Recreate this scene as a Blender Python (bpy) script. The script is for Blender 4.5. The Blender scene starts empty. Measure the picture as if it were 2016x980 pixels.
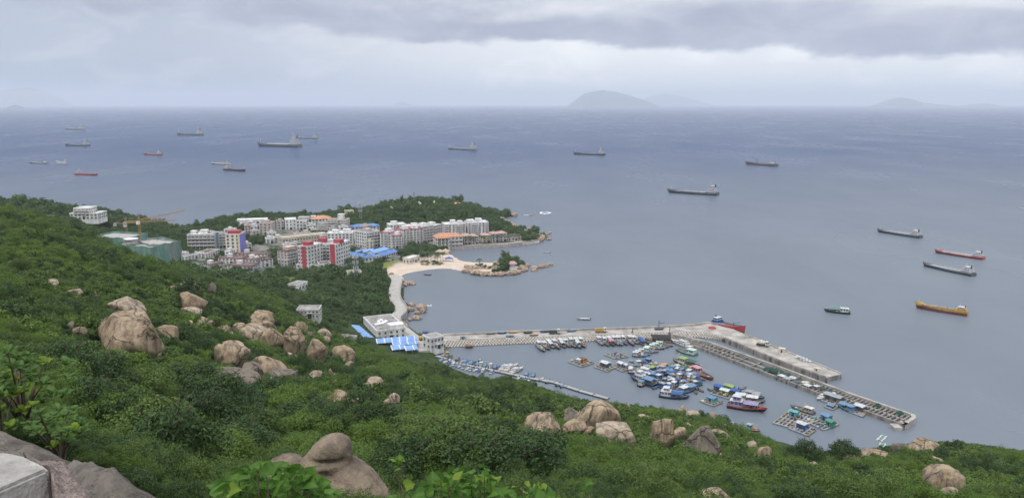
import bpy, bmesh, math, random
import numpy as np
from mathutils import Vector, Matrix, noise as mnoise
S = bpy.context.scene
COL = S.collection
R = math.radians
# ------------------------------------------------------------------ camera
F_PX, CX, CY, HORIZON = 1552.0, 1008.0, 490.0, 203.0
EYE = 120.0
PITCH = math.atan((CY - HORIZON) / F_PX)
cam_data = bpy.data.cameras.new('camera')
cam = bpy.data.objects.new('camera', cam_data)
COL.objects.link(cam)
cam.location = (0, 0, EYE)
cam.rotation_euler = (math.pi / 2 - PITCH, 0, 0)
cam_data.sensor_width = 36.0
cam_data.lens = 36.0 * F_PX / 2016.0
cam_data.clip_start = 0.1
cam_data.clip_end = 150000
S.camera = cam
S.render.resolution_x, S.render.resolution_y = 1024, 497
# ------------------------------------------------------------------ render / exposure
S.render.engine = 'CYCLES'
S.cycles.use_denoising = True
S.cycles.denoiser = 'OPENIMAGEDENOISE'
S.cycles.denoising_input_passes = 'RGB_ALBEDO_NORMAL'
S.cycles.denoising_prefilter = 'ACCURATE'
S.cycles.max_bounces = 6
S.cycles.diffuse_bounces = 3
S.cycles.glossy_bounces = 3
S.cycles.transmission_bounces = 4
S.cycles.transparent_max_bounces = 6
S.cycles.volume_bounces = 1
S.cycles.sample_clamp_indirect = 8
S.cycles.caustics_reflective = False
S.cycles.caustics_refractive = False
S.view_settings.view_transform = 'Standard'
S.view_settings.look = 'None'
S.view_settings.exposure = 0.36
S.view_settings.gamma = 1.0
S.view_settings.use_curve_mapping = False
# ------------------------------------------------------------------ sky (overcast, cloud deck over a hazy horizon)
SUN_EL, SUN_AZ = R(58), R(215)      # azimuth clockwise from +Y (behind the camera, to the left)
W = bpy.data.worlds.new('World'); S.world = W; W.use_nodes = True
nt = W.node_tree; N = nt.nodes; Lk = nt.links
N.clear()
def wn(t, **kw):
    n = N.new(t)
    for k, v in kw.items(): setattr(n, k, v)
    return n
def wmath(op, a, b=None, c=None, clamp=False):
    n = N.new('ShaderNodeMath'); n.operation = op; n.use_clamp = clamp
    for i, v in enumerate((a, b, c)):
        if v is None: continue
        if isinstance(v, (int, float)): n.inputs[i].default_value = v
        else: Lk.new(v, n.inputs[i])
    return n.outputs[0]
def wmix(f, a, b):
    n = N.new('ShaderNodeMix'); n.data_type = 'RGBA'; n.clamp_factor = True
    for i, v in ((0, f), (6, a), (7, b)):
        if isinstance(v, (int, float)): n.inputs[i].default_value = v
        elif isinstance(v, tuple): n.inputs[i].default_value = (*v, 1)
        else: Lk.new(v, n.inputs[i])
    return n.outputs[2]
def wstep(x, a, b):
    n = N.new('ShaderNodeMapRange'); n.interpolation_type = 'SMOOTHSTEP'
    Lk.new(x, n.inputs[0]); n.inputs[1].default_value = a; n.inputs[2].default_value = b
    n.inputs[3].default_value = 0; n.inputs[4].default_value = 1
    return n.outputs[0]
tc = wn('ShaderNodeTexCoord'); sep = wn('ShaderNodeSeparateXYZ'); Lk.new(tc.outputs['Generated'], sep.inputs[0])
dx, dy, dz = sep.outputs
el = wmath('MULTIPLY', wmath('ARCSINE', dz), 180 / math.pi)      # elevation in degrees
az = wmath('MULTIPLY', wmath('ARCTAN2', dx, dy), 180 / math.pi)  # azimuth in degrees, 0 ahead
def wnoise(sx, sy, off, detail=5, rough=0.55, scale=1.0, dist=0.0):
    cx_ = wmath('MULTIPLY', az, sx); cy_ = wmath('MULTIPLY', el, sy)
    cb = N.new('ShaderNodeCombineXYZ'); Lk.new(cx_, cb.inputs[0]); Lk.new(cy_, cb.inputs[1]); cb.inputs[2].default_value = off
    n = N.new('ShaderNodeTexNoise'); n.inputs['Scale'].default_value = scale; n.inputs['Detail'].default_value = detail
    n.inputs['Roughness'].default_value = rough; n.inputs['Distortion'].default_value = dist
    Lk.new(cb.outputs[0], n.inputs['Vector'])
    return n.outputs[0]
n_big = wnoise(0.055, 0.28, 3.1, 5, 0.5)
n_med = wnoise(0.20, 0.46, 7.7, 7, 0.56, dist=0.5)
n_edge = wnoise(0.15, 0.30, 12.4, 7, 0.55)
n_soft = wnoise(0.03, 0.12, 21.0, 3, 0.5)
# underside of the dark cloud deck: an uneven line near five degrees
azc = wmath('MINIMUM', wmath('MAXIMUM', az, -45.0), 45.0)
edge = wmath('ADD', wmath('ADD', 4.15, wmath('MULTIPLY', wmath('SUBTRACT', n_edge, 0.5), 3.4)), wmath('MULTIPLY', azc, -0.050))
edge = wmath('MAXIMUM', edge, 2.3)
rel = wmath('SUBTRACT', el, edge)
deck = wstep(rel, -0.12, 0.55)
upper = wstep(wmath('ADD', rel, wmath('MULTIPLY', wmath('SUBTRACT', n_big, 0.5), 5.0)), 1.5, 3.6)
# colours
right = wstep(az, -26.0, 6.0)
low = wmix(right, (0.285, 0.355, 0.455), (0.635, 0.690, 0.730))
mid = wmix(right, (0.395, 0.448, 0.545), (0.760, 0.785, 0.815))
horiz = wmix(wstep(el, 0.2, 3.6), low, mid)
horiz = wmix(wmath('MULTIPLY', wstep(n_med, 0.46, 0.66), 0.55), horiz, wmix(right, (0.520, 0.565, 0.640), (0.900, 0.905, 0.910)))
dark = wmix(wstep(n_med, 0.25, 0.75), (0.305, 0.342, 0.445), (0.435, 0.472, 0.575))
lit = wmix(wstep(n_big, 0.3, 0.72), wmix(right, (0.380, 0.420, 0.500), (0.510, 0.545, 0.605)), wmix(right, (0.640, 0.650, 0.710), (0.900, 0.900, 0.930)))
sky = wmix(deck, horiz, dark)
sky = wmix(wmath('MULTIPLY', upper, 0.92), sky, lit)
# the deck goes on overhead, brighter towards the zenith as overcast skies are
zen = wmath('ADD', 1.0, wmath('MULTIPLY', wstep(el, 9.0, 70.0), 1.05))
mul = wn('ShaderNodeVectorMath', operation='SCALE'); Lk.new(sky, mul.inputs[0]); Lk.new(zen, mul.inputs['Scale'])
nish = wn('ShaderNodeTexSky', sky_type='NISHITA'); nish.sun_disc = False; nish.sun_elevation = SUN_EL; nish.sun_rotation = SUN_AZ
nish.air_density = 1.5; nish.dust_density = 4.0
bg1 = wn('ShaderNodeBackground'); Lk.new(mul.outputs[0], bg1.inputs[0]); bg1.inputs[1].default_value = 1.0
bg2 = wn('ShaderNodeBackground'); Lk.new(nish.outputs[0], bg2.inputs[0]); bg2.inputs[1].default_value = 0.08
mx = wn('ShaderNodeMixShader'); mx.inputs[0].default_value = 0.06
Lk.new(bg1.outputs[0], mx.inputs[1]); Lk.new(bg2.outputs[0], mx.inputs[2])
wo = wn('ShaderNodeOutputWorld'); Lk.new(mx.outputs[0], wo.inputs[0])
# ------------------------------------------------------------------ sun behind thin cloud
sd = bpy.data.lights.new('sun', 'SUN'); sd.energy = 1.5; sd.angle = R(14); sd.color = (1.0, 0.965, 0.92)
sun = bpy.data.objects.new('sun', sd); COL.objects.link(sun)
sv = Vector((math.sin(SUN_AZ) * math.cos(SUN_EL), math.cos(SUN_AZ) * math.cos(SUN_EL), math.sin(SUN_EL)))
sun.rotation_euler = (-sv).to_track_quat('-Z', 'Y').to_euler()
sun.location = (0, 0, 300)

# ================================================================== helpers
rng = np.random.default_rng(11)
rnd = random.Random(5)
CT, ST = math.cos(PITCH), math.sin(PITCH)
def ray(px, py):
    a, b = (px - CX) / F_PX, (CY - py) / F_PX
    return Vector((a, CT + b * ST, -ST + b * CT))
def P(px, py, z=0.0):
    d = ray(px, py); k = (z - EYE) / d.z
    return Vector((d.x * k, d.y * k, z))
def PY(px, py, Y):                      # point on the pixel's ray at forward distance Y
    d = ray(px, py); k = Y / d.y
    return Vector((d.x * k, Y, EYE + d.z * k))
def mpp(Y): return Y / F_PX             # metres per photo pixel at distance Y

MATS = {}
def mat(name, col, rough=0.7, var=0.12, scale=0.6, metal=0.0, bump=0.0, bscale=8.0, spec=0.3, streak=False, col2=None):
    if name in MATS: return MATS[name]
    m = bpy.data.materials.new(name); m.use_nodes = True; t = m.node_tree; n = t.nodes; l = t.links
    b = n['Principled BSDF']; b.inputs['Roughness'].default_value = rough; b.inputs['Metallic'].default_value = metal
    b.inputs['Specular IOR Level'].default_value = spec
    geo = n.new('ShaderNodeNewGeometry'); mp = n.new('ShaderNodeMapping'); l.new(geo.outputs['Position'], mp.inputs[0])
    if streak: mp.inputs['Scale'].default_value = (1, 1, 0.18)
    no = n.new('ShaderNodeTexNoise'); no.inputs['Scale'].default_value = scale; no.inputs['Detail'].default_value = 6
    no.inputs['Roughness'].default_value = 0.65
    l.new(mp.outputs[0], no.inputs['Vector'])
    mr = n.new('ShaderNodeMapRange'); l.new(no.outputs[0], mr.inputs[0]); mr.inputs[1].default_value = 0.32; mr.inputs[2].default_value = 0.68
    mix = n.new('ShaderNodeMix'); mix.data_type = 'RGBA'; l.new(mr.outputs[0], mix.inputs[0])
    c2 = col2 if col2 else tuple(max(0, c * (1 - 2 * var)) for c in col)
    c1 = col if col2 else tuple(min(1, c * (1 + var)) for c in col)
    mix.inputs[6].default_value = (*c2, 1); mix.inputs[7].default_value = (*c1, 1)
    l.new(mix.outputs[2], b.inputs['Base Color'])
    if bump:
        nb = n.new('ShaderNodeTexNoise'); nb.inputs['Scale'].default_value = bscale; nb.inputs['Detail'].default_value = 5
        l.new(geo.outputs['Position'], nb.inputs['Vector'])
        bp = n.new('ShaderNodeBump'); bp.inputs['Strength'].default_value = bump; bp.inputs['Distance'].default_value = 0.1
        l.new(nb.outputs[0], bp.inputs['Height']); l.new(bp.outputs[0], b.inputs['Normal'])
    MATS[name] = m
    return m

def tag(o, label=None, cat=None, group=None, kind=None):
    if label: o['label'] = label
    if cat: o['category'] = cat
    if group: o['group'] = group
    if kind: o['kind'] = kind
    return o
def empty(name, loc, rz=0.0, label=None, cat=None, group=None):
    o = bpy.data.objects.new(name, None); COL.objects.link(o)
    o.location = loc; o.rotation_euler = (0, 0, rz); o.empty_display_size = 0.5
    return tag(o, label, cat, group)
def link(name, me, parent=None, loc=None, rot=None, scale=None):
    o = bpy.data.objects.new(name, me); COL.objects.link(o)
    if parent is not None: o.parent = parent
    if loc is not None: o.location = loc
    if rot is not None: o.rotation_euler = rot
    if scale is not None: o.scale = scale
    return o
class MB:                                # collects simple shapes into ONE mesh
    def __init__(s): s.v = []; s.f = []; s.m = []; s.sm = []
    def add(s, vs, fs, mi=0, smooth=False):
        k = len(s.v); s.v += [tuple(v) for v in vs]
        for f in fs: s.f.append(tuple(i + k for i in f)); s.m.append(mi); s.sm.append(smooth)
        return s
    def box(s, x0, x1, y0, y1, z0, z1, mi=0, T=None):
        vs = [Vector(p) for p in ((x0,y0,z0),(x1,y0,z0),(x1,y1,z0),(x0,y1,z0),(x0,y0,z1),(x1,y0,z1),(x1,y1,z1),(x0,y1,z1))]
        if T is not None: vs = [T @ v for v in vs]
        return s.add(vs, [(0,3,2,1),(4,5,6,7),(0,1,5,4),(1,2,6,5),(2,3,7,6),(3,0,4,7)], mi)
    def cyl(s, a, b, r0, r1=None, n=8, mi=0, cap=True, smooth=True):
        a = Vector(a); b = Vector(b); r1 = r0 if r1 is None else r1
        d = (b - a); q = d.to_track_quat('Z', 'Y')
        vs = []
        for c, r in ((a, r0), (b, r1)):
            for i in range(n):
                t = 2 * math.pi * i / n
                vs.append(c + q @ Vector((r * math.cos(t), r * math.sin(t), 0)))
        fs = [(i, (i + 1) % n, n + (i + 1) % n, n + i) for i in range(n)]
        s.add(vs, fs, mi, smooth)
        if cap: s.add(vs[:n][::-1] + vs[n:], [tuple(range(n)), tuple(range(n, 2 * n))], mi)
        return s
    def prism(s, pts, z0, z1, mi=0, mtop=None):       # polygon (ccw xy) extruded
        n = len(pts)
        vs = [(p[0], p[1], z0) for p in pts] + [(p[0], p[1], z1) for p in pts]
        s.add(vs, [(i, (i + 1) % n, n + (i + 1) % n, n + i) for i in range(n)] + [tuple(range(n))[::-1]], mi)
        s.add(vs[n:], [tuple(range(n))], mi if mtop is None else mtop)
        return s
    def loft(s, rings, mi=0, close=True, caps=True, smooth=True):
        n = len(rings[0]); vs = [p for r in rings for p in r]; fs = []
        for k in range(len(rings) - 1):
            for i in range(n if close else n - 1):
                j = (i + 1) % n
                fs.append((k*n+i, k*n+j, (k+1)*n+j, (k+1)*n+i))
        s.add(vs, fs, mi, smooth)
        if caps:
            s.add(rings[0], [tuple(range(n))[::-1]], mi); s.add(rings[-1], [tuple(range(n))], mi)
        return s
    def mesh(s, name, mats):
        me = bpy.data.meshes.new(name); me.from_pydata(s.v, [], s.f)
        for m in (mats if isinstance(mats, (list, tuple)) else [mats]): me.materials.append(m)
        me.polygons.foreach_set('material_index', s.m); me.polygons.foreach_set('use_smooth', s.sm)
        me.validate(); me.update()
        return me
    def build(s, name, mats, parent=None, loc=None, rot=None):
        return link(name, s.mesh(name, mats), parent, loc, rot)
def copy_tree(o, parent=None):
    c = o.copy(); COL.objects.link(c); c.parent = parent
    for ch in list(o.children): copy_tree(ch, c)
    return c
def sdist(poly, X, Y):                   # signed distance to polygon, positive inside (numpy)
    poly = np.asarray(poly, float); d2 = np.full(X.shape, 1e18); ins = np.zeros(X.shape, bool)
    n = len(poly)
    for i in range(n):
        ax, ay = poly[i]; bx, by = poly[(i + 1) % n]
        ex, ey = bx - ax, by - ay
        t = np.clip(((X - ax) * ex + (Y - ay) * ey) / (ex * ex + ey * ey + 1e-9), 0, 1)
        d2 = np.minimum(d2, (X - ax - t * ex) ** 2 + (Y - ay - t * ey) ** 2)
        c = ((ay > Y) != (by > Y)) & (X < (bx - ax) * (Y - ay) / (by - ay + 1e-12) + ax)
        ins ^= c
    d = np.sqrt(d2)
    return np.where(ins, d, -d)
def pdist(line, X, Y):                   # distance to polyline
    line = np.asarray(line, float); d2 = np.full(X.shape, 1e18)
    for i in range(len(line) - 1):
        ax, ay = line[i]; bx, by = line[i + 1]; ex, ey = bx - ax, by - ay
        t = np.clip(((X - ax) * ex + (Y - ay) * ey) / (ex * ex + ey * ey + 1e-9), 0, 1)
        d2 = np.minimum(d2, (X - ax - t * ex) ** 2 + (Y - ay - t * ey) ** 2)
    return np.sqrt(d2)
def vnoise(X, Y, scale, seed=0):         # smooth value noise (numpy)
    x = X / scale; y = Y / scale; xi = np.floor(x).astype(int); yi = np.floor(y).astype(int)
    fx = x - xi; fy = y - yi; fx = fx * fx * (3 - 2 * fx); fy = fy * fy * (3 - 2 * fy)
    def h(a, b):
        n = (a * 374761393 + b * 668265263 + seed * 974711) & 0x7fffffff
        n = ((n ^ (n >> 13)) * 1274126177) & 0x7fffffff
        return ((n ^ (n >> 16)) & 0xffff) / 65535.0
    return (h(xi, yi) * (1 - fx) + h(xi + 1, yi) * fx) * (1 - fy) + (h(xi, yi + 1) * (1 - fx) + h(xi + 1, yi + 1) * fx) * fy
# ================================================================== terrain
def W2(p): return (p.x, p.y)
def uY(px, Y, py=700):                   # hidden world point: column of pixel px at forward distance Y
    d = ray(px, py); return (d.x / d.y * Y, Y)
COAST = [(-1400, 740), (-1000, 760), (-620, 775), (-430, 790), (-345, 780), W2(P(345, 461)), W2(P(368, 466)), W2(P(398, 457)),
    W2(P(440, 447)), W2(P(480, 440)), W2(P(560, 436)), W2(P(605, 431)), uY(690, 880, 410), uY(820, 900, 405), uY(940, 890, 415), W2(P(985, 421)), W2(P(1012, 423)), W2(P(990, 431)),
    W2(P(1003, 442)), W2(P(1018, 449)), W2(P(1036, 456)), W2(P(1062, 462)), W2(P(1078, 467)), W2(P(1066, 474)), W2(P(1056, 479)),
    W2(P(1028, 483)), W2(P(997, 487)), W2(P(952, 488)), W2(P(905, 491)), W2(P(880, 494)), W2(P(887, 499)), W2(P(897, 506)), W2(P(909, 513)), W2(P(930, 516)),
    W2(P(960, 516)), W2(P(1008, 517)), W2(P(1030, 520)), W2(P(1037, 528)), W2(P(1020, 539)), W2(P(975, 542)), W2(P(940, 541)), W2(P(910, 534)),
    W2(P(884, 529)), W2(P(851, 530)), W2(P(817, 535)), W2(P(799, 539)), W2(P(788, 545)), W2(P(792, 552)), W2(P(789, 568)), W2(P(790, 588)),
    W2(P(801, 602)), W2(P(800, 616)), W2(P(790, 630)), W2(P(803, 645)), W2(P(822, 661)), W2(P(850, 663)), W2(P(884, 670)), W2(P(880, 686)), W2(P(858, 693)),
    W2(P(850, 703)), uY(895, 345), uY(1000, 318), uY(1150, 292), uY(1350, 268), uY(1500, 246), uY(1700, 232), uY(2016, 234), uY(2600, 225), (700, 20), (700, -120), (-1400, -120)]
# visible hill points: photo pixel and forward distance (shrub height is taken off)
VIS = [ # px, py, Y, veg
    (-300, 400, 260, 1.4), (-300, 560, 120, 1.4), (-300, 800, 30, 1.2),
    (0, 418, 262, 1.4), (0, 470, 200, 1.4), (0, 540, 140, 1.4), (0, 620, 90, 1.4), (0, 700, 52, 1.4), (20, 770, 28, 1.0),
    (90, 438, 272, 1.4), (180, 472, 285, 1.4), (250, 507, 300, 1.4), (330, 533, 300, 1.4), (430, 566, 300, 1.4), (540, 606, 290, 1.4),
    (160, 520, 200, 1.4), (200, 585, 155, 1.4), (245, 690, 108, 1.2), (330, 600, 185, 1.4), (440, 640, 190, 1.4), (430, 720, 130, 1.0),
    (100, 700, 62, 1.4), (200, 780, 52, 3.0), (330, 820, 52, 3.6), (480, 830, 58, 3.6), (600, 820, 66, 3.6), (720, 860, 62, 3.4),
    (130, 860, 24, 1.0), (300, 930, 26, 1.6), (420, 970, 26, 1.6), (560, 950, 27, 1.0), (700, 990, 25, 0.5), (640, 905, 36, 2.2),
    (600, 655, 240, 1.4), (640, 710, 190, 1.0), (560, 740, 150, 1.0), (680, 670, 255, 1.4), (760, 699, 262, 1.8), (850, 752, 250, 2.4), (720, 760, 150, 1.2), (760, 800, 115, 1.4),
    (930, 762, 235, 2.6), (1010, 766, 215, 2.6), (1100, 795, 180, 2.4), (900, 790, 150, 2.0), (880, 850, 84, 2.4), (980, 880, 72, 2.8), (850, 960, 38, 1.6), (1020, 960, 42, 1.4),
    (1130, 832, 150, 1.0), (1200, 818, 158, 1.0), (1290, 812, 168, 1.3), (1400, 834, 172, 2.3), (1480, 862, 172, 2.3), (1545, 893, 165, 2.3), (1060, 855, 128, 1.3),
    (1200, 880, 112, 1.2), (1300, 885, 118, 1.2), (1400, 900, 122, 1.2), (1180, 950, 62, 1.2), (1330, 960, 70, 1.2), (1500, 940, 105, 1.2),
    (1620, 910, 150, 2.3), (1700, 905, 145, 2.3), (1780, 890, 145, 2.3), (1870, 884, 145, 2.3), (1960, 900, 140, 2.3), (2016, 905, 138, 2.3), (2300, 915, 130, 1.3),
    (1600, 960, 100, 1.2), (1760, 970, 92, 1.0), (1880, 965, 98, 1.0), (2016, 970, 92, 1.2), (2300, 990, 85, 1.2),
    # headland and far wood on the left
    (-300, 388, 640, 2.5), (0, 394, 650, 2.5), (110, 405, 660, 2.5), (200, 418, 660, 2.2), (165, 428, 610, 2), (60, 430, 560, 2.5), (250, 428, 670, 2.5), (300, 440, 700, 2.5), (330, 455, 712, 3), (240, 455, 610, 2.2), (150, 455, 540, 2.5),
    # wooded hill of the peninsula
    (700, 428, 800, 3), (760, 412, 780, 3), (820, 396, 765, 3), (880, 406, 770, 3), (930, 412, 780, 3), (975, 430, 790, 2.5), (820, 425, 720, 3), (900, 428, 725, 2.5), (960, 445, 740, 2.5), (760, 438, 720, 2.5), (1000, 448, 772, 2), (690, 415, 800, 2.5), (650, 430, 800, 3),
    # knoll beside the coast road
    (610, 560, 470, 4), (680, 548, 492, 3), (730, 550, 492, 3), (755, 565, 478, 3), (700, 600, 430, 3), (755, 615, 428, 3), (640, 600, 410, 4), (600, 612, 372, 2),
]
HID = [ # px, Y, z
    (-300, 380, 45), (0, 330, 66), (90, 340, 58), (180, 360, 50), (250, 380, 38), (330, 385, 34), (430, 380, 30), (540, 345, 38), (600, 335, 31.5), (0, 430, 30), (120, 440, 26), (220, 460, 20), (300, 480, 14), (390, 480, 12),
    (-300, 500, 25), (0, 500, 24), (680, 320, 15), (760, 330, 7.5), (850, 320, 1.5), (760, 380, 4.5), (700, 400, 6), (900, 305, 3), (1000, 280, 16), (1100, 250, 20), (1200, 220, 30), (1300, 215, 30), (1400, 215, 28), (1500, 205, 28), (1600, 200, 26), (1700, 190, 30), (1850, 190, 32), (2016, 190, 30), (2300, 190, 30),
    (-300, 760, 8), (0, 760, 8), (200, 750, 6),
    (250, 540, 14), (330, 560, 10), (400, 560, 9), (480, 560, 7), (420, 620, 9), (480, 640, 10), (560, 600, 7), (620, 580, 6), (560, 540, 6), (640, 540, 5), (660, 620, 6), (600, 660, 9), (560, 720, 11), (480, 720, 10), (420, 700, 9),
    (520, 760, 10), (620, 740, 10), (680, 700, 9), (730, 640, 4.5), (730, 600, 4), (780, 640, 4), (840, 650, 3.6), (900, 665, 3.6), (960, 690, 4), (1010, 705, 4), (780, 580, 3.5), (830, 600, 3), (880, 590, 3), (940, 585, 4), (1000, 580, 4), (780, 690, 6), (880, 695, 6), (960, 715, 7), (540, 480, 9), (590, 500, 8),
    (785, 520, 3.4), (780, 460, 3.4), (785, 440, 3.4), (800, 420, 3.4), (830, 390, 3.4), (850, 380, 3.4), (480, 440, 20), (540, 400, 24),
    (1008, 4, 117.2), (600, 5, 116.2), (1400, 5, 115.6), (1900, 8, 113), (1900, 30, 101), (1400, 30, 101.5), (1900, 60, 86.5), (1400, 50, 92), (1100, 12, 113.5), (700, 12, 113.2), (200, 9, 115.6), (0, 6, 117.0), (-300, 8, 117), (1008, 1.5, 118.3), (300, 1.5, 118.3), (1700, 1.5, 118.3),
    (400, 12, 113.8), (900, 20, 108.5), (450, 18, 110.4)]
cu, cl, ct = [], [], []
for px, py, Y, veg in VIS:
    p = PY(px, py, Y); cu.append(p.x / Y); cl.append(math.log(Y)); ct.append((EYE - (p.z - veg)) / Y)
for px, Y, z in HID:
    x, _ = uY(px, Y, 650); cu.append(x / Y); cl.append(math.log(Y)); ct.append((EYE - z) / Y)
cu, cl, ct = np.array(cu), np.array(cl), np.array(ct)
KU, KL = 2.2, 1.0
def kern(a, b, c, d): return np.sqrt(((a - c) * KU) ** 2 + ((b - d) * KL) ** 2 + 1e-4)
A = kern(cu[:, None], cl[:, None], cu[None], cl[None]); n_ = len(cu)
Mx = np.zeros((n_ + 1, n_ + 1)); Mx[:n_, :n_] = A + np.eye(n_) * 1e-3; Mx[n_, :n_] = 1; Mx[:n_, n_] = 1
wts = np.linalg.solve(Mx, np.concatenate([ct, [0]]))
def t_field(u, l):
    out = np.full(u.shape, wts[n_])
    for i in range(n_): out += wts[i] * kern(u, l, cu[i], cl[i])
    return out
ROAD = [W2(P(774, 541, 3.2)), W2(P(781, 551, 3.2)), W2(P(777, 568, 3.2)), W2(P(777, 586, 3.2)), W2(P(787, 602, 3.2)), W2(P(787, 614, 3.2)), W2(P(775, 628, 3.2)), W2(P(790, 645, 3.2)), W2(P(818, 668, 3.2)), W2(P(838, 690, 3.2))]
BEACH = [W2(P(744, 526, 3)), W2(P(766, 517, 3)), W2(P(805, 515, 3)), W2(P(850, 500, 3)), W2(P(872, 492, 3)), W2(P(892, 495, 0)), W2(P(905, 505, 0)), W2(P(935, 512, 0)), W2(P(985, 519, 0)), W2(P(985, 538, 0)), W2(P(900, 545, 0)), W2(P(800, 552, 0)), W2(P(775, 545, 3))]
LAWN = [W2(P(744, 528, 3)), W2(P(752, 518, 3)), W2(P(790, 513, 3)), W2(P(768, 523, 3)), W2(P(748, 532, 3))]
FIELD = [W2(P(548, 547, 6)), W2(P(585, 548, 6)), W2(P(583, 566, 6)), W2(P(552, 568, 6))]
TOWN = [W2(P(350, 470, 10)), W2(P(700, 440, 8)), W2(P(960, 470, 4)), W2(P(1045, 476, 3)), W2(P(1020, 486, 2)), W2(P(880, 494, 2)), W2(P(860, 505, 3)), W2(P(745, 522, 3)), W2(P(690, 545, 4)), W2(P(560, 545, 6)), W2(P(440, 560, 9)), W2(P(350, 520, 10))]
NU, NL = 360, 520
us = np.linspace(-1.02, 1.02, NU); ls = np.concatenate([np.linspace(math.log(1.2), math.log(60), 110)[:-1], np.linspace(math.log(60), math.log(960), NL - 109)])
Ug, Lg = np.meshgrid(us, ls, indexing='ij')
Yg = np.exp(Lg); Xg = Ug * Yg
Zh = EYE - t_field(Ug, Lg) * Yg
bump_ = (vnoise(Xg, Yg, 9, 1) - .5) * 1.3 + (vnoise(Xg, Yg, 23, 2) - .5) * 2.2 + (vnoise(Xg, Yg, 3.5, 4) - .5) * 0.4
flatm = np.clip((Zh - 6) / 14, 0, 1)
Zh = Zh + bump_ * flatm * np.clip((Yg - 6) / 25, 0, 1)
sdc = sdist(COAST, Xg, Yg)
sb = sdist(BEACH, Xg, Yg)
sandm = np.clip(sb / 2 + .5, 0, 1)
ramp = np.where(sandm > 0.4, sdc * 0.10, sdc * 0.9)
Zl = np.maximum(Zh, 1.2)
Zt = np.where(sdc > 0, np.minimum(Zl, ramp + 0.0), np.maximum(sdc * 0.35, -6))
inl = np.clip(sb / 6, 0, 1)
Zt = np.where(sdc > 0, Zt * (1 - inl) + np.minimum(Zt, 0.25 + sdc * 0.09) * inl, Zt)
dr = pdist(ROAD, Xg, Yg)
kr = np.clip((11 - dr) / 6, 0, 1) * (sdc > 0)
Zt = Zt * (1 - kr) + np.minimum(np.maximum(Zt, 2.2), 2.8) * kr
def grid_lookup(arr, x, y):
    x = np.asarray(x, float); y = np.maximum(np.asarray(y, float), 1.25)
    u = x / y; l = np.log(y)
    fu = np.clip((u - us[0]) / (us[1] - us[0]), 0, NU - 1.001)
    fl = np.clip(np.interp(l, ls, np.arange(NL)), 0, NL - 1.001)
    i = fu.astype(int); j = fl.astype(int); a = fu - i; b = fl - j
    return (arr[i, j] * (1 - a) * (1 - b) + arr[i + 1, j] * a * (1 - b) + arr[i, j + 1] * (1 - a) * b + arr[i + 1, j + 1] * a * b)
def ground(x, y): return float(grid_lookup(Zt, x, y))
_tY = np.exp(np.linspace(math.log(1.5), math.log(940), 2600))
def hit(px, py, ymin=1.5):               # first terrain point seen along a photo pixel's ray
    d = ray(px, py); xs = d.x / d.y * _tY; zs = EYE + d.z / d.y * _tY
    g = grid_lookup(Zt, xs, _tY)
    k = np.nonzero((zs <= g) & (_tY > ymin))[0]
    if len(k) == 0 or zs[k[0]] < 0: return P(px, py, 0.0)
    k = k[0]; return Vector((xs[k], _tY[k], max(g[k], 0)))
lawnm = np.clip(sdist(LAWN, Xg, Yg) / 2 + .5, 0, 1) + np.clip(sdist(FIELD, Xg, Yg) / 2 + .5, 0, 1)
townm = np.clip(sdist(TOWN, Xg, Yg) / 6 + .5, 0, 1)
def grid_mesh(name, X, Y, Z, mask=None):
    nu, nl = X.shape
    co = np.stack([X, Y, Z], -1).reshape(-1, 3)
    idx = np.arange(nu * nl).reshape(nu, nl)
    q = np.stack([idx[:-1, :-1], idx[1:, :-1], idx[1:, 1:], idx[:-1, 1:]], -1).reshape(-1, 4)
    if mask is not None:
        mq = (mask[:-1, :-1] | mask[1:, :-1] | mask[1:, 1:] | mask[:-1, 1:]).reshape(-1); q = q[mq]
    used = np.unique(q); remap = np.full(nu * nl, -1); remap[used] = np.arange(len(used))
    me = bpy.data.meshes.new(name)
    me.vertices.add(len(used)); me.vertices.foreach_set('co', co[used].astype(np.float32).ravel())
    me.loops.add(q.size); me.loops.foreach_set('vertex_index', remap[q].astype(np.int32).ravel())
    me.polygons.add(len(q)); me.polygons.foreach_set('loop_start', np.arange(0, q.size, 4, dtype=np.int32))
    me.polygons.foreach_set('use_smooth', np.ones(len(q), bool))
    me.update(calc_edges=True)
    return me, used
tme, used = grid_mesh('hillside_ground', Xg, Yg, Zt, sdc > -22)
at_ = tme.attributes.new('zone', 'FLOAT_VECTOR', 'POINT')
zone = np.stack([sandm, np.clip(lawnm, 0, 1), townm], -1).reshape(-1, 3)[used]
at_.data.foreach_set('vector', zone.astype(np.float32).ravel())
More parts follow.
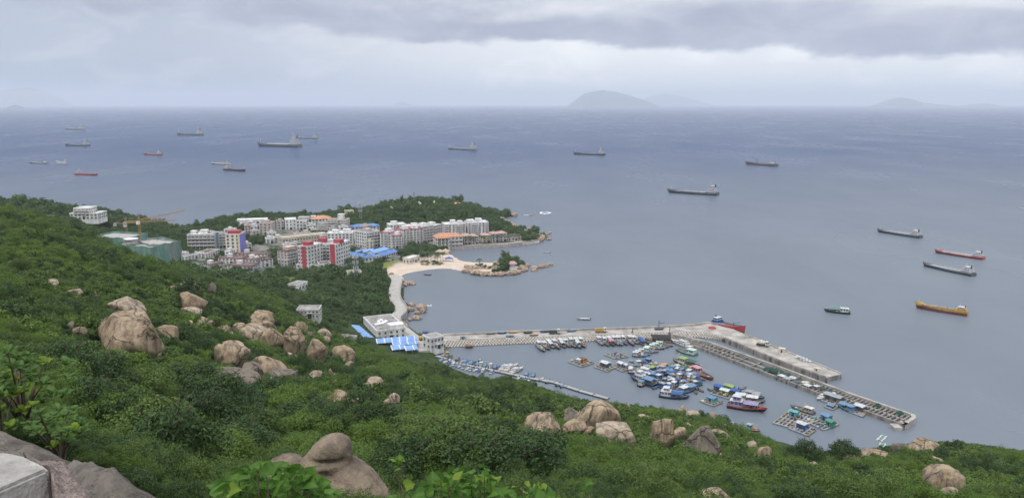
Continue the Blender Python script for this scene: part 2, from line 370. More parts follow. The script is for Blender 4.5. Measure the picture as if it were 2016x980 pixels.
def ground_material():
    m = bpy.data.materials.new('ground'); m.use_nodes = True; t = m.node_tree; n = t.nodes; l = t.links; b = n['Principled BSDF']
    b.inputs['Roughness'].default_value = 0.95; b.inputs['Specular IOR Level'].default_value = 0.1
    geo = n.new('ShaderNodeNewGeometry')
    def noi(s, d=6):
        x = n.new('ShaderNodeTexNoise'); x.inputs['Scale'].default_value = s; x.inputs['Detail'].default_value = d; x.inputs['Roughness'].default_value = .65
        l.new(geo.outputs['Position'], x.inputs['Vector']); return x.outputs[0]
    def mix(f, a, c):
        x = n.new('ShaderNodeMix'); x.data_type = 'RGBA'
        for i, v in ((0, f), (6, a), (7, c)):
            if isinstance(v, tuple): x.inputs[i].default_value = (*v, 1)
            else: l.new(v, x.inputs[i])
        return x.outputs[2]
    def st(v, a, c):
        x = n.new('ShaderNodeMapRange'); l.new(v, x.inputs[0]); x.inputs[1].default_value = a; x.inputs[2].default_value = c; return x.outputs[0]
    soil = mix(st(noi(.25), .35, .65), (.028, .045, .018), (.050, .075, .026))
    soil = mix(st(noi(1.3), .60, .75), soil, (.085, .075, .05))
    sand = mix(st(noi(.12), .3, .7), (.46, .37, .29), (.60, .51, .42))
    lawn = mix(st(noi(.3), .3, .7), (.13, .16, .045), (.20, .22, .06))
    pave = mix(st(noi(.09), .42, .6), (.045, .065, .03), (.22, .21, .20))
    a = n.new('ShaderNodeAttribute'); a.attribute_name = 'zone'; sp = n.new('ShaderNodeSeparateXYZ'); l.new(a.outputs['Vector'], sp.inputs[0])
    c = mix(sp.outputs[2], soil, pave); c = mix(sp.outputs[0], c, sand); c = mix(sp.outputs[1], c, lawn)
    l.new(c, b.inputs['Base Color'])
    bp = n.new('ShaderNodeBump'); bp.inputs['Strength'].default_value = .5; bp.inputs['Distance'].default_value = .15
    l.new(noi(3.0), bp.inputs['Height']); l.new(bp.outputs[0], b.inputs['Normal'])
    return m
tme.materials.append(ground_material())
tag(link('hillside_terrain', tme), 'green granite hillside falling to the town, beach and harbour', None, None, 'structure')
# ================================================================== sea
def water_material():
    m = bpy.data.materials.new('sea_water'); m.use_nodes = True; t = m.node_tree; n = t.nodes; l = t.links; b = n['Principled BSDF']
    b.inputs['IOR'].default_value = 1.333; b.inputs['Specular IOR Level'].default_value = 0.5
    geo = n.new('ShaderNodeNewGeometry'); sp = n.new('ShaderNodeSeparateXYZ'); l.new(geo.outputs['Position'], sp.inputs[0])
    def noi(scale, d=4, stretch=(1, 1, 1), rough=.6, rot=0.0):
        mp = n.new('ShaderNodeMapping'); mp.inputs['Scale'].default_value = stretch; mp.inputs['Rotation'].default_value = (0, 0, rot); l.new(geo.outputs['Position'], mp.inputs[0])
        x = n.new('ShaderNodeTexNoise'); x.inputs['Scale'].default_value = scale; x.inputs['Detail'].default_value = d; x.inputs['Roughness'].default_value = rough
        l.new(mp.outputs[0], x.inputs['Vector']); return x.outputs[0]
    def mr(v, a, c, d=0., e=1.):
        x = n.new('ShaderNodeMapRange'); l.new(v, x.inputs[0]); x.inputs[1].default_value = a; x.inputs[2].default_value = c; x.inputs[3].default_value = d; x.inputs[4].default_value = e; return x.outputs[0]
    def mix(f, a, c):
        x = n.new('ShaderNodeMix'); x.data_type = 'RGBA'
        for i, v in ((0, f), (6, a), (7, c)):
            if isinstance(v, tuple): x.inputs[i].default_value = (*v, 1)
            else: l.new(v, x.inputs[i])
        return x.outputs[2]
    near = mix(mr(noi(.012, 4, (1, .5, 1)), .35, .65), (.136, .162, .190), (.158, .182, .210))      # silty coastal water, its colour also raised to stand for sky glare
    deep = mix(mr(noi(.0016, 4, (.5, 1, 1)), .35, .65), (.012, .042, .118), (.020, .054, .138))     # deep open water, its colour also darkened for the dark clouds it mirrors
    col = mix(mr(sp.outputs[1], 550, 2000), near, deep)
    l.new(col, b.inputs['Base Color'])
    rg = mr(noi(.006, 4, (1, .4, 1)), .35, .65, .16, .30)
    # sheltered harbour water lies calmer than the open bay
    hc = P(1330, 735, 0); dv = n.new('ShaderNodeVectorMath'); dv.operation = 'DISTANCE'; l.new(geo.outputs['Position'], dv.inputs[0]); dv.inputs[1].default_value = (hc.x, hc.y, 0)
    shel = mr(dv.outputs['Value'], 75, 125, .45, 1.)
    gl = n.new('ShaderNodeBsdfGlossy'); gl.distribution = 'GGX'; rm = n.new('ShaderNodeMath'); rm.operation = 'MULTIPLY'; l.new(rg, rm.inputs[0]); l.new(shel, rm.inputs[1]); l.new(rm.outputs[0], gl.inputs['Roughness'])
    b.inputs['Specular IOR Level'].default_value = 0; b.inputs['Roughness'].default_value = 1
    h = n.new('ShaderNodeMath'); h.operation = 'ADD'; l.new(noi(.35, 6, (1, 2.2, 1), .62, .35), h.inputs[0])
    h2 = n.new('ShaderNodeMath'); h2.operation = 'MULTIPLY'; l.new(noi(1.5, 4, (1, 1.7, 1), .6, .2), h2.inputs[0]); h2.inputs[1].default_value = .35
    l.new(h2.outputs[0], h.inputs[1])
    bp = n.new('ShaderNodeBump'); bp.inputs['Distance'].default_value = .55
    calm = mr(noi(.01, 3, (1, .5, 1)), .35, .7, .25, .55)
    fade = mr(sp.outputs[1], 400, 2000, 1., .10); cm = n.new('ShaderNodeMath'); cm.operation = 'MULTIPLY'; l.new(calm, cm.inputs[0]); l.new(fade, cm.inputs[1])
    l.new(cm.outputs[0], bp.inputs['Strength'])
    l.new(h.outputs[0], bp.inputs['Height']); l.new(bp.outputs[0], gl.inputs['Normal'])
    c2 = n.new('ShaderNodeMath'); c2.operation = 'MULTIPLY'; l.new(cm.outputs[0], c2.inputs[0]); l.new(shel, c2.inputs[1]); l.new(c2.outputs[0], bp.inputs['Strength'])
    fr = n.new('ShaderNodeFresnel'); fr.inputs['IOR'].default_value = 1.333; l.new(bp.outputs[0], fr.inputs['Normal'])
    cap = mr(fr.outputs[0], 0., .75, .01, .30)                      # a wind roughened sea mirrors less than a flat one at low angles
    ms = n.new('ShaderNodeMixShader'); l.new(cap, ms.inputs[0]); l.new(b.outputs[0], ms.inputs[1]); l.new(gl.outputs[0], ms.inputs[2]); l.new(ms.outputs[0], n['Material Output'].inputs[0])
    return m
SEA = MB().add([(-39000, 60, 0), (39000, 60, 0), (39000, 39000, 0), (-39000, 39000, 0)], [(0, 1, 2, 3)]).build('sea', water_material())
tag(SEA, 'grey blue sea reaching to the hazy horizon', None, None, 'structure')
# ================================================================== haze
def haze():
    m = bpy.data.materials.new('haze'); m.use_nodes = True; t = m.node_tree; n = t.nodes; n.clear()
    v = n.new('ShaderNodeVolumePrincipled'); v.inputs['Color'].default_value = (.83, .885, .955, 1); v.inputs['Density'].default_value = 7.0e-5
    v.inputs['Anisotropy'].default_value = 0.1
    o = n.new('ShaderNodeOutputMaterial'); t.links.new(v.outputs[0], o.inputs['Volume'])
    b = MB().box(-40000, 40000, -300, 40000, -8, 560).build('haze', m)
    tag(b, 'pale rain haze over the whole bay', None, None, 'stuff')
haze()
# ================================================================== vegetation
def leaf_material(name, dark, light, tip, trans=0.25):
    m = bpy.data.materials.new(name); m.use_nodes = True; t = m.node_tree; n = t.nodes; l = t.links; b = n['Principled BSDF']
    b.inputs['Roughness'].default_value = 0.55; b.inputs['Specular IOR Level'].default_value = 0.25
    oi = n.new('ShaderNodeObjectInfo'); geo = n.new('ShaderNodeNewGeometry')
    a = n.new('ShaderNodeAttribute'); a.attribute_name = 'tint'
    no = n.new('ShaderNodeTexNoise'); no.inputs['Scale'].default_value = .055; no.inputs['Detail'].default_value = 4; l.new(oi.outputs['Location'], no.inputs['Vector']); no.inputs['Roughness'].default_value = .7
    def mth(op, x, y):
        q = n.new('ShaderNodeMath'); q.operation = op; q.use_clamp = True
        for i, v in enumerate((x, y)):
            if isinstance(v, (int, float)): q.inputs[i].default_value = v
            else: l.new(v, q.inputs[i])
        return q.outputs[0]
    mr = n.new('ShaderNodeMapRange'); l.new(no.outputs[0], mr.inputs[0]); mr.inputs[1].default_value = .33; mr.inputs[2].default_value = .67
    f = mth('ADD', mth('MULTIPLY', mr.outputs[0], .5), mth('MULTIPLY', oi.outputs['Random'], .5))
    def mix(fa, x, y):
        q = n.new('ShaderNodeMix'); q.data_type = 'RGBA'
        for i, v in ((0, fa), (6, x), (7, y)):
            if isinstance(v, tuple): q.inputs[i].default_value = (*v, 1)
            else: l.new(v, q.inputs[i])
        return q.outputs[2]
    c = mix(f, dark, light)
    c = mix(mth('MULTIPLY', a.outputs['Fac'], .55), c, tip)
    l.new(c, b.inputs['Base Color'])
    tr = n.new('ShaderNodeBsdfTranslucent'); l.new(c, tr.inputs[0])
    mx_ = n.new('ShaderNodeMixShader'); mx_.inputs[0].default_value = trans
    l.new(b.outputs[0], mx_.inputs[1]); l.new(tr.outputs[0], mx_.inputs[2])
    l.new(mx_.outputs[0], n['Material Output'].inputs[0])
    return m
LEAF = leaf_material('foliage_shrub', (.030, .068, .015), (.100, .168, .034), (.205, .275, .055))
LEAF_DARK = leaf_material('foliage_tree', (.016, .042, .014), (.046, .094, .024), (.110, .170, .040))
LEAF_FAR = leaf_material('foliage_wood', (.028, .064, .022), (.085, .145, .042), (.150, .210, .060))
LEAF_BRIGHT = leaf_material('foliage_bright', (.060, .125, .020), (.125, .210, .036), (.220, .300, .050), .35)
BARK = mat('bark', (.10, .075, .055), .9, .3, 3)
def quads_mesh(name, co, tint, m, tri=False):
    k = 4
    nv = len(co)
    me = bpy.data.meshes.new(name)
    me.vertices.add(nv); me.vertices.foreach_set('co', co.astype(np.float32).ravel())
    me.loops.add(nv); me.loops.foreach_set('vertex_index', np.arange(nv, dtype=np.int32))
    me.polygons.add(nv // k); me.polygons.foreach_set('loop_start', np.arange(0, nv, k, dtype=np.int32))
    me.update(calc_edges=True)
    a = me.attributes.new('tint', 'FLOAT', 'POINT'); a.data.foreach_set('value', np.repeat(tint, k).astype(np.float32))
    me.materials.append(m)
    return me
def crown_arrays(g, lobes, n_leaf, size, flat=0.35, shell=0.55):
    """lobes: rows (cx,cy,cz,rx,rz). Leaf quads spread through each lobe, thicker towards its skin."""
    lobes = np.asarray(lobes, float)
    wt = lobes[:, 3] ** 2; wt /= wt.sum()
    k = g.choice(len(lobes), n_leaf, p=wt)
    d = g.normal(size=(n_leaf, 3)); d /= np.linalg.norm(d, axis=1)[:, None]
    d[:, 2] = np.where(d[:, 2] < -0.35, -d[:, 2], d[:, 2])
    lump = 1 + 0.22 * np.sin(d[:, 0] * 5 + k * 1.7) * np.sin(d[:, 1] * 6 + k) + 0.12 * np.sin(d[:, 2] * 9 + k * 2.3)
    rr = (shell + (1 - shell) * g.random(n_leaf) ** 0.6) * lump
    stray = g.random(n_leaf) < 0.05; rr = np.where(stray, rr * 1.16, rr)
    c = lobes[k, :3] + d * np.stack([lobes[k, 3], lobes[k, 3], lobes[k, 4]], -1) * rr[:, None]
    nrm = d * 0.75 + g.normal(size=(n_leaf, 3)) * 0.55 + np.array([0, 0, flat]); nrm /= np.linalg.norm(nrm, axis=1)[:, None]
    ax = np.cross(nrm, g.normal(size=(n_leaf, 3))); ax /= np.linalg.norm(ax, axis=1)[:, None]
    bx = np.cross(nrm, ax)
    s = size * (0.65 + 0.7 * g.random(n_leaf))[:, None]
    q = np.stack([c - ax * s, c - bx * s * .42 + nrm * s * .12, c + ax * s, c + bx * s * .42 + nrm * s * .12], 1)
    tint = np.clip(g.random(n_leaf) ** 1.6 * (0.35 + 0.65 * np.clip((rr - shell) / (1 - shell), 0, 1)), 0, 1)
    return q.reshape(-1, 3), tint
def shrub_lobes(g, r, h, n):
    L = [(0, 0, h * .42, r * .62, h * .40)]
    for i in range(n):
        a = g.random() * 6.283; q = r * (0.30 + .45 * g.random()); s = r * (.25 + .28 * g.random())
        L.append((q * math.cos(a), q * math.sin(a), h * (.25 + .5 * g.random()), s, s * h / r * (.7 + .3 * g.random())))
    return L
PROTO = bpy.data.collections.new('plant_prototypes')       # not linked to the scene: only instanced by the ground cover
SHRUB_MESH, WOOD_MESH = [], []
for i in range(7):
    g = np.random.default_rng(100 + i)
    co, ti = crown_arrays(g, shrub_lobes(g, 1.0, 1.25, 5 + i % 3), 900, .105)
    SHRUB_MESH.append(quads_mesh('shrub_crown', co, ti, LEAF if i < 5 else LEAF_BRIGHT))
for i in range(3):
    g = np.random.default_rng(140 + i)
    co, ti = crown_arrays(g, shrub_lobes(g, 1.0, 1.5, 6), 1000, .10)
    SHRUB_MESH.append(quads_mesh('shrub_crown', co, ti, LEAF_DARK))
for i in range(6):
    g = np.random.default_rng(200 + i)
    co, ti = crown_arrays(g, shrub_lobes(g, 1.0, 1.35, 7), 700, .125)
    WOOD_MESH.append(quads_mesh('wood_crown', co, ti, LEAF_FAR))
GRASS_MESH = []
for i in range(3):                                         # tussock of narrow blades for thin places
    g = np.random.default_rng(300 + i); n = 160
    a = g.random(n) * 6.283; r0 = g.random(n) ** .5 * .7; base = np.stack([r0 * np.cos(a), r0 * np.sin(a), np.zeros(n)], -1)
    lean = np.stack([np.cos(a), np.sin(a), np.zeros(n)], -1) * (.15 + .35 * g.random(n))[:, None]
    hh = (.35 + .5 * g.random(n))[:, None] * np.array([0, 0, 1]); side = np.stack([-np.sin(a), np.cos(a), np.zeros(n)], -1) * .035
    q = np.stack([base - side, base + side, base + lean * .5 + hh * .7 + side * .8, base + lean + hh], 1)
    GRASS_MESH.append(quads_mesh('grass_tuft', q.reshape(-1, 3), g.random(n), LEAF_BRIGHT))
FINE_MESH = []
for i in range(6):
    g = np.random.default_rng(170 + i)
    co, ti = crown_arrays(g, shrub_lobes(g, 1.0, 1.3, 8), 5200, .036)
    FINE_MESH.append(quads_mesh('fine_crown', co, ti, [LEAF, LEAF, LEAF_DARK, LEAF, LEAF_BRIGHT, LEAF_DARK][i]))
PROTO_OBJ = []
for me in SHRUB_MESH + GRASS_MESH + WOOD_MESH + FINE_MESH:
    o = bpy.data.objects.new('plant_prototype_%02d' % len(PROTO_OBJ), me); PROTO.objects.link(o); PROTO_OBJ.append(o)
N_SHRUB, N_GRASS = len(SHRUB_MESH), len(GRASS_MESH)
def scatter(name, pos, scl, rot, idx, label):
    n = len(pos)
    me = bpy.data.meshes.new(name); me.vertices.add(n); me.vertices.foreach_set('co', np.asarray(pos, np.float32).ravel())
    for nm, ty, key, v in (('scl', 'FLOAT_VECTOR', 'vector', scl), ('rot', 'FLOAT_VECTOR', 'vector', rot), ('pick', 'INT', 'value', idx)):
        at = me.attributes.new(nm, ty, 'POINT'); at.data.foreach_set(key, np.asarray(v, np.int32 if ty == 'INT' else np.float32).ravel())
    me.update()
    gt = bpy.data.node_groups.new(name, 'GeometryNodeTree')
    gt.interface.new_socket('Geometry', in_out='INPUT', socket_type='NodeSocketGeometry'); gt.interface.new_socket('Geometry', in_out='OUTPUT', socket_type='NodeSocketGeometry')
    gi = gt.nodes.new('NodeGroupInput'); go = gt.nodes.new('NodeGroupOutput')
    ip = gt.nodes.new('GeometryNodeInstanceOnPoints'); ci = gt.nodes.new('GeometryNodeCollectionInfo'); ci.inputs[0].default_value = PROTO
    ci.inputs['Separate Children'].default_value = True; ci.inputs['Reset Children'].default_value = True
    def attr(nm, ty):
        q = gt.nodes.new('GeometryNodeInputNamedAttribute'); q.data_type = ty; q.inputs[0].default_value = nm; return q.outputs[0]
    K = gt.links.new
    K(gi.outputs[0], ip.inputs['Points']); K(ci.outputs[0], ip.inputs['Instance']); ip.inputs['Pick Instance'].default_value = True
    K(attr('pick', 'INT'), ip.inputs['Instance Index']); K(attr('rot', 'FLOAT_VECTOR'), ip.inputs['Rotation']); K(attr('scl', 'FLOAT_VECTOR'), ip.inputs['Scale'])
    K(ip.outputs[0], go.inputs[0])
    o = link(name, me); md = o.modifiers.new('scatter', 'NODES'); md.node_group = gt
    return tag(o, label, None, None, 'stuff')
BLOCK = []          # (x, y, r): kept clear of ground cover, filled while boulders, buildings and trees are placed
def cover():
    g = np.random.default_rng(77)
    n = 120000
    u = g.uniform(-.98, .98, n); Y = np.sqrt(g.random(n) * (345 ** 2 - 6.5 ** 2) + 6.5 ** 2)
    keep = g.random(n) < np.where(Y < 120, .85, np.where(Y < 200, .72, .55)); u, Y = u[keep], Y[keep]
    n2 = 9000; u = np.concatenate([u, g.uniform(-.98, .98, n2)]); Y = np.concatenate([Y, np.sqrt(g.random(n2) * (60 ** 2 - 6.5 ** 2) + 42)])
    n3 = 3200; u = np.concatenate([u, g.uniform(-.9, .3, n3)]); Y = np.concatenate([Y, g.uniform(4.5, 17, n3)])
    nb = 10000; u = np.concatenate([u, g.uniform(-.98, .98, nb)]); Y = np.concatenate([Y, np.sqrt(g.random(nb) * (340 ** 2 - 45 ** 2) + 45 ** 2)])
    big = np.zeros(len(u), bool); big[-nb:] = True
    X = u * Y
    m = 60000; X2 = g.uniform(-760, 120, m); Y2 = g.uniform(330, 920, m); ok2 = np.abs(X2 / Y2) < .8
    X = np.concatenate([X, X2[ok2]]); Y = np.concatenate([Y, Y2[ok2]]); far = np.concatenate([np.zeros(len(u), bool), np.ones(ok2.sum(), bool)]); big = np.concatenate([big, np.zeros(ok2.sum(), bool)])
    sd = sdist(COAST, X, Y); z = grid_lookup(Zt, X, Y); tw = sdist(TOWN, X, Y)
    ok = (sd > 2.0) & (z > .8) & (pdist(ROAD, X, Y) > 5.5) & (sdist(BEACH, X, Y) < -1) & (sdist(LAWN, X, Y) < 0) & (sdist(FIELD, X, Y) < 0)
    ok &= ~((tw > 0) & (vnoise(X, Y, 28, 9) < .45))
    ok &= ~(big & (vnoise(X, Y, 26, 57) < .46))
    X, Y, z, far, tw, big = (a[ok] for a in (X, Y, z, far, tw, big))
    rk = g.random(len(X)); shrink = np.zeros(len(X)); kill = np.zeros(len(X), bool)
    for bx, by, br in BLOCK:                       # nothing grows through a rock or a wall, and only low scrub close before it
        k_ = by / max(1.0, by); dx_ = X - bx * (Y / by); dy_ = by - Y
        kill |= np.hypot(X - bx, Y - by) < br
        front = (np.abs(dx_) < br * 1.15 + .4) & (dy_ > 0) & (dy_ < br * 2.0 + 2.2)
        shrink = np.maximum(shrink, np.where(front, .72, 0)); kill |= front & (rk < .6); kill |= big & (np.abs(dx_) < br + 2.4) & (dy_ > -1) & (dy_ < br + 11)
    X, Y, z, far, tw, big, shrink = (a[~kill] for a in (X, Y, z, far, tw, big, shrink))
    n = len(X)
    lump = vnoise(X, Y, 11, 21) * .6 + vnoise(X, Y, 37, 22) * .4
    s = np.where(far, g.uniform(1.6, 3.6, n) * (.75 + .6 * lump), g.uniform(.45, 1.2, n) * (.55 + 1.1 * lump))
    s *= np.where(far, 1, np.clip(.58 + Y / 300, .58, 1.25)) * g.lognormal(0, .25, n)
    s = np.where(big, g.uniform(1.2, 2.9, n) * np.clip(.75 + Y / 500, .75, 1.3), s)
    s *= np.where((~far) & (~big), np.clip(Y / 32, .3, 1), 1)
    s *= np.where(far & (X > -62) & (Y < 400), .25, np.where(far & (Y < 425) & (X > -120), .5, 1)) * np.where(far & (tw > 0), .75, 1) * (1 - shrink)
    zs = s * np.where(big, g.uniform(.8, 1.15, n), g.uniform(.7, 1.2, n))
    kind = vnoise(X, Y, 17, 31) * .55 + g.random(n) * .45
    pick = np.where(kind < .34, N_SHRUB - 1 - g.integers(0, 3, n), np.where(kind > .64, 5 + g.integers(0, 2, n), g.integers(0, 5, n)))
    grass = (~far) & (~big) & (Y > 30) & (g.random(n) < np.where(vnoise(X, Y, 14, 41) > .62, .45, .05)); pick = np.where(grass, N_SHRUB + g.integers(0, N_GRASS, n), pick)
    fine = (~far) & ((Y < 85) | big) & ~grass
    fk = np.where(kind < .36, g.choice([2, 5], n), np.where(kind > np.where(Y < 75, .59, .64), 4, g.choice([0, 1, 3], n)))
    pick = np.where(fine, N_SHRUB + N_GRASS + 6 + fk, pick)
    pick = np.where(far, N_SHRUB + N_GRASS + g.integers(0, 6, n), pick)
    # close to the camera only growth that stays under the view into the hollow
    vx, vz = X, z + 1.35 * zs - EYE; fwd = Y * CT - vz * ST; upc = Y * ST + vz * CT
    pyt = CY - F_PX * upc / np.maximum(fwd, .1); pxt = CX + F_PX * vx / np.maximum(fwd, .1)
    lim = np.interp(pxt, [0, 200, 330, 440, 560, 800, 1100, 1400, 2016], [800, 840, 872, 905, 960, 905, 900, 905, 900])
    crest = np.interp(pxt, [0, 90, 180, 250, 330, 430, 540, 600, 690, 760, 840, 860, 881, 922, 954, 1013, 1085, 1136, 1250, 1400, 1480, 1545, 1620, 1700, 1800, 1880, 1960, 2016],
                      [400, 415, 446, 489, 512, 541, 579, 615, 646, 676, 690, 704, 727, 737, 727, 742, 771, 787, 798, 814, 847, 884, 893, 885, 876, 868, 880, 888]) - 3
    ok = ((Y > 34) | (pyt > lim)) & (far | (pyt > crest))
    X, Y, z, s, zs, pick, far, big = (a[ok] for a in (X, Y, z, s, zs, pick, far, big)); n = len(X)
    pos = np.stack([X, Y, z - .12 * s], -1); scl = np.stack([s, s, zs], -1)
    rot = np.stack([g.normal(0, .1, n), g.normal(0, .1, n), g.uniform(0, 6.283, n)], -1)
    f = far
    scatter('shrub_cover', pos[~f], scl[~f], rot[~f], pick[~f], 'unbroken green scrub covering the granite hillside')
    scatter('far_wood', pos[f], scl[f], rot[f], pick[f], 'dark green woods on the headland and behind the town')
    print('cover', (~f).sum(), f.sum())
# ================================================================== boulders
def granite(name, pale, tan, dark, crack=0.85, scale=1.0):
    m = bpy.data.materials.new(name); m.use_nodes = True; t = m.node_tree; n = t.nodes; l = t.links; b = n['Principled BSDF']
    b.inputs['Roughness'].default_value = .88; b.inputs['Specular IOR Level'].default_value = .2
    geo = n.new('ShaderNodeNewGeometry')
    def noi(s, d=6, st=(1, 1, 1), r=.6, dist=0.0):
        mp = n.new('ShaderNodeMapping'); mp.inputs['Scale'].default_value = st; l.new(geo.outputs['Position'], mp.inputs[0])
        x = n.new('ShaderNodeTexNoise'); x.inputs['Scale'].default_value = s * scale; x.inputs['Detail'].default_value = d; x.inputs['Roughness'].default_value = r; x.inputs['Distortion'].default_value = dist
        l.new(mp.outputs[0], x.inputs['Vector']); return x
    def mr(v, a, c, d=0., e=1.):
        x = n.new('ShaderNodeMapRange'); l.new(v, x.inputs[0]); x.inputs[1].default_value = a; x.inputs[2].default_value = c; x.inputs[3].default_value = d; x.inputs[4].default_value = e; return x.outputs[0]
    def mix(f, a, c):
        x = n.new('ShaderNodeMix'); x.data_type = 'RGBA'
        for i, v in ((0, f), (6, a), (7, c)):
            if isinstance(v, tuple): x.inputs[i].default_value = (*v, 1)
            else: l.new(v, x.inputs[i])
        return x.outputs[2]
    def mul(a, c):
        x = n.new('ShaderNodeMath'); x.operation = 'MULTIPLY'
        for i, v in enumerate((a, c)):
            if isinstance(v, (int, float)): x.inputs[i].default_value = v
            else: l.new(v, x.inputs[i])
        return x.outputs[0]
    oi = n.new('ShaderNodeObjectInfo')
    c = mix(mr(noi(.32).outputs[0], .35, .65), tan, pale)
    c = mix(mul(mr(noi(.9, 8, (1, 1, .22), .7, .4).outputs[0], .43, .62), .95), c, dark)           # dark weathering streaks
    c = mix(mul(mr(noi(.18, 5).outputs[0], .52, .68), .55), c, tuple(v * .72 for v in tan))
    c = mix(mul(oi.outputs['Random'], .35), c, tuple(v * .62 for v in tan))
    vo = n.new('ShaderNodeTexVoronoi'); vo.feature = 'DISTANCE_TO_EDGE'; vo.inputs['Scale'].default_value = .20 * scale
    ds = n.new('ShaderNodeVectorMath'); ds.operation = 'MULTIPLY_ADD'; l.new(noi(.6, 4).outputs['Color'], ds.inputs[0]); ds.inputs[1].default_value = (1.6,) * 3; l.new(geo.outputs['Position'], ds.inputs[2])
    l.new(ds.outputs[0], vo.inputs['Vector'])
    ck = mul(mul(mr(vo.outputs['Distance'], 0.0, .03, 1., 0.), mr(noi(.25, 3).outputs[0], .42, .5)), crack)
    c = mix(ck, c, tuple(v * .25 for v in dark))
    c = mix(mul(mr(noi(14., 3, r=.8).outputs[0], .55, .75), .22), c, dark)
    l.new(c, b.inputs['Base Color'])
    bp = n.new('ShaderNodeBump'); bp.inputs['Strength'].default_value = .8; bp.inputs['Distance'].default_value = .30
    l.new(noi(1.9, 8, r=.68).outputs[0], bp.inputs['Height'])
    bp2 = n.new('ShaderNodeBump'); bp2.invert = True; bp2.inputs['Strength'].default_value = .9; bp2.inputs['Distance'].default_value = .12; l.new(ck, bp2.inputs['Height']); l.new(bp.outputs[0], bp2.inputs['Normal'])
    l.new(bp2.outputs[0], b.inputs['Normal'])
    return m
GRAN = granite('granite', (.46, .36, .245), (.345, .255, .165), (.095, .078, .06))
GRAN_PALE = granite('granite_pale', (.54, .45, .34), (.41, .32, .23), (.14, .115, .09))
GRAN_DARK = granite('granite_dark', (.29, .245, .19), (.20, .17, .135), (.075, .066, .055))
GRAN_SHORE = granite('granite_shore', (.52, .40, .30), (.38, .275, .20), (.12, .10, .085), .3)
_bm = bmesh.new(); bmesh.ops.create_icosphere(_bm, subdivisions=4, radius=1); _bm.verts.ensure_lookup_table()
ICO_V = np.array([v.co[:] for v in _bm.verts]); ICO_F = [tuple(v.index for v in f.verts) for f in _bm.faces]; _bm.free()
_bm = bmesh.new(); bmesh.ops.create_icosphere(_bm, subdivisions=3, radius=1); _bm.verts.ensure_lookup_table()
ICO3_V = np.array([v.co[:] for v in _bm.verts]); ICO3_F = [tuple(v.index for v in f.verts) for f in _bm.faces]; _bm.free()
def rock_mesh(seed, m, cuts=7, rough=.16, groove=None, blocky=0.0, lo=False):
    g = np.random.default_rng(seed); V, Fc = (ICO3_V, ICO3_F) if lo else (ICO_V, ICO_F)
    off = Vector(g.uniform(-50, 50, 3))
    n1 = np.array([mnoise.noise(Vector(v) * 1.3 + off) for v in V]); n2 = np.array([mnoise.noise(Vector(v) * 3.1 + off) for v in V])
    v = V * (1 + rough * 1.3 * n1 + rough * .5 * n2)[:, None]
    if blocky: v = v * (1 - blocky) + np.sign(v) * np.abs(v) ** .55 * blocky
    for i in range(cuts):
        nr = g.normal(size=3); nr[2] = nr[2] * .7 + .12; nr /= np.linalg.norm(nr); d = g.uniform(.54, .84)
        over = v @ nr - d; v = v - nr * (np.clip(over, 0, None) * .94)[:, None]
    n3 = np.array([mnoise.noise(Vector(p) * 5.5 + off) for p in V]); n4 = np.array([mnoise.ridged_multi_fractal(Vector(p) * 1.7 + off, 1.0, 2.0, 3, 1.0, 2.0) for p in V])
    v = v * (1 + .03 * n3 - .03 * n4)[:, None]
    if groove is not None:
        w = np.exp(-((v[:, 0] - groove - .08 * np.sin(v[:, 2] * 3)) / .045) ** 2); v[:, 1:] *= (1 - .28 * w)[:, None]
    lo_, hi_ = v.min(0), v.max(0); v = (v - (lo_ + hi_) / 2) / ((hi_ - lo_) / 2)
    me = bpy.data.meshes.new('boulder'); me.from_pydata(v.tolist(), [], Fc); me.materials.append(m)
    me.polygons.foreach_set('use_smooth', np.ones(len(Fc), bool)); me.update()
    return me
POOL = [rock_mesh(900 + i, GRAN, 6 + i % 4, .14 + .02 * (i % 3), lo=True) for i in range(8)]
POOL_P = [rock_mesh(950 + i, GRAN_PALE, 6 + i % 3, .14, lo=True) for i in range(5)]
POOL_S = [rock_mesh(970 + i, GRAN_SHORE, 7, .17, lo=True) for i in range(7)]
def put_rock(me, x0, y0, x1, y1, label, name='boulder', group=None, depth=.8, tilt=0.0, base=None, yaw=None, block=1.0):
    xc = (x0 + x1) / 2
    b = P(xc, y1, base) if base is not None else hit(xc, y1)
    Y = b.y; Wd = (x1 - x0) * Y / F_PX / max(.2, ray(xc, y1).y) * .99
    D = Wd * depth; Yc = Y + D * .42
    top = PY(xc, y0, Yc)
    gx, gy = top.x, Yc
    zb = (base if base is not None else ground(gx, gy)) 
    zt = top.z + .0
    zb = min(zb, zt - .35 * Wd) - .12 * Wd
    o = link(name, me); o.location = (gx, gy, (zt + zb) / 2); o.scale = (Wd / 2, D / 2, (zt - zb) / 2)
    rz = (rnd.uniform(-.25, .25) if yaw is None else yaw)
    o.rotation_euler = (0, tilt, rz)
    if block: BLOCK.append((gx, gy, Wd * .46 * block))
    return tag(o, label, 'boulder' if name == 'boulder' else 'rock', group)
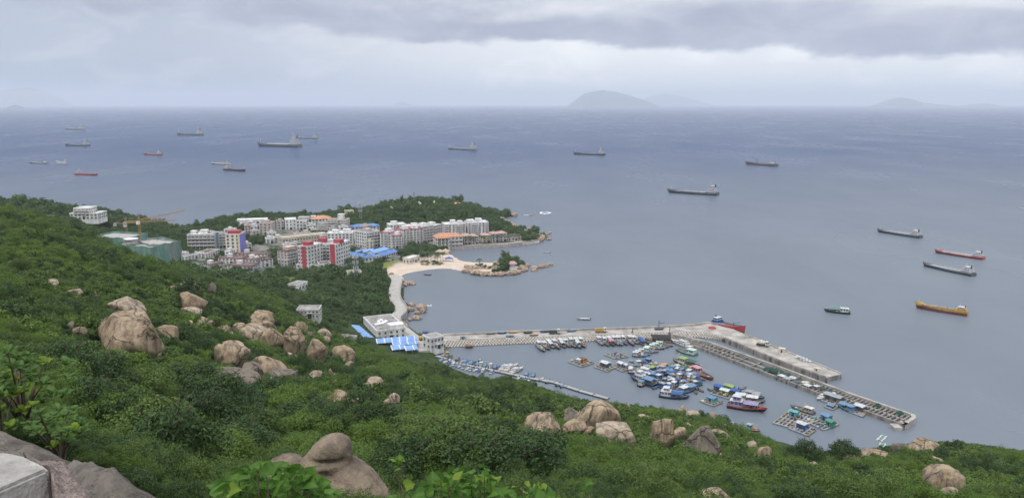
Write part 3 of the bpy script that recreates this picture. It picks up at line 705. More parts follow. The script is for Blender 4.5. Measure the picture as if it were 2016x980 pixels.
BOULDERS = [ # x0 y0 x1 y1, material, options, label
 (185,618,310,694,'g',dict(cuts=9),'huge tan granite boulder, the biggest on the left hillside'),
 (208,583,280,615,'p',dict(tilt=.3),'long sloping pale slab just above the biggest left boulder'),
 (310,640,348,666,'g',{},'grey topped boulder right beside the biggest left boulder'),
 (145,643,168,657,'g',{},'small reddish boulder left of the biggest left boulder'),
 (130,634,144,647,'d',{},'small dark grey rock, leftmost of those near the biggest left boulder'),
 (298,684,317,699,'p',{},'small pale block at the lower right foot of the biggest left boulder'),
 (90,550,112,563,'p',{},'low pale boulder high on the left slope, leftmost of the hillside rocks'),
 (92,561,108,569,'p',{},'small grey rock just under the low pale boulder on the left slope'),
 (133,568,160,580,'p',dict(tilt=.25),'left one of two thin pale slabs on the left slope'),
 (163,572,193,581,'p',dict(tilt=.2),'right one of two thin pale slabs on the left slope'),
 (347,551,392,573,'g',dict(cuts=9),'stacked boulder on top of the pile below the white terrace houses'),
 (367,560,390,576,'g',{},'small leaning boulder in the middle of the pile below the terrace houses'),
 (348,578,402,609,'g',dict(tilt=.12),'brown domed boulder at the foot of the pile below the terrace houses'),
 (360,603,397,615,'p',dict(tilt=.15),'flat pale slab under the brown domed boulder'),
 (335,562,349,572,'p',{},'small pale rock left of the pile below the terrace houses'),
 (408,556,425,577,'d',{},'narrow grey rock right of the pile below the terrace houses'),
 (385,634,413,647,'g',{},'low rusty boulder above the deeply cracked boulder'),
 (362,630,379,642,'p',{},'low pale boulder uphill and left of the rusty one'),
 (418,668,489,716,'g',dict(cuts=9,groove=-.1),'large cracked boulder with a shaded overhang, left of the main boulder heap'),
 (458,636,486,655,'g',{},'tan boulder above and left of the main boulder heap'),
 (492,613,538,634,'g',{},'upper slab of the stack that tops the main boulder heap'),
 (496,627,540,652,'g',dict(groove=.1),'lower block of the stack that tops the main boulder heap'),
 (470,642,530,668,'p',dict(tilt=.2),'long pale shelf rock under the stack of the main boulder heap'),
 (505,645,562,682,'g',dict(cuts=10),'wedge shaped rock face left of the tall pointed boulder'),
 (556,643,599,694,'g',dict(cuts=10),'tall pointed boulder with a flat right face in the main heap'),
 (519,658,541,676,'p',{},'small upright stone leaning in the main boulder heap'),
 (598,668,642,706,'g',{},'rounded boulder just right of the tall pointed boulder'),
 (655,681,697,713,'g',dict(cuts=6),'egg shaped brown boulder, rightmost large one of the heap'),
 (581,633,604,652,'g',{},'small split boulder uphill of the rounded boulder'),
 (625,646,652,664,'p',{},'mushroom shaped boulder capping a smaller stone'),
 (632,662,650,674,'p',{},'smaller stone under the mushroom shaped boulder'),
 (598,654,616,665,'d',{},'dull flat stone left of the mushroom shaped boulder'),
 (490,697,562,737,'g',dict(cuts=10),'broad cracked block in the lower main heap'),
 (524,723,583,752,'d',dict(cuts=9),'dark stained block at the bottom of the lower main heap'),
 (470,714,516,742,'d',dict(cuts=8),'brown block at the left of the lower main heap'),
 (556,694,585,710,'p',{},'pale rounded knob at the right of the lower main heap'),
 (402,720,515,775,'d',dict(cuts=5),'big smooth grey dome half hidden by dark trees'),
 (675,711,697,727,'p',{},'pale pebble like boulder under the egg shaped boulder'),
 (714,718,738,733,'p',dict(tilt=.3),'pale oval boulder on the grass slope above the harbour'),
 (718,741,754,773,'p',dict(tilt=.75),'long pale slab sliding down the slope above the harbour'),
 (642,725,658,750,'g',{},'upright cracked stone of the pair under the egg shaped boulder'),
 (654,736,669,751,'d',{},'round dark stone of the pair under the egg shaped boulder'),
 (608,727,634,745,'p',dict(tilt=.3),'pale oval boulder below the rounded boulder'),
 (640,745,664,763,'p',dict(tilt=.3),'pale slanting stone under the cracked pair'),
 (643,770,690,789,'g',dict(tilt=.2),'flat brown slab low on the middle slope'),
 (754,783,772,799,'g',dict(tilt=.4),'left stone of the short row above the harbour shore'),
 (763,775,786,796,'p',dict(tilt=.5),'long right stone of the short row above the harbour shore'),
 (784,803,799,815,'d',{},'small grey stone below the short row of stones'),
 (1036,815,1110,858,'g',dict(groove=.3,cuts=7),'wide brown boulder split by a vertical crack'),
 (1108,828,1155,852,'g',{},'low tan boulder between the split boulder and the giant one'),
 (1106,806,1148,836,'d',{},'shadowed rounded boulder behind the giant right boulder'),
 (1138,787,1220,834,'g',dict(cuts=8),'giant tan boulder on the crest in front of the harbour'),
 (1214,794,1241,809,'p',{},'pale rocks just right of the giant crest boulder'),
 (1175,836,1250,875,'p',dict(cuts=6,blocky=.35),'flat topped drum shaped boulder with a hollow on top'),
 (1285,822,1327,876,'g',dict(cuts=10,blocky=.2),'tall pillar like boulder with a fin on top'),
 (1324,838,1351,866,'g',dict(tilt=.5),'leaning slab to the right of the pillar like boulder'),
 (1345,838,1418,894,'d',dict(cuts=9),'big dark grey boulder, darkest on the right crest'),
 (1395,846,1437,869,'g',{},'cracked tan boulder right of the big dark one'),
 (1348,808,1384,824,'p',{},'smooth tan dome on the shore edge above the dark boulder'),
 (1334,797,1357,806,'p',{},'low pale rock at the water edge of the crest'),
 (1256,816,1281,827,'p',{},'flat pale rock just behind the drum shaped boulder'),
 (1344,832,1361,841,'p',{},'small pale rock under the smooth tan dome'),
 (1393,809,1413,819,'p',{},'small tan rock at the shore right of the dome'),
 (1278,849,1295,864,'g',{},'small round boulder left of the pillar like boulder'),
 (1398,890,1423,901,'g',{},'low brown rock below the cracked tan boulder'),
 (1432,890,1461,908,'g',dict(tilt=.3),'sloping brown rock on the right shoulder'),
 (1470,868,1492,890,'p',dict(tilt=.6),'upper rib of pale rock running down the right shoulder'),
 (1488,876,1514,912,'g',dict(tilt=.5),'lower rib of rock running down the right shoulder'),
 (1237,911,1291,942,'p',dict(tilt=.35),'pale half buried boulder in the middle of the right slope'),
 (1383,962,1442,992,'g',{},'boulder cut by the bottom edge right of centre'),
 (1660,893,1696,914,'g',{},'round brown dome right of the two dark trees'),
 (1690,886,1756,903,'g',{},'low reddish outcrop on the right shore edge'),
 (1713,880,1726,893,'d',{},'small dark cube like rock on the low reddish outcrop'),
 (1790,865,1851,890,'g',dict(cuts=8),'wide orange boulder on the skyline of the right slope'),
 (1759,872,1790,888,'d',{},'grey boulder left of the wide orange skyline boulder'),
 (1823,898,1854,911,'p',{},'pale flat rock above the big square boulder'),
 (1826,917,1894,964,'g',dict(cuts=5,blocky=.5,groove=-.05),'big square boulder with a vertical joint at far right'),
 (1850,962,1898,990,'p',dict(blocky=.2),'pale boulder directly under the big square boulder'),
 (1733,968,1782,996,'g',{},'left dome at the bottom edge on the right'),
 (1780,970,1822,996,'g',{},'right dome at the bottom edge on the right'),
 (1769,962,1786,976,'d',{},'small grey stone resting between the two bottom domes'),
 (1628,955,1683,970,'d',{},'flat grey brown rock shelf low on the right slope'),
 (1548,950,1600,972,'d',{},'grey lichen covered rock low on the right slope'),
 (1585,908,1611,922,'p',dict(tilt=.3),'small pale stone below the two dark trees'),
]
for i, (x0, y0, x1, y1, k, op, lab) in enumerate(BOULDERS):
    op = dict(op); tilt = op.pop('tilt', 0.0); m = {'g': GRAN, 'p': GRAN_PALE, 'd': GRAN_DARK}[k]
    big = (x1 - x0) > 34
    if big or op: me = rock_mesh(3000 + i, m, op.get('cuts', 7), .15, op.get('groove'), op.get('blocky', 0), lo=not big)
    elif k == 'd': me = rock_mesh(3000 + i, m, 7, .15, lo=True)
    else: me = (POOL if k == 'g' else POOL_P)[i % 5]
    kx, ky = (x1 - x0) * .05, (y1 - y0) * .16; put_rock(me, x0 - kx, y0 - 1, x1 + kx, y1 + ky + 2, lab, tilt=tilt)
# scattered small stones on the slope, told apart by nothing
for k, (x, y, w) in enumerate([(595,742,9),(616,758,10),(722,727,7),(740,819,18),(45,541,8),(64,546,7),(78,556,9),(322,640,8),(412,640,9),(470,690,8),(545,690,10),(700,735,9),(770,752,16),(786,757,12),(800,740,8),(1020,818,22),(1165,838,12),(1410,832,14),(1425,838,12),(1560,905,10),(1640,935,14),(1610,935,12),(1905,905,12),(1930,930,10),(985,812,16),(275,640,8),(205,560,9),(330,670,9),(575,670,9),(655,730,8)]):
    put_rock(POOL_P[k % 5], x - w / 2, y - w * .32, x + w / 2, y + w * .4, 'small pale stone showing through the hillside scrub', 'stone', 'small stones in the scrub')
gs = np.random.default_rng(19)
for k in range(70):                                    # broken stones trailing downhill between the large boulders
    t = gs.random(); line = [[(400, 640), (470, 650), (560, 690), (640, 740), (760, 810)], [(480, 700), (560, 750), (640, 770), (700, 800), (800, 830)], [(1020, 840), (1140, 850), (1300, 860), (1420, 870), (1500, 900)]][k % 3]
    q = t * 3.999; i = int(q); f = q - i; x = line[i][0] * (1 - f) + line[i + 1][0] * f + gs.normal(0, 26); y = line[i][1] * (1 - f) + line[i + 1][1] * f + gs.normal(0, 15); w = gs.uniform(8, 24)
    if y > 905 or y < 610: continue
    put_rock((POOL + POOL_P)[k % 13], x - w / 2, y - w * .35, x + w / 2, y + w * .3, 'broken tan stone trailing downhill between the large boulders', 'stone', 'stones trailing downhill')
# shore rocks below the coast road, round the islet and the point
SH = 'rocks along the shore'
def shore(lst, lab, grp, nm='shore_rock'):
    for k, (x0, y0, x1, y1) in enumerate(lst):
        put_rock(POOL_S[(k * 3) % 7], x0, y0, x1, y1, lab, nm, grp, base=0.1, block=.6)
BIGS = [((818,597,841,612),'largest pale sea boulder below the coast road'),((798,603,816,613),'tan boulder between the coast road and the largest sea boulder'),((812,619,831,630),'rounded sea boulder under the largest one'),((826,607,839,617),'brown boulder at the foot of the largest sea boulder'),((815,611,827,620),'small boulder between the largest and the rounded sea boulder'),((788,631,804,640),'boulder at the bend nearest the white hotel'),((802,624,812,632),'small red boulder left of the rounded sea boulder'),((805,595,818,603),'boulder left of and above the largest sea boulder'),((914,674,932,686),'lone tan rock standing in the harbour by the breakwater')]
for k, (bb, lab) in enumerate(BIGS):
    put_rock(rock_mesh(4000 + k, GRAN_SHORE, 6, .12, lo=True), *bb, lab, 'shore_rock', SH, base=0.1, block=.6)
g_ = np.random.default_rng(8)
def along(pts, n, w0, w1, jit):
    out = []; seg = np.linspace(0, len(pts) - 1.001, n)
    for s in seg:
        i = int(s); a = s - i; x = pts[i][0] * (1 - a) + pts[i + 1][0] * a + g_.normal(0, jit); y = pts[i][1] * (1 - a) + pts[i + 1][1] * a + g_.normal(0, jit * .4); w = g_.uniform(w0, w1)
        out.append((x - w / 2, y - w * .36, x + w / 2, y + w * .22))
    return out
shore(along([(789,551),(800,556),(812,560)], 12, 5, 11, 2.0) + [(796,552,818,561),(790,556,803,564)], 'tan rock in the spit at the head of the coast road', 'rocks of the spit by the beach')
shore(along([(789,566),(788,580),(793,592),(801,604)], 16, 4, 9, 1.6), 'small tan rock under the coast road wall', 'rocks under the coast road wall')
shore([(744,538,760,548),(754,541,772,552),(748,545,766,556),(764,536,776,546)], 'big tan rock above the end of the beach road', 'rocks above the beach road')
shore(along([(912,533),(940,539),(975,541),(1010,538),(1032,531),(1036,523)], 34, 9, 19, 1.8), 'tan rock ringing the islet at the end of the beach', 'rocks round the islet')
shore(along([(920,526),(950,529),(990,532),(1018,529)], 22, 9, 18, 2.2), 'pale rock on the flank of the islet', 'rocks on the islet flank')
shore([(1046,523,1060,531),(1056,519,1072,528),(1066,519,1082,526),(1074,517,1090,523),(1044,529,1058,534)], 'dark wet reef rock off the islet', 'reef rocks off the islet')
shore(along([(980,420),(998,421),(1014,423)], 12, 8, 15, 1.5), 'pale rock at the far tip of the wooded point', 'rocks at the far tip')
shore(along([(990,432),(1004,442),(1018,449),(1030,456)], 22, 8, 16, 2.5), 'orange rock below the wooded point', 'rocks below the wooded point')
shore(along([(1038,458),(1052,463),(1068,467),(1060,472)], 20, 8, 16, 2.6), 'pale rock at the end of the promenade', 'rocks at the promenade end')
shore([(1038,447,1048,452),(1048,448,1056,452),(1070,458,1082,463),(1078,456,1086,460),(1040,421,1050,424),(1074,468,1086,473)], 'wet rock awash off the wooded point', 'rocks awash off the point')
shore(along([(866,690),(884,682),(898,680)], 9, 4, 8, 1.5), 'small rock by the quay house', 'rocks by the quay house')
# ================================================================== buildings
WALLS = {
 'white': mat('wall_white', (.70, .69, .67), .8, .19, .35, streak=True), 'cream': mat('wall_cream', (.66, .62, .52), .8, .12, .35, streak=True),
 'grey': mat('wall_grey', (.47, .46, .45), .85, .16, .4, streak=True), 'pink': mat('wall_pink', (.52, .43, .39), .85, .14, .4, streak=True), 'dirty': mat('wall_dirty', (.50, .48, .45), .9, .28, .5, streak=True),
 'tan': mat('wall_tan', (.56, .48, .36), .85, .12, .4), 'purple': mat('wall_purple', (.20, .19, .55), .7, .08, .3), 'red': mat('panel_red', (.40, .07, .09), .6, .10, .4), 'teal': mat('panel_glass_blue', (.12, .22, .32), .3, .1, .4),
 'yellow': mat('wall_yellow', (.62, .56, .36), .85, .12, .4), 'orange': mat('wall_orange', (.70, .42, .17), .8, .12, .4), 'concrete': mat('concrete', (.38, .36, .33), .9, .2, .5, bump=.2)}
ROOFS = {
 'deck': mat('roof_deck', (.30, .28, .265), .95, .28, .3), 'maroon': mat('roof_maroon', (.20, .13, .12), .95, .30, .35), 'tile': mat('roof_orange_tile', (.52, .265, .165), .8, .18, .6), 'red': mat('roof_red_tile', (.28, .10, .085), .85, .2, .5),
 'blue': mat('roof_blue_sheet', (.10, .205, .45), .5, .22, .3), 'white': mat('roof_white', (.68, .68, .68), .7, .12, .3), 'pinkt': mat('roof_pink_tile', (.46, .29, .27), .8, .15, .6), 'peach': mat('roof_peach_tile', (.66, .36, .16), .8, .15, .6), 'bluepale': mat('roof_pale_blue', (.19, .33, .60), .5, .15, .3)}
GLASS = mat('window_glass', (.045, .055, .065), .15, .25, 1.5, spec=.5)
FRAME = mat('window_frame', (.60, .60, .58), .6, .1, 1)
RAIL = mat('balcony_rail', (.55, .54, .52), .8, .15, 1)
STEEL = mat('steel_grey', (.30, .31, .32), .5, .15, 1, metal=.3)
_W = {}
def window_mesh(w, h):
    k = (round(w, 1), round(h, 1))
    if k not in _W:
        w, h = k; mb = MB(); t = .1
        mb.add([(-w/2, -.03, 0), (w/2, -.03, 0), (w/2, -.03, h), (-w/2, -.03, h)], [(0, 1, 2, 3)], 1)
        mb.box(-w/2 - t, -w/2, -.16, 0, 0, h); mb.box(w/2, w/2 + t, -.16, 0, 0, h); mb.box(-w/2 - t, w/2 + t, -.16, 0, h, h + t); mb.box(-w/2 - .2, w/2 + .2, -.26, 0, -.12, 0)
        mb.box(-.035, .035, -.08, -.03, 0, h)
        _W[k] = mb.mesh('window', [FRAME, GLASS])
    return _W[k]
_BAL = {}
def balcony_mesh(w, d=1.2):
    k = (round(w, 1), d)
    if k not in _BAL:
        w = k[0]; mb = MB(); mb.box(-w/2, w/2, -d, 0, -.15, 0); mb.box(-w/2, w/2, -d, -d + .1, 0, .95); mb.box(-w/2, -w/2 + .1, -d + .1, 0, 0, .95); mb.box(w/2 - .1, w/2, -d + .1, 0, 0, .95)
        _BAL[k] = mb.mesh('balcony', [RAIL])
    return _BAL[k]
def land(px, py, z=5.0):
    for _ in range(8):
        p = P(px, py, z); z = .5 * z + .5 * max(ground(p.x, p.y), .6)
    return P(px, py, z)
FOOT = []
def building(name, a, b, ytop, depth, floors, label, wall='white', roof='deck', rtype='flat', bal=(), side_wall=None, group=None, bays=None, cat='building', tower=None, tank=False, panels=(), parapet=.7, win=True, zb=None, ww=None, rh=1.8, par_mat=None, extra=None, door=True, eave=.5):
    """a, b: photo pixels where the front facade meets the ground, left and right; ytop: photo row of its roof line."""
    mx_, my_ = (a[0] + b[0]) / 2, (a[1] + b[1]) / 2
    g0 = land(mx_, my_) if zb is None else P(mx_, my_, zb)
    A_, B_ = P(*a, g0.z), P(*b, g0.z)
    Lx = (B_ - A_).xy.length; yaw = math.atan2(B_.y - A_.y, B_.x - A_.x); mid = (A_ + B_) / 2
    H = PY(mx_, ytop, mid.y).z - g0.z
    e = empty(name, mid, yaw, label, cat, group)
    rot = Matrix.Rotation(yaw, 3, 'Z')
    for i in range(max(1, int(Lx // 6))):
        for j in range(max(1, int(depth // 6))):
            q = mid + rot @ Vector((-Lx/2 + (i + .5) * Lx / max(1, int(Lx // 6)), (j + .5) * depth / max(1, int(depth // 6)), 0)); BLOCK.append((q.x, q.y, 5.2))
    q = mid + rot @ Vector((0, -4, 0)); BLOCK.append((q.x, q.y, 4.5))
    wm = WALLS[wall]; sm = WALLS[side_wall] if side_wall else wm
    mb = MB(); x0, x1 = -Lx / 2, Lx / 2
    zw = -2.5 if zb is None or zb < 32 else -3.5
    vs = [(x0, 0, zw), (x1, 0, zw), (x1, depth, zw), (x0, depth, zw), (x0, 0, H), (x1, 0, H), (x1, depth, H), (x0, depth, H)]
    mb.add(vs, [(0, 1, 5, 4), (2, 3, 7, 6)], 0); mb.add(vs, [(1, 2, 6, 5)], 1); mb.add(vs, [(3, 0, 4, 7)], 0); mb.add(vs, [(4, 5, 6, 7)], 0)
    mb.build('wall', [wm, sm], e)
    rm = ROOFS[roof]
    if rtype == 'flat':
        MB().box(x0 + .3, x1 - .3, .3, depth - .3, H + .003, H + .08).build('roof', rm, e)
        pm = WALLS[par_mat] if par_mat in WALLS else (ROOFS[par_mat] if par_mat else wm); p = MB(); t = .28
        p.box(x0 - .12, x1 + .12, -.12, t, H - .12, H + parapet); p.box(x0 - .12, x1 + .12, depth - t, depth + .12, H - .12, H + parapet); p.box(x0 - .12, x0 + t, t, depth - t, H - .12, H + parapet); p.box(x1 - t, x1 + .12, t, depth - t, H - .12, H + parapet)
        p.build('parapet', pm, e)
    elif rtype == 'hip':
        o = eave; r = min(depth / 2, Lx / 2) * .95
        MB().add([(x0 - o, -o, H), (x1 + o, -o, H), (x1 + o, depth + o, H), (x0 - o, depth + o, H), (x0 + r, depth / 2, H + rh), (x1 - r, depth / 2, H + rh)],
                 [(0, 1, 5, 4), (1, 2, 5), (2, 3, 4, 5), (3, 0, 4), (0, 3, 2, 1)]).build('roof', rm, e)
    elif rtype == 'gable':                # ridge along the front, corrugated sheets
        o = eave; n = max(4, int(Lx / .9)); r = MB(); ri = []
        for k in range(n * 2 + 1):
            x = x0 - o + (Lx + 2 * o) * k / (n * 2); dz_ = .07 * (k % 2)
            ri.append([(x, -o, H - .1 + dz_), (x, depth / 2, H + rh + dz_), (x, depth + o, H - .1 + dz_), (x, depth + o, H - .2), (x, depth / 2, H + rh - .1), (x, -o, H - .2)])
        r.loft(ri, 0, True, True, False); r.build('roof', rm, e)
        MB().add([(x0, 0, H), (x0, depth, H), (x0, depth / 2, H + rh - .12)], [(0, 1, 2)]).add([(x1, 0, H), (x1, depth, H), (x1, depth / 2, H + rh - .12)], [(0, 2, 1)]).build('gable_end', wm, e)
    fh = H / floors
    faces = [('f', Lx, lambda u: (x0 + u, 0, 0), 0.0), ('r', depth, lambda u: (x1, u, 0), math.pi / 2), ('l', depth, lambda u: (x0, depth - u, 0), -math.pi / 2)]
    if win:
        for fc, ln, pos, rz in faces:
            nrm = rot @ Vector((math.sin(rz), -math.cos(rz), 0)); c = mid + rot @ Vector(pos(ln / 2))
            if nrm.dot((Vector((0, 0, EYE)) - c).normalized()) < .08: continue
            if side_wall and fc == 'r': continue
            nb = bays if (bays and fc == 'f') else max(1, int(round(ln / 3.1)))
            bw = ln / nb; w_ = min(ww or 1.5, bw * .55); h_ = min(1.5, fh * .55)
            pan = [q for q in panels if q[0] == fc]
            for k in range(nb):
                u = (k + .5) * bw
                if any(q[1] <= (k + .5) / nb <= q[2] for q in pan): continue
                for f in range(floors):
                    isb = (fc, k % 4) in bal or (fc, 'all') in bal
                    p = pos(u)
                    if f == 0 and fc == 'f' and k == nb // 2 and door:
                        link('door', door_mesh(), e, (p[0], p[1], 0), (0, 0, rz)); continue
                    zz = f * fh + fh * .30
                    link('window', window_mesh(w_ if not isb else min(bw * .7, 2.2), h_ if not isb else fh * .62), e, (p[0], p[1], zz if not isb else f * fh + .12), (0, 0, rz))
                    if isb and f > 0: link('balcony', balcony_mesh(bw * .92), e, (p[0], p[1], f * fh + .08), (0, 0, rz))
    for fc, ua, ub, mname, *zz in panels:
        ln = Lx if fc == 'f' else depth; za, zb_ = (zz + [0, H])[:2] if zz else (0.4, H + .5)
        d_ = .22
        if fc == 'f': MB().box(x0 + ua * ln, x0 + ub * ln, -d_, 0.02, za, zb_).build('wall_panel', WALLS[mname], e)
        elif fc == 'r': MB().box(x1 - .02, x1 + d_, ua * ln, ub * ln, za, zb_).build('wall_panel', WALLS[mname], e)
        else: MB().box(x0 - d_, x0 + .02, (1 - ub) * ln, (1 - ua) * ln, za, zb_).build('wall_panel', WALLS[mname], e)
    if tower:
        for (u, v, w_, d_, h_, mname) in tower:
            t = MB().box(x0 + u * Lx - w_/2, x0 + u * Lx + w_/2, v * depth - d_/2, v * depth + d_/2, H + .08, H + h_); t.box(x0 + u * Lx - w_/2 - .2, x0 + u * Lx + w_/2 + .2, v * depth - d_/2 - .2, v * depth + d_/2 + .2, H + h_, H + h_ + .2)
            t.build('stair_tower', WALLS[mname], e)
    if tank:
        for k in range(2):
            MB().cyl((x0 + Lx * (.25 + .4 * k), depth * .6, H + .08), (x0 + Lx * (.25 + .4 * k), depth * .6, H + 1.6), .75, n=10).build('water_tank', STEEL, e)
    if extra: extra(e, x0, x1, depth, H)
    return e
_D = []
def door_mesh():
    if not _D:
        mb = MB(); mb.box(-.9, .9, -.06, 0, 0, 2.2, 1); mb.box(-1.05, -.9, -.14, 0, 0, 2.35); mb.box(.9, 1.05, -.14, 0, 0, 2.35); mb.box(-1.3, 1.3, -.7, 0, 2.35, 2.5)
        _D.append(mb.mesh('door', [FRAME, GLASS]))
    return _D[0]
# --- left of town
building('hotel_block', (370, 491), (424, 490), 463, 14, 4, 'grey white four storey block at the left end of town', 'grey', 'white', bal=(('f', 0), ('f', 1), ('f', 2), ('f', 3)), tower=[(.55, .5, 5, 5, 3, 'white'), (.15, .6, 4, 5, 2.2, 'white')], tank=True)
building('hotel_annex', (425, 490), (433, 489), 459, 12, 4, 'narrow block with blue glass face beside the left grey block', 'grey', 'deck', panels=(('f', .25, .8, 'teal'),), win=False)
building('school_wing', (364, 514), (403, 506), 502, 9, 2, 'low two storey white wing in front of the grey block', 'white', 'deck', tower=[(.2, .6, 6, 4, 2.4, 'white')])
building('school_wing', (405, 509), (433, 500), 496, 9, 2, 'second low white wing between the first wing and the purple block', 'white', 'maroon')
building('small_house', (350, 505), (362, 504), 498, 7, 2, 'small grey house tucked left of the low white wing', 'grey', 'deck')
building('apartment_tower', (446, 503), (474, 503), 462, 13, 6, 'cream tower whose right side wall is painted purple', 'cream', 'red', 'flat', side_wall='purple', panels=(('f', .86, 1.0, 'yellow'),), tower=[(.45, .5, 8, 7, 2.2, 'red')])
building('apartment_block', (431, 488), (446, 487), 461, 12, 5, 'grey block with open balconies behind the purple walled tower', 'grey', 'deck', bal=(('f', 'all'),))
# seaside terrace with the arched wing
def arch_wing(e, x0, x1, depth, H):
    mb = MB(); n = 10; rin, rout = 4.2, 5.2
    vs = []
    for k in range(n + 1):
        t = math.pi * k / n; vs += [(x0 + 9 + rin * math.cos(t) * 1.7, -.5, rin * math.sin(t) + H - 6), (x0 + 9 + rout * math.cos(t) * 1.7, -.5, rout * math.sin(t) + H - 6), (x0 + 9 + rin * math.cos(t) * 1.7, .4, rin * math.sin(t) + H - 6), (x0 + 9 + rout * math.cos(t) * 1.7, .4, rout * math.sin(t) + H - 6)]
    fs = []
    for k in range(n):
        i = 4 * k; fs += [(i, i + 1, i + 5, i + 4), (i + 2, i + 6, i + 7, i + 3), (i + 1, i + 3, i + 7, i + 5), (i, i + 4, i + 6, i + 2)]
    mb.add(vs, fs).build('arch', WALLS['white'], e)
building('terrace_hotel', (467, 452), (527, 450), 433, 10, 2, 'white seaside building with a long canopy roof and an arch', 'white', 'white', bal=(('f', 1), ('f', 3)), extra=arch_wing, parapet=.4)
building('apartment_block', (511, 462), (535, 462), 440, 11, 4, 'pinkish block just in front of the white seaside building', 'pink', 'deck', tower=[(.5, .5, 4, 4, 2, 'pink')])
building('apartment_block', (562, 453), (584, 452), 433, 12, 3, 'plain white cube like block right of the yellow piling rig', 'white', 'white', ww=1.0)
building('apartment_block', (584, 453), (603, 453), 435, 12, 3, 'white block with a roof pergola beside the plain white cube', 'white', 'deck', bal=(('f', 2),), tower=[(.6, .6, 9, 6, 2.6, 'grey')])
building('club_house', (614, 443), (654, 441), 431, 13, 2, 'white building with an orange tiled roof at the back of town', 'white', 'tile', 'hip', tower=[(.12, .5, 4, 4, 2.4, 'white')], rh=2.6)
building('apartment_block', (625, 456), (646, 456), 441, 10, 4, 'grey block with dark balconies left of the terraced pink block', 'grey', 'deck', bal=(('f', 'all'),))
building('apartment_block', (645, 458), (684, 458), 434, 12, 5, 'terraced pinkish block with a white stair tower', 'pink', 'deck', bal=(('f', 0), ('f', 1), ('f', 2)), tower=[(.62, .6, 5, 5, 4.5, 'white')])
building('apartment_block', (645, 481), (695, 480), 460, 12, 4, 'bright white block with rows of dark windows behind the red panelled towers', 'white', 'white', tower=[(.3, .5, 5, 5, 2.2, 'white'), (.75, .6, 6, 5, 2.5, 'white')])
building('long_hall', (557, 486), (645, 476), 466, 9, 2, 'long curving beige hall in the middle of town', 'tan', 'white', bays=16, parapet=1.2)
building('small_house', (700, 424), (688, 424), 417, 7, 2, 'tiny spare house', 'cream') if False else None
building('hill_house', (683, 428), (697, 427), 416, 8, 3, 'small pale yellow house among trees left of the lattice mast', 'yellow', 'deck')
for a, b, yt, lab, wl in [((596, 470), (612, 469), 459, 'small grey house behind the long beige hall', 'grey'), ((540, 478), (556, 477), 468, 'small pale house at the left end of the long beige hall', 'cream'), ((722, 472), (744, 470), 461, 'plain house between the blue hall and the apartment row', 'grey'), ((604, 455), (622, 454), 444, 'low white house under the orange tiled roof', 'white'), ((640, 490), (668, 488), 477, 'white house squeezed between the bright white block and the towers', 'white'), ((524, 480), (540, 479), 471, 'little white roofed house beside the trees right of the purple tower', 'white'), ((690, 470), (706, 469), 460, 'narrow white house right of the bright white block', 'white'), ((480, 492), (496, 490), 481, 'grey house tucked under the purple wall', 'grey'), ((455, 470), (478, 468), 458, 'grey house behind the roof of the purple walled tower', 'dirty'), ((402, 470), (425, 469), 460, 'grey house behind the left grey block', 'grey')]:
    building('town_house', a, b, yt, 8, 2, lab, wl, 'deck', cat='house', tower=[(.5, .5, 3, 3, 1.8, 'white')])
# brown roofed terraces
for a, b, yt, dp, fl, lab, wl, rf in [
 ((430, 519), (474, 521), 509, 12, 2, 'wide low terrace with a maroon roof left of the white terrace', 'white', 'maroon'),
 ((461, 507), (522, 509), 500, 10, 2, 'rearmost maroon roofed terrace right of the purple tower', 'white', 'maroon'),
 ((478, 525), (504, 527), 511, 11, 3, 'white three storey terrace end in the middle of the maroon roofs', 'white', 'maroon'),
 ((506, 528), (538, 522), 512, 11, 3, 'white terrace at the right end of the maroon roofs', 'white', 'maroon'),
 ((448, 533), (494, 536), 523, 11, 2, 'long brown roofed terrace with a shaded veranda', 'dirty', 'maroon'),
 ((414, 531), (442, 526), 519, 8, 2, 'pink walled row house left of the long veranda terrace', 'pink', 'maroon'),
 ((432, 551), (462, 545), 538, 8, 2, 'nearest pink row house with a pale roof at the edge of the scrub', 'pink', 'deck')]:
    building('terrace_house', a, b, yt, dp, fl, lab, wl, rf, par_mat='maroon', parapet=.45, cat='house', group='terrace houses', tower=[(.3, .6, 3, 3, 2.0, 'white')])
building('shed', (496, 533), (514, 531), 527, 7, 1, 'little blue roofed shed in front of the maroon terraces', 'grey', 'blue', 'gable', rh=.8, cat='shed')
building('apartment_block', (547, 519), (566, 522), 494, 15, 5, 'brownish block with balconies left of the red panelled towers', 'pink', 'maroon', bal=(('r', 'all'),), par_mat='maroon', tower=[(.4, .5, 5, 7, 2, 'tan')])
building('low_house', (566, 525), (586, 519), 510, 8, 2, 'small dark house wedged against the red panelled towers', 'dirty', 'deck')
# red and white hotel
building('hotel_tower', (588, 528), (607, 530), 486, 17, 6, 'left white tower with one red stripe and a red roof box', 'white', 'white', panels=(('f', .42, .85, 'red'),), tower=[(.55, .35, 5.5, 5, 2.6, 'red')], bays=4, group='red and white hotel towers')
building('hotel_tower', (626, 519), (652, 520), 480, 14, 6, 'recessed middle tower with balconies between the two red striped towers', 'white', 'deck', bal=(('f', 1), ('f', 2), ('f', 3)), panels=(('f', 0.02, .24, 'red'),), tower=[(.2, .4, 5, 5, 3, 'red')], group='red and white hotel towers')
building('hotel_tower', (650, 528), (662, 529), 482, 19, 6, 'right white tower with a red stripe and long window side', 'white', 'white', panels=(('f', .1, .9, 'red'),), tower=[(.6, .4, 5.5, 5, 2.6, 'red')], win=True, group='red and white hotel towers')
building('hotel_podium', (584, 533), (628, 534), 522, 8, 2, 'low white podium at the foot of the left red striped tower', 'white', 'deck', zb=4.2)
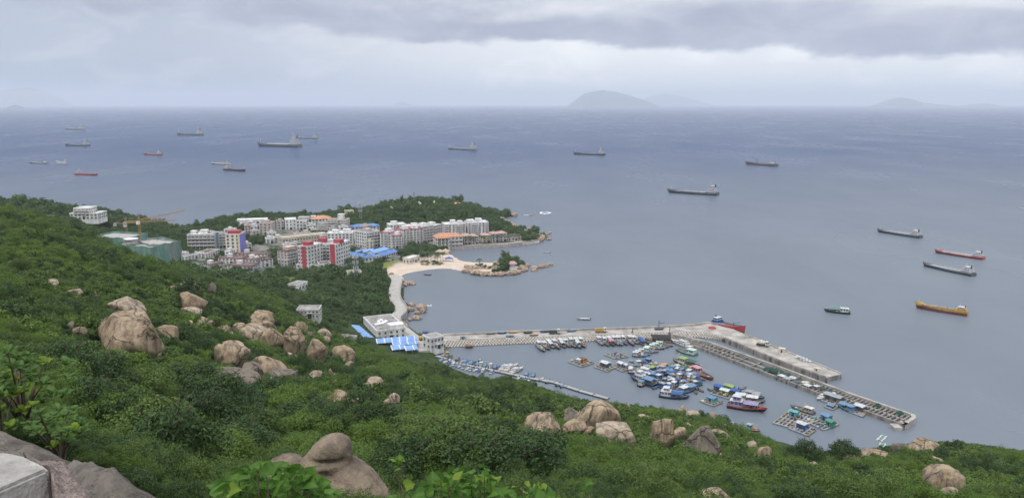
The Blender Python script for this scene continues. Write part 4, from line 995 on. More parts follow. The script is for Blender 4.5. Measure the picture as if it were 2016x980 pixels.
building('hotel_podium', (630, 535), (652, 533), 520, 9, 2, 'white gate house with arches at the foot of the right red striped tower', 'white', 'maroon', zb=4.2)
# --- centre and right of town
building('apartment_block', (700, 485), (722, 489), 457, 14, 5, 'white block with a long side standing alone left of the apartment row', 'white', 'deck', bal=(('r', 'all'),), tower=[(.5, .5, 5, 5, 2, 'grey')])
AP = 'apartment row behind the promenade'
for a, b, yt, dp, fl, lab in [
 ((749, 488), (771, 489), 458, 13, 6, 'front left apartment block of the row, its roof edged in maroon'),
 ((772, 489), (792, 488), 464, 12, 5, 'lower maroon edged block beside the front left apartment block'),
 ((794, 482), (813, 480), 452, 13, 6, 'third apartment block along the row with bay windows'),
 ((814, 480), (833, 478), 451, 13, 6, 'fourth apartment block along the row, left of the grey pair'),
 ((834, 478), (853, 475), 446, 14, 6, 'left one of the grey pair of blocks with open balconies'),
 ((854, 475), (871, 471), 444, 14, 6, 'right one of the grey pair of blocks with open balconies')]:
    building('apartment_block', a, b, yt, dp, fl, lab, 'white' if a[0] < 830 else 'grey', 'white', bal=(('f', 1), ('f', 3)) if a[0] < 830 else (('f', 0), ('f', 1), ('f', 2)), par_mat='red' if a[0] < 830 else None, group=AP, tower=[(.5, .5, 4.5, 5, 2.3, 'white')])
building('apartment_block', (768, 466), (800, 464), 443, 12, 5, 'back row block half hidden behind the front left apartments', 'white', 'white', group=AP, tower=[(.35, .5, 5, 5, 2.5, 'white')])
building('apartment_block', (801, 464), (832, 462), 446, 12, 5, 'back row block half hidden behind the third and fourth blocks', 'white', 'white', group=AP, tower=[(.6, .5, 5, 5, 2, 'white')])
building('apartment_block', (876, 468), (917, 466), 442, 13, 6, 'free standing tall block left of the rightmost one', 'white', 'white', bal=(('f', 0), ('f', 3)), group=AP, tower=[(.45, .5, 4, 5, 3, 'white'), (.8, .5, 4, 5, 2, 'white')])
building('apartment_block', (921, 465), (962, 463), 439, 13, 6, 'rightmost tall apartment block below the wooded hill', 'white', 'white', bal=(('f', 1), ('f', 2)), group=AP, tower=[(.2, .5, 6, 6, 2.2, 'white'), (.6, .5, 5, 5, 3, 'white')])
def portico(e, x0, x1, depth, H):
    for k in range(4): MB().box(x0 + .4 + k * 3.2, x0 + .9 + k * 3.2, -4.2, -3.7, 0, H - .6).build('column', WALLS['white'], e)
    MB().box(x0 - .2, x0 + 11.2, -4.6, -.2, H - .6, H - .1).build('portico_roof', ROOFS['tile'], e)
building('beach_hotel', (858, 490), (911, 487), 466, 11, 3, 'three storey beach hotel with an orange roof and open galleries', 'cream', 'tile', 'hip', bal=(('f', 'all'),), extra=portico, rh=2.6)
for a, b, yt, dp, lab, wl, rf in [((914, 483), (928, 482), 464, 10, 'pink roofed villa right beside the beach hotel', 'cream', 'pinkt'), ((929, 482), (942, 481), 465, 9, 'second pink roofed villa from the beach hotel', 'cream', 'pinkt'),
 ((950, 478), (967, 477), 463, 9, 'cream villa behind palms in the middle of the promenade', 'yellow', 'pinkt'), ((969, 477), (982, 476), 460, 9, 'left half of the bright white villa pair', 'white', 'pinkt'), ((983, 476), (998, 475), 459, 9, 'right half of the bright white villa pair', 'white', 'pinkt')]:
    building('villa', a, b, yt, dp, 3, lab, wl, rf, 'hip', bal=(('f', 1),), cat='villa', group='villas on the promenade', rh=1.6)
building('villa', (1000, 476), (1026, 473), 465, 8, 1, 'long single storey house with a dusky roof at the promenade end', 'cream', 'maroon', 'hip', cat='villa', group='villas on the promenade', rh=1.6)
def stripes(e, x0, x1, depth, H): pass
for a, b, yt, dp, lab, rf in [((683, 510), (712, 515), 503, 8, 'leftmost blue roofed shed below the lone white block', 'blue'), ((712, 517), (740, 514), 506, 8, 'blue roofed shed in front of the leftmost one', 'blue'), ((706, 505), (738, 501), 496, 8, 'blue roofed shed at the back of the shed yard', 'bluepale'), ((737, 506), (766, 498), 494, 8, 'white and blue roofed shed in the middle of the shed yard', 'bluepale'), ((752, 511), (783, 502), 499, 8, 'rightmost blue roofed shed toward the beach', 'blue')]:
    building('shed', a, b, yt, dp, 1, lab, 'white', rf, 'gable', rh=1.6, cat='shed', group='blue roofed sheds', door=False)
building('school_hall', (692, 457), (748, 454), 446, 10, 2, 'long blue roofed hall at the foot of the wooded hill', 'white', 'blue', 'hip', rh=2.0)
building('hilltop_villa', (870, 405), (885, 405), 397, 9, 2, 'upper orange villa near the top of the wooded hill', 'orange', 'peach', 'hip', cat='villa', rh=1.6)
building('hilltop_villa', (884, 408), (906, 409), 402, 9, 1, 'lower orange villa beside the first on the wooded hill', 'orange', 'peach', 'hip', cat='villa', rh=1.4)
building('beach_pavilion', (806, 520), (826, 514), 507, 6, 1, 'white columned pavilion at the back of the beach', 'cream', 'white', cat='pavilion')
# islet pavilion
def islet_pavilion():
    c = P(1009, 526, 3.6); e = empty('islet_pavilion', c, .3, 'little pink roofed pavilion standing on the islet rocks', 'pavilion')
    for sx in (-1, 1):
        for sy in (-1, 1): MB().cyl((sx * 2, sy * 1.6, -1.5), (sx * 2, sy * 1.6, 2.8), .18).build('column', WALLS['white'], e)
    MB().box(-2.6, 2.6, -2.2, 2.2, -2.5, 0).build('base', WALLS['white'], e)
    MB().box(-1.9, 1.9, -.2, 1.5, 0, 2.6).build('wall', WALLS['white'], e)
    MB().add([(-3, -2.6, 2.8), (3, -2.6, 2.8), (3, 2.6, 2.8), (-3, 2.6, 2.8), (-1.4, 0, 4.6), (1.4, 0, 4.6)], [(0, 1, 5, 4), (1, 2, 5), (2, 3, 4, 5), (3, 0, 4), (0, 3, 2, 1)]).build('roof', ROOFS['pinkt'], e)
islet_pavilion()
# --- houses between hill and harbour
building('barrack', (556, 586), (606, 568), 563, 7, 1, 'long single storey house with a grey roof among trees below town', 'white', 'deck', cat='house', parapet=.3)
building('ruined_house', (584, 628), (628, 627), 611, 8, 2, 'derelict two storey house with streaked walls on the green slope', 'dirty', 'deck', cat='house', bays=6, parapet=.35, zb=31.5)
building('lookout_house', (684, 548), (712, 546), 537, 7, 1, 'flat concrete house on the knoll under a pylon', 'cream', 'deck', cat='house')
building('headland_hotel', (138, 432), (193, 432), 421, 14, 2, 'lower tier of the white hotel on the left headland', 'white', 'white', zb=32.2, cat='building')
for x_ in (140, 152, 165, 178, 190): q_ = P(x_, 434, 30); BLOCK.append((q_.x, q_.y - 6, 8))
building('headland_hotel', (146, 426), (176, 426), 411, 12, 3, 'upper white tier of the hotel on the left headland', 'white', 'white', zb=34.5, bal=(('f', 'all'),), cat='building')
building('old_barn', (62, 439), (88, 441), 428, 8, 2, 'grey roofed house half lost in the trees of the left headland', 'grey', 'deck', cat='house')
building('flat_house', (145, 474), (178, 472), 461, 10, 2, 'white flat roofed house left of the netted building site', 'white', 'white', cat='house')
# --- harbour hotel with blue awnings
def hotel_extra(e, x0, x1, depth, H):
    for k, (u, v, w) in enumerate([(.30, .45, 5), (.42, .5, 5), (.55, .55, 5), (.38, .62, 4), (.5, .68, 4)]):
        T = Matrix.Translation((x0 + u * (x1 - x0), v * depth, H + .5)) @ Matrix.Rotation(.2 + .3 * k, 4, 'Z') @ Matrix.Rotation(.25, 4, 'X')
        MB().box(-w/2, w/2, -.8, .8, 0, .06, 0, T).build('roof_sheet', ROOFS['white'], e)
    for k in range(9):
        MB().box(x0 + 1 + k * 1.9, x0 + 1.8 + k * 1.9, depth * .12, depth * .12 + rnd.uniform(.6, 1.6), H + .09, H + rnd.uniform(.6, 1.5)).build('roof_crate', WALLS['dirty'], e)
    MB().box(x1 - 8, x1 - .4, 1, 6.5, H + .09, H + 2.3).build('roof_room', WALLS['white'], e)
HO = building('harbour_hotel', (742, 671), (799, 664), 650, 28, 2, 'white flat roofed hotel with a cluttered roof at the harbour corner', 'white', 'deck', extra=hotel_extra, zb=3.2, bays=5, ww=1.0, parapet=.9)
def awning(a, b, depth, zt, label, m='bluepale', rise=1.2, legs=True):
    A_, B_ = P(*a, zt), P(*b, zt); L = (B_ - A_).xy.length; yaw = math.atan2(B_.y - A_.y, B_.x - A_.x); c = (A_ + B_) / 2
    e = empty('awning', (c.x, c.y, 3.0), yaw, label, 'awning', 'blue sheet awnings by the harbour'); h = zt - 3.0
    n = max(6, int(L / .8)); ri = []
    for k in range(n * 2 + 1):
        x = -L/2 + L * k / (2 * n); q = .06 * (k % 2); ri.append([(x, 0, h + q), (x, depth, h + rise + q), (x, depth, h + rise - .08), (x, 0, h - .08)])
    rs = MB().loft(ri, 0, True, True, False)
    for k in range(n * 2):
        if k % 9 == 0:
            for j in range(4): rs.m[k * 4 + j] = 1
    rs.build('roof_sheet', [ROOFS[m], ROOFS['white']], e)
    for k in range(max(2, int(L / 5)) + 1):
        x = -L/2 + .2 + (L - .4) * k / (max(2, int(L / 5)))
        for yy, hh in ((.15, h - .1), (depth - .2, h + rise - .2)): MB().cyl((x, yy, -.8), (x, yy, hh), .09, n=6).build('post', STEEL, e)
    rot = Matrix.Rotation(yaw, 3, 'Z'); q = c + rot @ Vector((0, depth / 2, 0)); BLOCK.append((q.x, q.y, L * .5))
    for s in (-1, 1):
        q = c + rot @ Vector((s * L * .3, depth / 2, 0)); BLOCK.append((q.x, q.y, max(depth * .6, 4)))
awning((742, 676), (822, 669), 4.2, 6.4, 'long blue awning right under the white hotel wall')
awning((774, 681), (823, 676), 4.2, 5.8, 'second blue awning in front of the long one')
awning((772, 689), (800, 686), 4, 5.2, 'third blue awning, left of the two nearest the scrub')
awning((799, 690), (824, 687), 4, 5.0, 'fourth blue awning, right of the two nearest the scrub')
building('lean_to', (684, 655), (711, 679), 655, 6, 1, 'blue roofed lean to along the left wall of the harbour hotel', 'grey', 'bluepale', 'gable', zb=3.2, rh=.8, cat='shed', door=False)
building('tin_shack', (664, 681), (693, 684), 667, 5, 1, 'grey ruined shack left of the blue lean to', 'dirty', 'deck', cat='shed', zb=8.0)
building('quay_house', (848, 690), (874, 684), 664, 7, 2, 'two storey white quay house at the root of the breakwater', 'white', 'deck', zb=3.0, parapet=.3, cat='house', bays=4)
# --- netted construction site
NET = mat('safety_net_green', (.16, .29, .245), .9, .22, .25, streak=True)
NETG = mat('safety_net_grey', (.24, .30, .27), .9, .2, .25, streak=True)
SLAB = mat('raw_concrete', (.40, .38, .35), .95, .2, .4)
def site(name, a, b, yt, depth, label, m, curved=False, levels=4):
    g0 = land(*((a[0] + b[0]) / 2, (a[1] + b[1]) / 2)); A_, B_ = P(*a, g0.z), P(*b, g0.z); L = (B_ - A_).xy.length; yaw = math.atan2(B_.y - A_.y, B_.x - A_.x); c = (A_ + B_) / 2
    H = PY(c.x, yt, c.y).z - g0.z if False else PY((a[0] + b[0]) / 2, yt, c.y).z - g0.z
    e = empty(name, c, yaw, label, 'building site'); rot = Matrix.Rotation(yaw, 3, 'Z')
    for i in range(int(L // 7) + 1):
        for j in range(int(depth // 7) + 1):
            q = c + rot @ Vector((-L/2 + i * 7, j * 7, 0)); BLOCK.append((q.x, q.y, 6))
    n = 15; front = []
    for k in range(n):
        t = k / (n - 1); front.append((-L/2 + L * t, -(math.sin(t * math.pi) * L * .16 if curved else 0) + .25 * math.sin(k * 2.1)))
    back = [(L/2, depth), (-L/2, depth)]
    for f in range(levels + 1):
        z = H * f / levels - .2; pts = [(x * .97, y * .97 + .5) for x, y in front] + [(L/2 * .97, depth * .97), (-L/2 * .97, depth * .97)]
        MB().prism(pts, z, z + .3).build('floor_slab', SLAB, e)
    for k in range(0, n, 2):
        MB().box(front[k][0] * .94 - .25, front[k][0] * .94 + .25, front[k][1] + 1.2, front[k][1] + 1.7, -3, H).build('column', SLAB, e)
    ring = front + back; m_ = len(ring); net = MB(); rows = []
    for f in range(7):
        z = -3 + (H + 4.2) * f / 6
        rows.append([(x + .18 * math.sin(i * 3 + f * 2), y + .18 * math.cos(i * 2.3 + f), z + (.35 * math.sin(i * 1.3) if f == 6 else 0)) for i, (x, y) in enumerate(ring)])
    net.loft(rows, 0, True, False); net.build('safety_net', m, e)
    for k in range(0, n, 1):
        MB().cyl((front[k][0], front[k][1] - .3, -3), (front[k][0], front[k][1] - .3, H + 1.6), .05, n=5).build('scaffold_pole', STEEL, e)
    return e, L, H
site('construction_site', (228, 510), (300, 518), 486, 26, 'middle building under construction wrapped in green netting', NET)
site('construction_site', (300, 520), (354, 512), 481, 26, 'curved right part of the construction wrapped in grey green netting', NETG, True)
e_, L_, H_ = site('construction_site', (180, 484), (250, 488), 470, 22, 'rear left building shell with teal netted edges', NET)
e_ = empty('roof_cabin', PY(258, 474, 545), 0, 'white round roof cabin on the netted building', 'cabin'); MB().cyl((0, 0, -1.5), (0, 0, 1.2), 4, n=14).build('wall', SLAB, e_); MB().cyl((0, 0, 1.2), (0, 0, 1.6), 4.8, n=14).build('roof', WALLS['white'], e_)
# --- tower cranes and masts
YEL = mat('crane_yellow', (.42, .26, .09), .55, .15, 1)
def lattice(e, name, p, q, w, n, m, r=.09):
    p, q = Vector(p), Vector(q); d = (q - p); rot = d.to_track_quat('Z', 'Y'); mb = MB(); cs = [(-w, -w), (w, -w), (w, w), (-w, w)]
    L = d.length
    for cx_, cy_ in cs: mb.cyl(p + rot @ Vector((cx_, cy_, 0)), p + rot @ Vector((cx_, cy_, L)), r, n=4)
    for k in range(n):
        for i in range(4):
            a, b = cs[i], cs[(i + 1) % 4]
            mb.cyl(p + rot @ Vector((*a, L * k / n)), p + rot @ Vector((*b, L * (k + 1) / n)), r * .6, n=3)
            mb.cyl(p + rot @ Vector((*a, L * (k + 1) / n)), p + rot @ Vector((*b, L * (k + 1) / n)), r * .6, n=3)
    return mb.build(name, m, e)
def crane(base_px, ybase, ytop, Y, jib_px, back_px, label):
    b = PY(base_px, ybase, Y); t = PY(base_px, ytop, Y); e = empty('tower_crane', (b.x, b.y, b.z - 12), 0, label, 'crane', 'tower cranes'); h = t.z - b.z + 12
    lattice(e, 'mast', (0, 0, 0), (0, 0, h), .6, 14, YEL, .11)
    j = PY(*jib_px, Y + 18) - Vector((b.x, b.y, b.z - 12)); k = PY(*back_px, Y - 8) - Vector((b.x, b.y, b.z - 12))
    lattice(e, 'jib', (0, 0, h + 1), j, .45, 16, YEL, .09); lattice(e, 'counter_jib', (0, 0, h + .6), k, .4, 6, YEL, .09)
    lattice(e, 'tower_head', (0, 0, h), (0, 0, h + 5), .45, 3, YEL, .12)
    MB().box(-1, 1, -2.6, -.8, h - 1.8, h + .4).build('cab', WALLS['white'], e)
    MB().box(k.x - 1, k.x + 1, k.y - .7, k.y + .7, k.z - 2, k.z + .3).build('counterweight', SLAB, e)
    mb = MB(); top = Vector((0, 0, h + 5))
    for q in (j * .6 + Vector((0, 0, h + 1)) * .4, k): mb.cyl(top, q, .06, n=4)
    mb.build('tie_rod', STEEL, e)
crane(277, 474, 436, 560, (363, 414), (246, 438), 'nearer yellow tower crane with its long jib raised to the right')
crane(250, 464, 441, 600, (347, 433), (226, 440), 'farther yellow tower crane left of the nearer one')
def mast(px, y0, y1, Y, w, label, name='lattice_mast', cat='mast', m=None, top=True, base=None):
    b = PY(px, y0, Y); t = PY(px, y1, Y); e = empty(name, b, 0, label, cat); h = t.z - b.z
    lattice(e, 'lattice', (0, 0, -3), (0, 0, h), w, max(6, int(h / 2)), m or STEEL, .12)
    if top:
        for k in range(3):
            mb = MB()
            for i in range(6): a = i * 1.047 + k * .3; mb.box(-.2, .2, -.1, .1, 0, 2, 0, Matrix.Translation((1.6 * math.cos(a), 1.6 * math.sin(a), h - 1 - 3.6 * k)) @ Matrix.Rotation(a, 4, 'Z'))
            mb.build('antenna_ring', FRAME, e)
mast(710, 432, 400, 745, .9, 'tall telecom lattice mast with antenna rings behind the blue hall')
mast(815, 396, 379, 765, .5, 'thin mast on top of the wooded hill', top=False)
mast(701, 546, 505, 490, .8, 'grey lattice pylon on the knoll beside the blue sheds', 'pylon', 'pylon')
mast(220, 450, 422, 640, .35, 'thin pale pole in the trees left of the cranes', top=False)
mast(545, 455, 430, 690, .8, 'yellow piling rig mast beside the plain white cube block', 'piling_rig', 'piling rig', YEL, False)
TEAL = mat('hoarding_teal', (.22, .36, .34), .8, .2, .4)
g0 = land(552, 466); e_ = empty('building_plot', g0, 0, 'dug up plot with a teal net fence beside the yellow piling rig', 'building plot')
MB().box(-10, 10, 0, 12, -1, .5).build('earth', mat('bare_earth', (.36, .24, .18), .95, .25, .5), e_); MB().box(-12, 12, -1.2, -1, -1, 2.2).build('net_fence', TEAL, e_); BLOCK.append((g0.x, g0.y + 6, 11))
gt_ = random.Random(77); made = 0
for _ in range(900):                                    # small houses filling the gaps of the old town
    px, py = gt_.uniform(380, 745), gt_.uniform(452, 512); c_ = land(px, py)
    if float(sdist(TOWN, np.array([c_.x]), np.array([c_.y]))[0]) < 4 or 480 < px < 545 and py > 468 or made >= 30: continue
    if any((c_.x - bx) ** 2 + (c_.y - by - 4) ** 2 < (br + 5.5) ** 2 for bx, by, br in BLOCK): continue
    w_ = gt_.uniform(9, 17); h_ = gt_.choice([8, 10, 13, 16]); w2 = gt_.choice(['white', 'white', 'grey', 'cream', 'pink', 'dirty'])
    building('town_house', (px, py), (px + w_, py + gt_.uniform(-2, 1)), py - h_, gt_.uniform(6, 9), max(2, h_ // 5), 'small plain house filling a gap in the crowded old town', w2, gt_.choice(['deck', 'white', 'maroon', 'deck']), cat='house', group='small houses filling the old town', tower=[(.5, .5, 2.5, 2.5, 1.8, w2)]); made += 1
print('fill houses', made)
# --- coast road, promenade wall, beach things
def strip(name, line, w, m, z=None, kind='structure', label=None, thick=.3, lift=.25):
    L = [Vector((x, y, 0)) for x, y in line]; sub = []
    for i in range(len(L) - 1):
        p0, p1, p2, p3 = L[max(i - 1, 0)], L[i], L[i + 1], L[min(i + 2, len(L) - 1)]
        for k in range(6):
            t = k / 6; sub.append(.5 * ((2 * p1) + (p2 - p0) * t + (2 * p0 - 5 * p1 + 4 * p2 - p3) * t * t + (3 * p1 - p0 - 3 * p2 + p3) * t ** 3))
    sub.append(L[-1]); ri = []
    for i, p in enumerate(sub):
        d = (sub[min(i + 1, len(sub) - 1)] - sub[max(i - 1, 0)]).normalized(); nrm = Vector((-d.y, d.x, 0)); zz = z if z is not None else ground(p.x, p.y) + lift
        a, b = p + nrm * w / 2, p - nrm * w / 2; ri.append([(a.x, a.y, zz), (a.x, a.y, zz - thick), (b.x, b.y, zz - thick), (b.x, b.y, zz)])
    o = MB().loft(ri, 0, True, True, False).build(name, m); tag(o, label, None, None, kind); return sub
ROADM = mat('road_concrete', (.40, .38, .35), .9, .12, .3)
road_pts = strip('coast_road', ROAD, 7.0, ROADM, 3.25, label='pale concrete road along the cove', thick=1.2)
WALLM = mat('seawall_stone', (.36, .33, .30), .95, .25, .8)
def wall_line(name, line, z0, z1, t, m, label):
    mb = MB(); ri = []
    for i, (x, y) in enumerate(line):
        p = Vector((x, y, 0)); d = (Vector((*line[min(i + 1, len(line) - 1)], 0)) - Vector((*line[max(i - 1, 0)], 0))).normalized(); nn = Vector((-d.y, d.x, 0)) * t / 2
        ri.append([(*(p + nn).xy, z1), (*(p + nn * 1.3).xy, z0), (*(p - nn * 1.3).xy, z0), (*(p - nn).xy, z1)])
    return tag(mb.loft(ri, 0, True, True, False).build(name, m), label, 'wall')
wall_line('road_wall', [(p.x + 3.7, p.y) for p in road_pts[6:-12]], 0, 4.0, .5, WALLM, 'low stone wall on the sea side of the coast road')
pw = [W2(P(x, y, 0)) for x, y in ((882, 493), (905, 491), (952, 488), (997, 487), (1028, 483), (1056, 479))]
wall_line('promenade_wall', pw, -1, 3.0, 1.2, WALLM, 'curved grey sea wall under the villas')
strip('promenade', [(x - .4, y + 5.5) for x, y in pw], 9, mat('promenade_paving', (.46, .43, .39), .9, .12, .5), 2.95, label='paved promenade on the sea wall', thick=1.5)
sw = MB(); p1, p2 = P(1028, 484, 0), P(1062, 479, 0)
tag(MB().prism([(p1.x, p1.y - 1), (p2.x, p2.y - 2), (p2.x, p2.y + 4), (p1.x, p1.y + 4)], -1, 1.6).build('landing_stage', SLAB), 'low concrete landing stage at the promenade end', 'landing stage')
pv = land(841, 494); wall_line('garden_wall', [W2(P(822, 496, 3)), W2(P(845, 490, 3)), W2(P(862, 487, 3))], 2, 5.2, .5, WALLS['cream'], 'pale garden wall behind the beach trees')
THATCH = mat('canopy_canvas', (.50, .38, .28), .9, .15, 1); BLUEC = mat('canvas_blue', (.09, .12, .36), .8, .15, 1)
def tent(px, py, w, h, m, label, name='beach_tent', cat='tent', grp=None):
    p = land(px, py, 2); e = empty(name, p, rnd.uniform(-.3, .3), label, cat, grp)
    MB().add([(-w, -w*.7, h*.55), (w, -w*.7, h*.55), (w, w*.7, h*.55), (-w, w*.7, h*.55), (0, 0, h)], [(0, 1, 4), (1, 2, 4), (2, 3, 4), (3, 0, 4)]).build('canopy', m, e)
    for sx in (-1, 1):
        for sy in (-1, 1): MB().cyl((sx*w*.9, sy*w*.6, -.5), (sx*w*.9, sy*w*.6, h*.57), .07, n=5).build('post', STEEL, e)
    BLOCK.append((p.x, p.y, w))
tent(866, 500, 3.6, 4, THATCH, 'left brown beach canopy near the sea wall'); tent(877, 499, 3.6, 4, THATCH, 'right brown beach canopy near the sea wall'); tent(884, 514, 3.2, 3.6, BLUEC, 'blue tent on the sand spit'); tent(858, 508, 2.4, 3, THATCH, 'small brown canopy by the palms')
# small white domes and signs on the wooded hill
for k, (x, y) in enumerate([(825, 405), (828, 407), (855, 403), (770, 414), (773, 416)]):
    p = hit(x, y, 400); tag(MB().cyl((0, 0, -1), (0, 0, 3.2), .9, .8, n=10).cyl((0, 0, 3.2), (0, 0, 4.0), .8, .2, n=10).build('grave_kiosk', WALLS['white'], None, p), 'small white kiosk among the trees of the wooded hill', 'kiosk', 'white kiosks on the hill'); BLOCK.append((p.x, p.y, 3.5))
# ================================================================== boats
PAINT = {}
def paint(k):
    c = dict(navy=(.025,.035,.07), black=(.022,.024,.028), blue=(.03,.095,.29), skyblue=(.13,.24,.37), white=(.54,.55,.56), grey=(.30,.32,.33), dgrey=(.10,.11,.12), green=(.07,.25,.17), teal=(.12,.36,.36), dgreen=(.035,.10,.06),
             red=(.40,.055,.045), yellow=(.50,.31,.06), brown=(.16,.10,.07), pink=(.52,.26,.30), purple=(.28,.24,.40), wood=(.27,.21,.15), cream=(.60,.55,.45), orange=(.58,.22,.05), rust=(.20,.075,.05), lime=(.26,.36,.12), maroon=(.16,.05,.05), paleg=(.50,.62,.56))[k]
    if k not in PAINT: PAINT[k] = mat('paint_' + k, c, .55, .22, 1.2, streak=True)
    return PAINT[k]
NETS = mat('fishing_net', (.07, .09, .08), .95, .4, 2.5)
TYRE = mat('rubber', (.02, .02, .02), .9, .2, 2)
def hull_mb(L, B, D, sheer=.35, stern_w=.8, rake=.12, flare=1.0, n=11, bulwark=.12, split=.45, low=0):
    rings = []; deck = []; zs = []
    for i in range(n):
        s = i / (n - 1); x = -L/2 + L * s * (1 - rake)
        w = B/2 * (stern_w + (1 - stern_w) * min(1, s / .35)) if s < .35 else B/2 * max(0.03, 1 - ((s - .35) / .65) ** 2.3)
        zt = D * (1 + sheer * (1.25 * max(0, s - .35) ** 2 * 2.2 + .35 * max(0, .35 - s)))
        xr = x + L * rake * s ** 2
        rings.append([(xr, -w * flare, zt), (xr - L * rake * s * .35, -w * .93, zt * split), (x, -w * .78, -.15 * D), (x, 0, -.5 * D), (x, w * .78, -.15 * D), (xr - L * rake * s * .35, w * .93, zt * split), (xr, w * flare, zt)])
        deck.append((xr, w, zt)); zs.append(zt)
    mb = MB(); mb.loft(rings, 0, False, False, False)
    for k in range(n - 1):
        for j in range(6):
            if 1 <= j <= 4: mb.m[k * 6 + j] = low
    mb.add(rings[0], [tuple(range(7))], 0)
    dk = []
    for (xr, w, zt) in deck: dk.append([(xr, -w * .92, zt - bulwark * D * 2), (xr, w * .92, zt - bulwark * D * 2)])
    mb.loft(dk, 1, False, False, False)
    for sgn in (-1, 1):
        r = [[(xr, sgn * w, zt), (xr, sgn * w * .92, zt), (xr, sgn * w * .92, zt - bulwark * D * 2)] for (xr, w, zt) in deck]
        mb.loft(r, 2, False, False, False)
    mb.add([rings[0][0], rings[0][6], (deck[0][0] + .05, deck[0][1] * .92, deck[0][2] - bulwark * D * 2), (deck[0][0] + .05, -deck[0][1] * .92, deck[0][2] - bulwark * D * 2)], [(0, 1, 2, 3)], 2)
    strake = []
    for sgn in (-1, 1):
        r = [[(xr, sgn * (w + .05), zt + .04), (xr, sgn * (w + .05), zt - .18 * D), (xr, sgn * (w * .99 - .02), zt - .18 * D), (xr, sgn * (w - .02), zt + .04)] for (xr, w, zt) in deck]
        strake.append(r)
    return mb, deck, strake
def cabin(e, name, x0, x1, w, z0, z1, wall, roof, over=.25, win=3, taper=.0):
    mb = MB(); t = taper * (z1 - z0)
    vs = [(x0, -w, z0), (x1, -w, z0), (x1, w, z0), (x0, w, z0), (x0 + t*.3, -w * .94, z1), (x1 - t, -w * .94, z1), (x1 - t, w * .94, z1), (x0 + t*.3, w * .94, z1)]
    c = mb.add(vs, [(4, 5, 6, 7), (0, 1, 5, 4), (1, 2, 6, 5), (2, 3, 7, 6), (3, 0, 4, 7)]).build(name, paint(wall), e)
    MB().box(x0 - over, x1 + over - t, -w - over * .6, w + over * .6, z1 + .002, z1 + .1).build('roof', paint(roof), c)
    if win:
        h = (z1 - z0); bw = (x1 - x0) / win; wb = None
        for k in range(win):
            for s in (-1, 1):
                xx = x0 + (k + .5) * bw; MB().box(xx - bw * .32, xx + bw * .32, -.03, .03, z0 + h * .45, z0 + h * .8, 0, Matrix.Translation((0, s * w * .985, 0))).build('window', GLASS, c)
        MB().box(-.03, .03, -w * .7, w * .7, z0 + h * .48, z0 + h * .82, 0, Matrix.Translation((x1 - t * .62, 0, 0))).build('windscreen', GLASS, c)
    return c
def place(bow, stern, minl=2.0):
    a, b = P(*bow, 0), P(*stern, 0); d = a - b; L = max(d.length, minl); c = (a + b) / 2
    return Vector((c.x, c.y, 0)), L, math.atan2(d.y, d.x)
def fishing_boat(bow, stern, hull='navy', trim='white', cab='white', roof='white', label='', group=None, canopy=None, gear='NETS', aft=True, mast=True, B=None, two=False, name='fishing_boat', rise=1.0):
    c, L, yaw = place(bow, stern); L = min(L, 22); B = B or max(2.2, L * .27); D = max(.8, L * .085) * rise
    e = empty(name, c, yaw, label, 'boat', group)
    mb, deck, st = hull_mb(L, B, D); h = mb.build('hull', [paint(hull), paint('brown') if len(label) % 2 else paint('dgrey'), paint(hull)], e)
    for r in st: MB().loft(r, 0, True, True, False).build('rubbing_strake', paint(trim), h)
    zd = D * .78
    cx0, cx1 = (-L * .42, -L * .12) if aft else (-L * .02, L * .22)
    ch = max(1.6, L * .15)
    cb = cabin(e, 'wheelhouse', cx0, cx1, B * .33, zd, zd + ch, cab, roof, .3, 3, .12)
    if two: cabin(e, 'upper_wheelhouse', cx0 + L * .06, cx1 - L * .05, B * .26, zd + ch + .1, zd + ch * 1.75, cab, roof, .25, 2, .1)
    if canopy:
        x0, x1 = (cx1 + L * .02, L * .27) if aft else (-L * .42, -L * .06); zc = zd + ch * .85
        cp = MB(); ri = [[(x0 + (x1 - x0) * k / 6, B * .42 * math.cos(t), zc + .35 * math.sin(t) - .12 * (k % 2)) for t in [math.pi * q / 6 for q in range(7)]] for k in range(7)]
        cp.loft(ri, 0, False, False); cp.build('canopy', paint(canopy), e)
        for x in (x0, x1):
            for s in (-1, 1): MB().cyl((x, s * B * .4, zd), (x, s * B * .4, zc), .05, n=5).build('canopy_post', STEEL, e)
    if mast:
        m = MB().cyl((cx1 + .3, 0, zd), (cx1 + .3, 0, zd + ch + L * .16), .09, .05, n=6); m.cyl((cx1 + .3, 0, zd + ch + L * .04), (L * .32, 0, zd + ch + .5), .05, n=5); m.cyl((cx1 + .3, -B * .22, zd + ch + L * .1), (cx1 + .3, B * .22, zd + ch + L * .1), .04, n=5)
        m.build('mast', paint('cream'), e)
    rg = random.Random(int(bow[0] * 7 + bow[1] * 13))
    for k in range(4):
        x = rg.uniform(L * -.05, L * .3) if aft else rg.uniform(-L * .42, -L * .08); y = rg.uniform(-B * .26, B * .26); s = rg.uniform(.3, .7)
        if rg.random() < .5: MB().box(x - s, x + s, y - s * .7, y + s * .7, zd - .05, zd + s * 1.1).build('deck_crate', paint(rg.choice(['skyblue', 'white', 'orange', 'grey', 'teal', 'cream'])), e)
        else: MB().cyl((x, y, zd - .05), (x, y, zd + .5 * s), s * 1.2, s * .5, n=9).build('net_heap', NETS, e)
    for k in range(3):
        for s in (-1, 1):
            x = -L * .3 + k * L * .25; w = B / 2 + .08
            MB().cyl((x, s * w, D * .62), (x, s * (w + .16), D * .62), .3, n=8).build('tyre_fender', TYRE, e)
    return e
